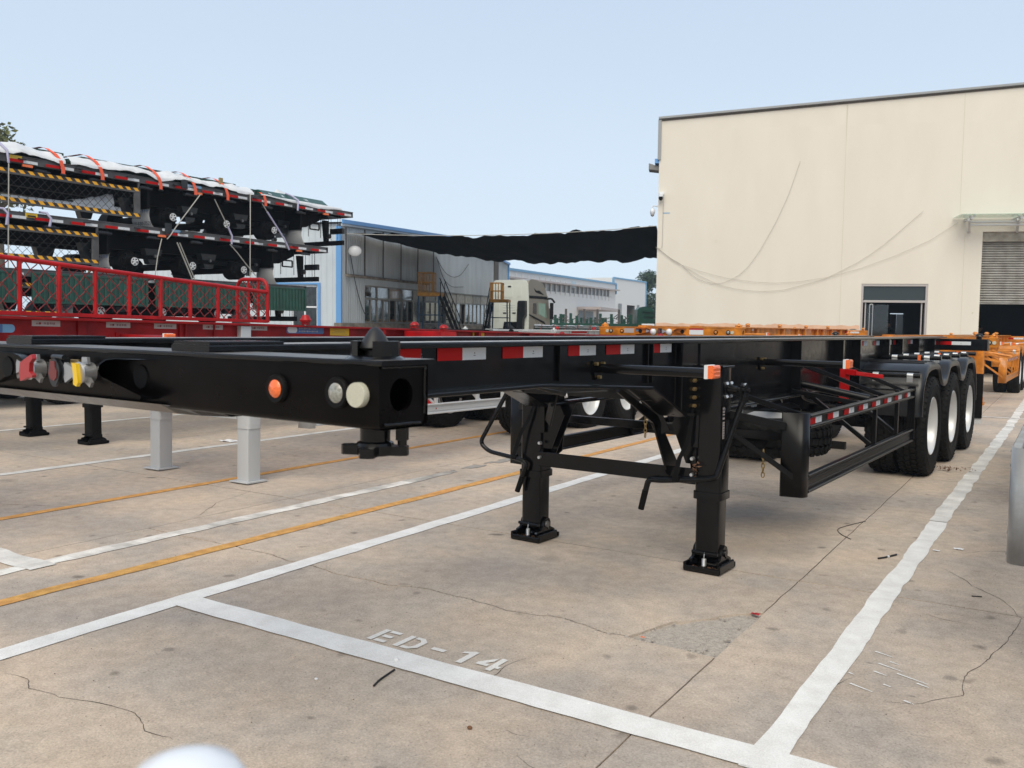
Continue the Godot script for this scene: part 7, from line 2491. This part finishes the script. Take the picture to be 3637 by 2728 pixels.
			if q[1] < 1.0:
				for p in [[0.045, hem], [0.05, hem + 0.03], [0.03, 0.045], [-0.45, 0.05 + 0.03 * wob2], [-0.62, ridge], [-0.66, ridge * 0.9], [-0.9, 0.2]]: row.append(Vector3(p[0] + 0.02 * wob2, p[1], z))
			else:
				for p in [[0.062, hem], [0.058, hem + 0.05], [0.045, 0.05], [0.0, 0.10 + 0.02 * wob], [-0.06, ridge * 0.78 + 0.02 * wob2], [-0.13, ridge * (0.95 + 0.25 * wob)], [-0.22, ridge * (0.98 + 0.2 * wob)]]: row.append(Vector3(p[0] + 0.025 * wob2, p[1] + 0.014 * n.get_noise_2d(g * 9.0, p[0] * 60.0), z))
			rows.append(row)
		st = nb()
		strip(st, rows)
		fin("sheet", st, M.wrap, w)
	# white wrap bundled behind the top guard
	var wr := thing("plastic_wrap", "white rolled wrap lying behind the wire mesh of the top striped guard", "plastic sheet", top.position + Vector3(-0.3, -0.66, 6.1), 0.0, "white plastic sheets over the boards")
	st = nb()
	var roll := []
	for i in 40: roll.append(Vector3(0.02 * n.get_noise_1d(i * 6.0), 0.02 * n.get_noise_1d(i * 8.0 + 40) - 0.002 * i, 0.16 * i))
	sweep(st, roll, 0.062, 9)
	fin("roll", st, M.wrap, wr)
	st = nb()
	for q in [[0.1, 0.9, 0.30], [2.3, 4.1, 0.40]]:
		var rows2 := []
		for i in 16:
			var f := i / 15.0
			var z := lerpf(q[0], q[1], f)
			var hh: float = q[2] * (1.0 - 0.7 * f if q[0] < 1 else 0.25 + 0.75 * sin(f * PI * 0.7)) + 0.05 * n.get_noise_1d(i * 5.0)
			rows2.append([Vector3(0.0, 0.0, z), Vector3(0.03 * n.get_noise_1d(i * 7.0), hh * 0.5, z), Vector3(-0.05, hh, z + 0.05 * n.get_noise_1d(i * 3.0)), Vector3(-0.3, hh * 0.9, z)])
		strip(st, rows2)
	fin("sheet", st, M.wrap, wr)
	# ratchet straps over the boards
	var desc := ["leftmost orange strap over the white wrap", "second orange strap from the left over the white wrap", "orange strap over the middle of the white wrap", "orange strap beside the hook plate of the top flatbed", "orange strap with a brass ratchet on the top flatbed", "rightmost orange strap beside the lettered green board"]
	var sz := [7.50, 6.76, 5.55, 4.75, 3.95, 2.93]
	for k in 6:
		var s := thing("ratchet_strap", desc[k], "strap", top.position + Vector3(0, 0, sz[k]), 0.0, "orange straps over the stack")
		var d := -0.10
		var hi := 0.265 if k < 5 else 0.14
		st = nb()
		var pts := [[-0.9, hi, 0.09], [-0.28, hi, 0.08], [-0.15, hi - 0.03, 0.06], [0.0, 0.14 if k < 5 else 0.09, 0.0], [0.065, 0.02, d * 0.6], [0.07, -0.10, d], [0.068, -0.20, d]]
		var rows := []
		for p in pts: rows.append([Vector3(p[0], p[1], p[2] - 0.035), Vector3(p[0], p[1], p[2] + 0.035)])
		for i in range(pts.size() - 1, -1, -1): rows.append([Vector3(pts[i][0] - 0.004, pts[i][1] - 0.004, pts[i][2] - 0.035), Vector3(pts[i][0] - 0.004, pts[i][1] - 0.004, pts[i][2] + 0.035)])
		strip(st, rows, false)
		fin("webbing", st, M.strap, s)
		st = nb()
		if k == 4:
			box(st, Vector3(-0.03, 0.17, 0.0), Vector3(0.05, 0.16, 0.09), 0.01)
			fin("ratchet", st, M.brass, s)
		else:
			tube(st, Vector3(0.06, -0.21, d - 0.05), Vector3(0.06, -0.21, d + 0.05), 0.018, 0.018, 8)
			fin("hook", st, M.plastic, s)
	# slings and ropes down the side
	var P := func(z: float, v: float, o := 0.10) -> Vector3: return Vector3(SX + o, v, z)
	var ropes := [
		["grey rope hanging straight down at the left end of the stack", [[-7.815, 4.484, -0.1], [-7.897, 4.295], [-7.92, 4.09], [-7.87, 2.363]], 2],
		["lilac sling over the middle flatbed beside its yellow sticker", [[-8.50, 3.36, -0.05], [-8.54, 3.341], [-8.615, 3.258], [-8.588, 3.117]], 3],
		["short lilac sling at the left end of the middle flatbed", [[-7.79, 3.35, -0.05], [-7.815, 3.332], [-7.886, 3.266], [-7.86, 3.072]], 3],
		["slanting rope from the hook plate down to the middle flatbed", [[-11.70, 4.07], [-11.12, 3.363], [-10.996, 3.193], [-10.918, 3.111]], 0],
		["rope dropping from the middle flatbed's hook plate", [[-10.798, 3.109], [-10.70, 2.75], [-10.627, 2.295]], 0],
		["double grey strut leaning under the middle flatbed between its hubs", [[-11.204, 3.067], [-11.554, 2.36]], 0],
		["rope ending in a lilac sling beside the middle hub of the top flatbed", [[-12.053, 4.024], [-12.389, 3.492], [-12.492, 3.315], [-12.478, 3.145]], 1],
		["dark chain slanting from the middle flatbed towards the red railing", [[-12.432, 3.141], [-12.618, 2.988], [-12.856, 2.758], [-13.124, 2.524]], 0],
		["rope from the rightmost orange strap slanting to the middle flatbed", [[-13.311, 4.088], [-13.449, 3.93], [-13.743, 3.609], [-13.953, 3.371], [-14.086, 3.162]], 1],
		["vertical grey rope down the right half of the stack", [[-13.0, 4.30, -0.1], [-12.983, 4.257], [-12.962, 2.40]], 0],
		["lilac sling hanging over the green lettered board", [[-14.27, 4.46, -0.2], [-14.31, 4.40, -0.05], [-14.364, 4.299], [-14.349, 4.065]], 3],
	]
	for r in ropes:
		var o := thing("rope", r[0], "rope", Vector3.ZERO, 0.0, "ropes and slings on the stack")
		var pts := []
		for p in r[1]: pts.append(P.call(p[0], p[1], p[2] if p.size() > 2 else 0.10))
		var cut: int = pts.size() - 1 if r[2] == 0 else (1 if r[2] == 1 else (2 if r[2] == 2 else 0))
		if r[2] == 3:
			st = nb()
			sweep(st, pts, 0.022, 6)
			fin("sling", st, M.sling, o)
			continue
		st = nb()
		if r[2] == 2:
			sweep(st, pts.slice(0, 3), 0.02, 6)
			fin("sling", st, M.sling, o)
			st = nb()
			sweep(st, pts.slice(2), 0.011, 6)
		else:
			sweep(st, pts.slice(0, pts.size() if r[2] == 0 else 2), 0.011, 6)
			if r[0].begins_with("double"): sweep(st, [pts[0] + Vector3(0, 0, 0.06), pts[1] + Vector3(0, 0, 0.06)], 0.014, 6)
		fin("line", st, M.rope, o)
		if r[2] == 1:
			st = nb()
			sweep(st, pts.slice(1), 0.02, 6)
			fin("sling", st, M.sling, o)

# ------------------------------------------------------------------ the red mesh railing on the red chassis
func make_railing():
	var g := thing("mesh_railing", "red tube railing with diamond wire mesh standing on the red chassis", "railing", Vector3(-6.6, 1.5, -5.95))
	var B := func(z: float) -> float: return 1.508 + (-z - 5.96) * -0.0118   # top of the red rail
	var Tt := func(z: float) -> float: return 1.804 + (5.942 + z) * 0.0629
	var W := func(z: float, v: float, x := 0.0) -> Vector3: return Vector3(x, v - 1.5, z + 5.95)
	var st := nb()
	tube(st, W.call(-1.5, Tt.call(-1.5)), W.call(-5.95, Tt.call(-5.95)), 0.0185, 0.0185, 12)
	fin("top_rail", st, M.red, g)
	st = nb()
	beam(st, W.call(-1.5, B.call(-1.5) + 0.018), W.call(-5.95, B.call(-5.95) + 0.012), 0.03, 0.03)
	fin("bottom_rail", st, M.red, g)
	for k in 14:
		var z := -5.363 + 0.30 * k
		if z > -1.5: break
		st = nb()
		tube(st, W.call(z, B.call(z)), W.call(z - 0.004, Tt.call(z)), 0.017, 0.017, 10)
		fin("post", st, M.red, g)
	st = nb()   # the end hoop, turned across the end
	var hp := [W.call(-5.955, 1.51), W.call(-5.955, 1.925), W.call(-5.955, 1.925, -0.43) + Vector3(0, 0.012, 0.0), W.call(-5.955, 1.51, -0.43)]
	sweep(st, rounded(hp, 0.11, 7), 0.0185, 12)
	for x in [-0.13, -0.27]: tube(st, W.call(-5.955, 1.51, x), W.call(-5.955, 1.93, x), 0.014, 0.014, 10)
	fin("end_hoop", st, M.red, g)
	st = nb()
	for s in [-1.0, 1.0]:
		var q := -7.0
		while q < -1.0:
			var pts := []
			for i in 17:
				var f := i / 16.0
				var z: float = q + s * 0.34 * (f - 0.5)
				if z > -1.55 or z < -5.93: continue
				var v := lerpf(B.call(z) + 0.03, Tt.call(z), f)
				pts.append(W.call(z + 0.008 * sin(f * TAU * 4.0), v, s * 0.003 + 0.005 * sin(f * TAU * 4.0)))
			if pts.size() > 2: sweep(st, pts, 0.0042, 5)
			q += 0.108
		q = -0.75
		while q < 0.4:
			var pts := []
			for i in 17:
				var f := i / 16.0
				var x: float = q + s * 0.40 * (f - 0.5)
				if x > 0.0 or x < -0.43: continue
				pts.append(W.call(-5.955 + 0.004 * sin(f * TAU * 4.0), lerpf(1.53, 1.92, f), x))
			if pts.size() > 2: sweep(st, pts, 0.0042, 5)
			q += 0.12
	fin("wire_mesh", st, M.red_dark, g)
	st = nb()
	box(st, Vector3(0.05, 0.03, -0.46), Vector3(0.06, 0.06, 0.06), 0.01)
	lathe(st, [Vector2(0.05, 0.03), Vector2(0.06, 0.05), Vector2(0.03, 0.10), Vector2(0.0, 0.105)], Transform3D(Basis(), Vector3(0.05, 0.0, -0.46)), 14)
	var c := thing("twist_lock_cone", "red twist lock cone on the red rail just right of the mesh railing", "twist lock", Vector3(-6.6, 1.49, -5.95))
	fin("cone", st, M.red, c)

# ------------------------------------------------------------------ near things
func make_things():
	# pale post whose rounded top blurs at the lower edge
	var g := thing("white_post", "blurred white rounded post top close to the lens at the bottom edge", "post", Vector3(-0.405, 0, -0.305))
	var st := nb()
	tube(st, Vector3(0, 0.0, 0), Vector3(0, 1.215, 0), 0.030, 0.030, 24)
	fin("shaft", st, M.white_plastic, g)
	st = nb()
	lathe(st, [Vector2(0.030, 1.20), Vector2(0.040, 1.20), Vector2(0.042, 1.215), Vector2(0.038, 1.235), Vector2(0.027, 1.252), Vector2(0.012, 1.259), Vector2(0.0, 1.260)], Transform3D(), 32)
	fin("cap", st, M.white_plastic, g)
	st = nb()
	lathe(st, [Vector2(0.0, 0.0), Vector2(0.11, 0.0), Vector2(0.11, 0.012), Vector2(0.05, 0.03), Vector2(0.03, 0.06)], Transform3D(), 24)
	fin("foot", st, M.white_plastic, g)
	# rubbish beyond the red chassis
	var spots := [["blue_pipe", "short blue pipe end hanging under the red chassis", "pipe", Vector3(-6.75, 0.86, -5.15), Vector3(-6.77, 0.74, -5.15), M.blue]]
	for s in spots:
		st = nb()
		tube(st, s[3], s[4], 0.02, 0.02, 10)
		tag(fin(s[0], st, s[5]), s[1], s[2])

func make_debris():
	var n := noise(151, 0.5, 2)
	var lines := [
		["cable_piece", "black bent piece of cable in front of the line marked ED-14", [[-2.37, -2.70], [-2.39, -2.755], [-2.40, -2.82], [-2.41, -2.88]], 0.0045, M.cable],
		["cable_piece", "black cable piece with a white tie left of the right bay line", [[-0.995, -6.11], [-0.97, -6.15], [-0.95, -6.19], [-0.91, -6.29]], 0.006, M.cable],
		["wire_piece", "thin dark looped wire lying by the concrete joint", [[-1.29, -7.28], [-1.37, -7.05], [-1.42, -6.86], [-1.36, -6.7], [-1.26, -6.58]], 0.0025, M.cable],
		["wire_piece", "short straight dark wire right of the right bay line", [[-0.40, -5.55], [-0.35, -5.57]], 0.003, M.cable],
		["wire_piece", "small curved dark wire at the lower right", [[-0.98, -2.60], [-0.95, -2.66], [-0.955, -2.72]], 0.002, M.leaf_litter],
	]
	for l in lines:
		var pts := []
		for p in l[2]: pts.append(Vector3(p[0], l[3] + 0.001, p[1]))
		var st := nb()
		sweep(st, rounded(pts, 0.1, 4), l[3], 6)
		tag(fin(l[0], st, l[4]), l[1], "wire" if l[0] == "wire_piece" else "cable")
	var st := nb()
	tube(st, Vector3(-0.952, 0.008, -6.185), Vector3(-0.945, 0.008, -6.20), 0.009, 0.009, 8)
	fin("tie", st, M.flap_white, get_node("cable_piece_001"))
	var scraps := [["crumpled white paper scrap lying behind the silver legs", Vector3(-8.93, 0.0, -7.43), 0.11, M.paper], ["small white scrap lying right of the bay line", Vector3(-0.70, 0, -6.58), 0.022, M.paper], ["torn white scrap beside the right bay line, the farther one", Vector3(-0.58, 0, -6.72), 0.03, M.paper], ["tiny white scrap under the red chassis behind the bolster", Vector3(-8.2, 0, -9.3), 0.08, M.paper], ["orange plastic crumb in the broken concrete corner", Vector3(-1.68, 0, -3.87), 0.010, M.orange_lens], ["red plastic chip at the tip of the broken concrete corner", Vector3(-1.33, 0, -4.53), 0.022, M.red_plastic]]
	for s in scraps:
		st = nb()
		var rows := []
		for i in 6:
			var row := []
			for j in 6:
				var u := (i / 5.0 - 0.5) * 2.0
				var v := (j / 5.0 - 0.5) * 2.0
				row.append(s[1] + Vector3(u * s[2] + 0.3 * s[2] * n.get_noise_2d(i * 9 + s[1].x * 50, j * 9), 0.004 + s[2] * 0.28 * absf(n.get_noise_2d(i * 17 + s[1].z * 30, j * 13)), v * s[2] * 0.7 + 0.3 * s[2] * n.get_noise_2d(i * 7, j * 11 + s[1].x * 40)))
			rows.append(row)
		strip(st, rows, false)
		tag(fin("scrap", st, s[3]), s[0], "litter")
	# stones, each a small thing
	var stones := [["pale pebble sitting on the white front line", Vector3(-2.47, 0.009, -2.965), 0.011, M.paper], ["brown round pebble in the lower middle foreground", Vector3(-1.82, 0.006, -2.61), 0.009, M.leaf_litter], ["pale pebble left of the black cable piece", Vector3(-2.62, 0.004, -2.62), 0.007, M.paper], ["small pale stone at the joint by the front line", Vector3(-1.55, 0.004, -3.05), 0.008, M.paper]]
	for s in stones:
		st = nb()
		ball(st, s[1], Vector3(s[2] * 1.2, s[2] * 0.8, s[2]), 10)
		tag(fin("pebble", st, s[3]), s[0], "stone")
	st = nb()
	for k in 900:   # grit scattered over the near concrete
		var p := Vector3(rng.randf_range(-5.5, 0.4), 0.001, rng.randf_range(-8.5, -1.7))
		var r := rng.randf_range(0.0012, 0.0038) * (1.5 if k % 40 == 0 else 1.0)
		st.set_color(Color(0.35, 0.33, 0.32) if k % 2 else Color(1.5, 1.5, 1.5))
		for j in 4:
			var a := Vector3(cos(TAU * j / 4), 0, sin(TAU * j / 4)) * r
			var b := Vector3(cos(TAU * (j + 1) / 4), 0, sin(TAU * (j + 1) / 4)) * r
			tri(st, p + a, p + b, p + Vector3(0, r, 0))
	tag(fin("grit", st, M.grit), "scattered grit on the concrete", "grit", "", "stuff")
	# dead leaves
	for q in [["clump of brown dead leaves by the right wheels", Vector3(-1.06, 0, -10.5), 0.30, 0.09, 90], ["small tuft of brown leaves caught on the near landing leg", Vector3(-1.905, 0.63, -5.14), 0.03, 0.05, 16]]:
		st = nb()
		for k in q[4]:
			var p: Vector3 = q[1] + Vector3(rng.randfn() * q[2] * 0.4, (rng.randf() * 0.03 if q[1].y < 0.1 else rng.randfn() * 0.03), rng.randfn() * q[3] * 0.4)
			var d := Vector3(rng.randfn(), rng.randfn() * 0.3, rng.randfn()).normalized() * rng.randf_range(0.015, 0.045)
			var e := d.cross(Vector3(0.1, 1, 0.2)).normalized() * rng.randf_range(0.004, 0.010)
			var c := rng.randf_range(0.5, 1.4)
			st.set_color(Color(c, c, c))
			quad(st, p - d * 0.5 + Vector3(0, 0.012, 0), p - e + Vector3(0, 0.012, 0), p + d * 0.5 + Vector3(0, 0.02, 0), p + e + Vector3(0, 0.012, 0))
		tag(fin("dead_leaves", st, M.leaf_litter), q[0], "leaves", "", "stuff")
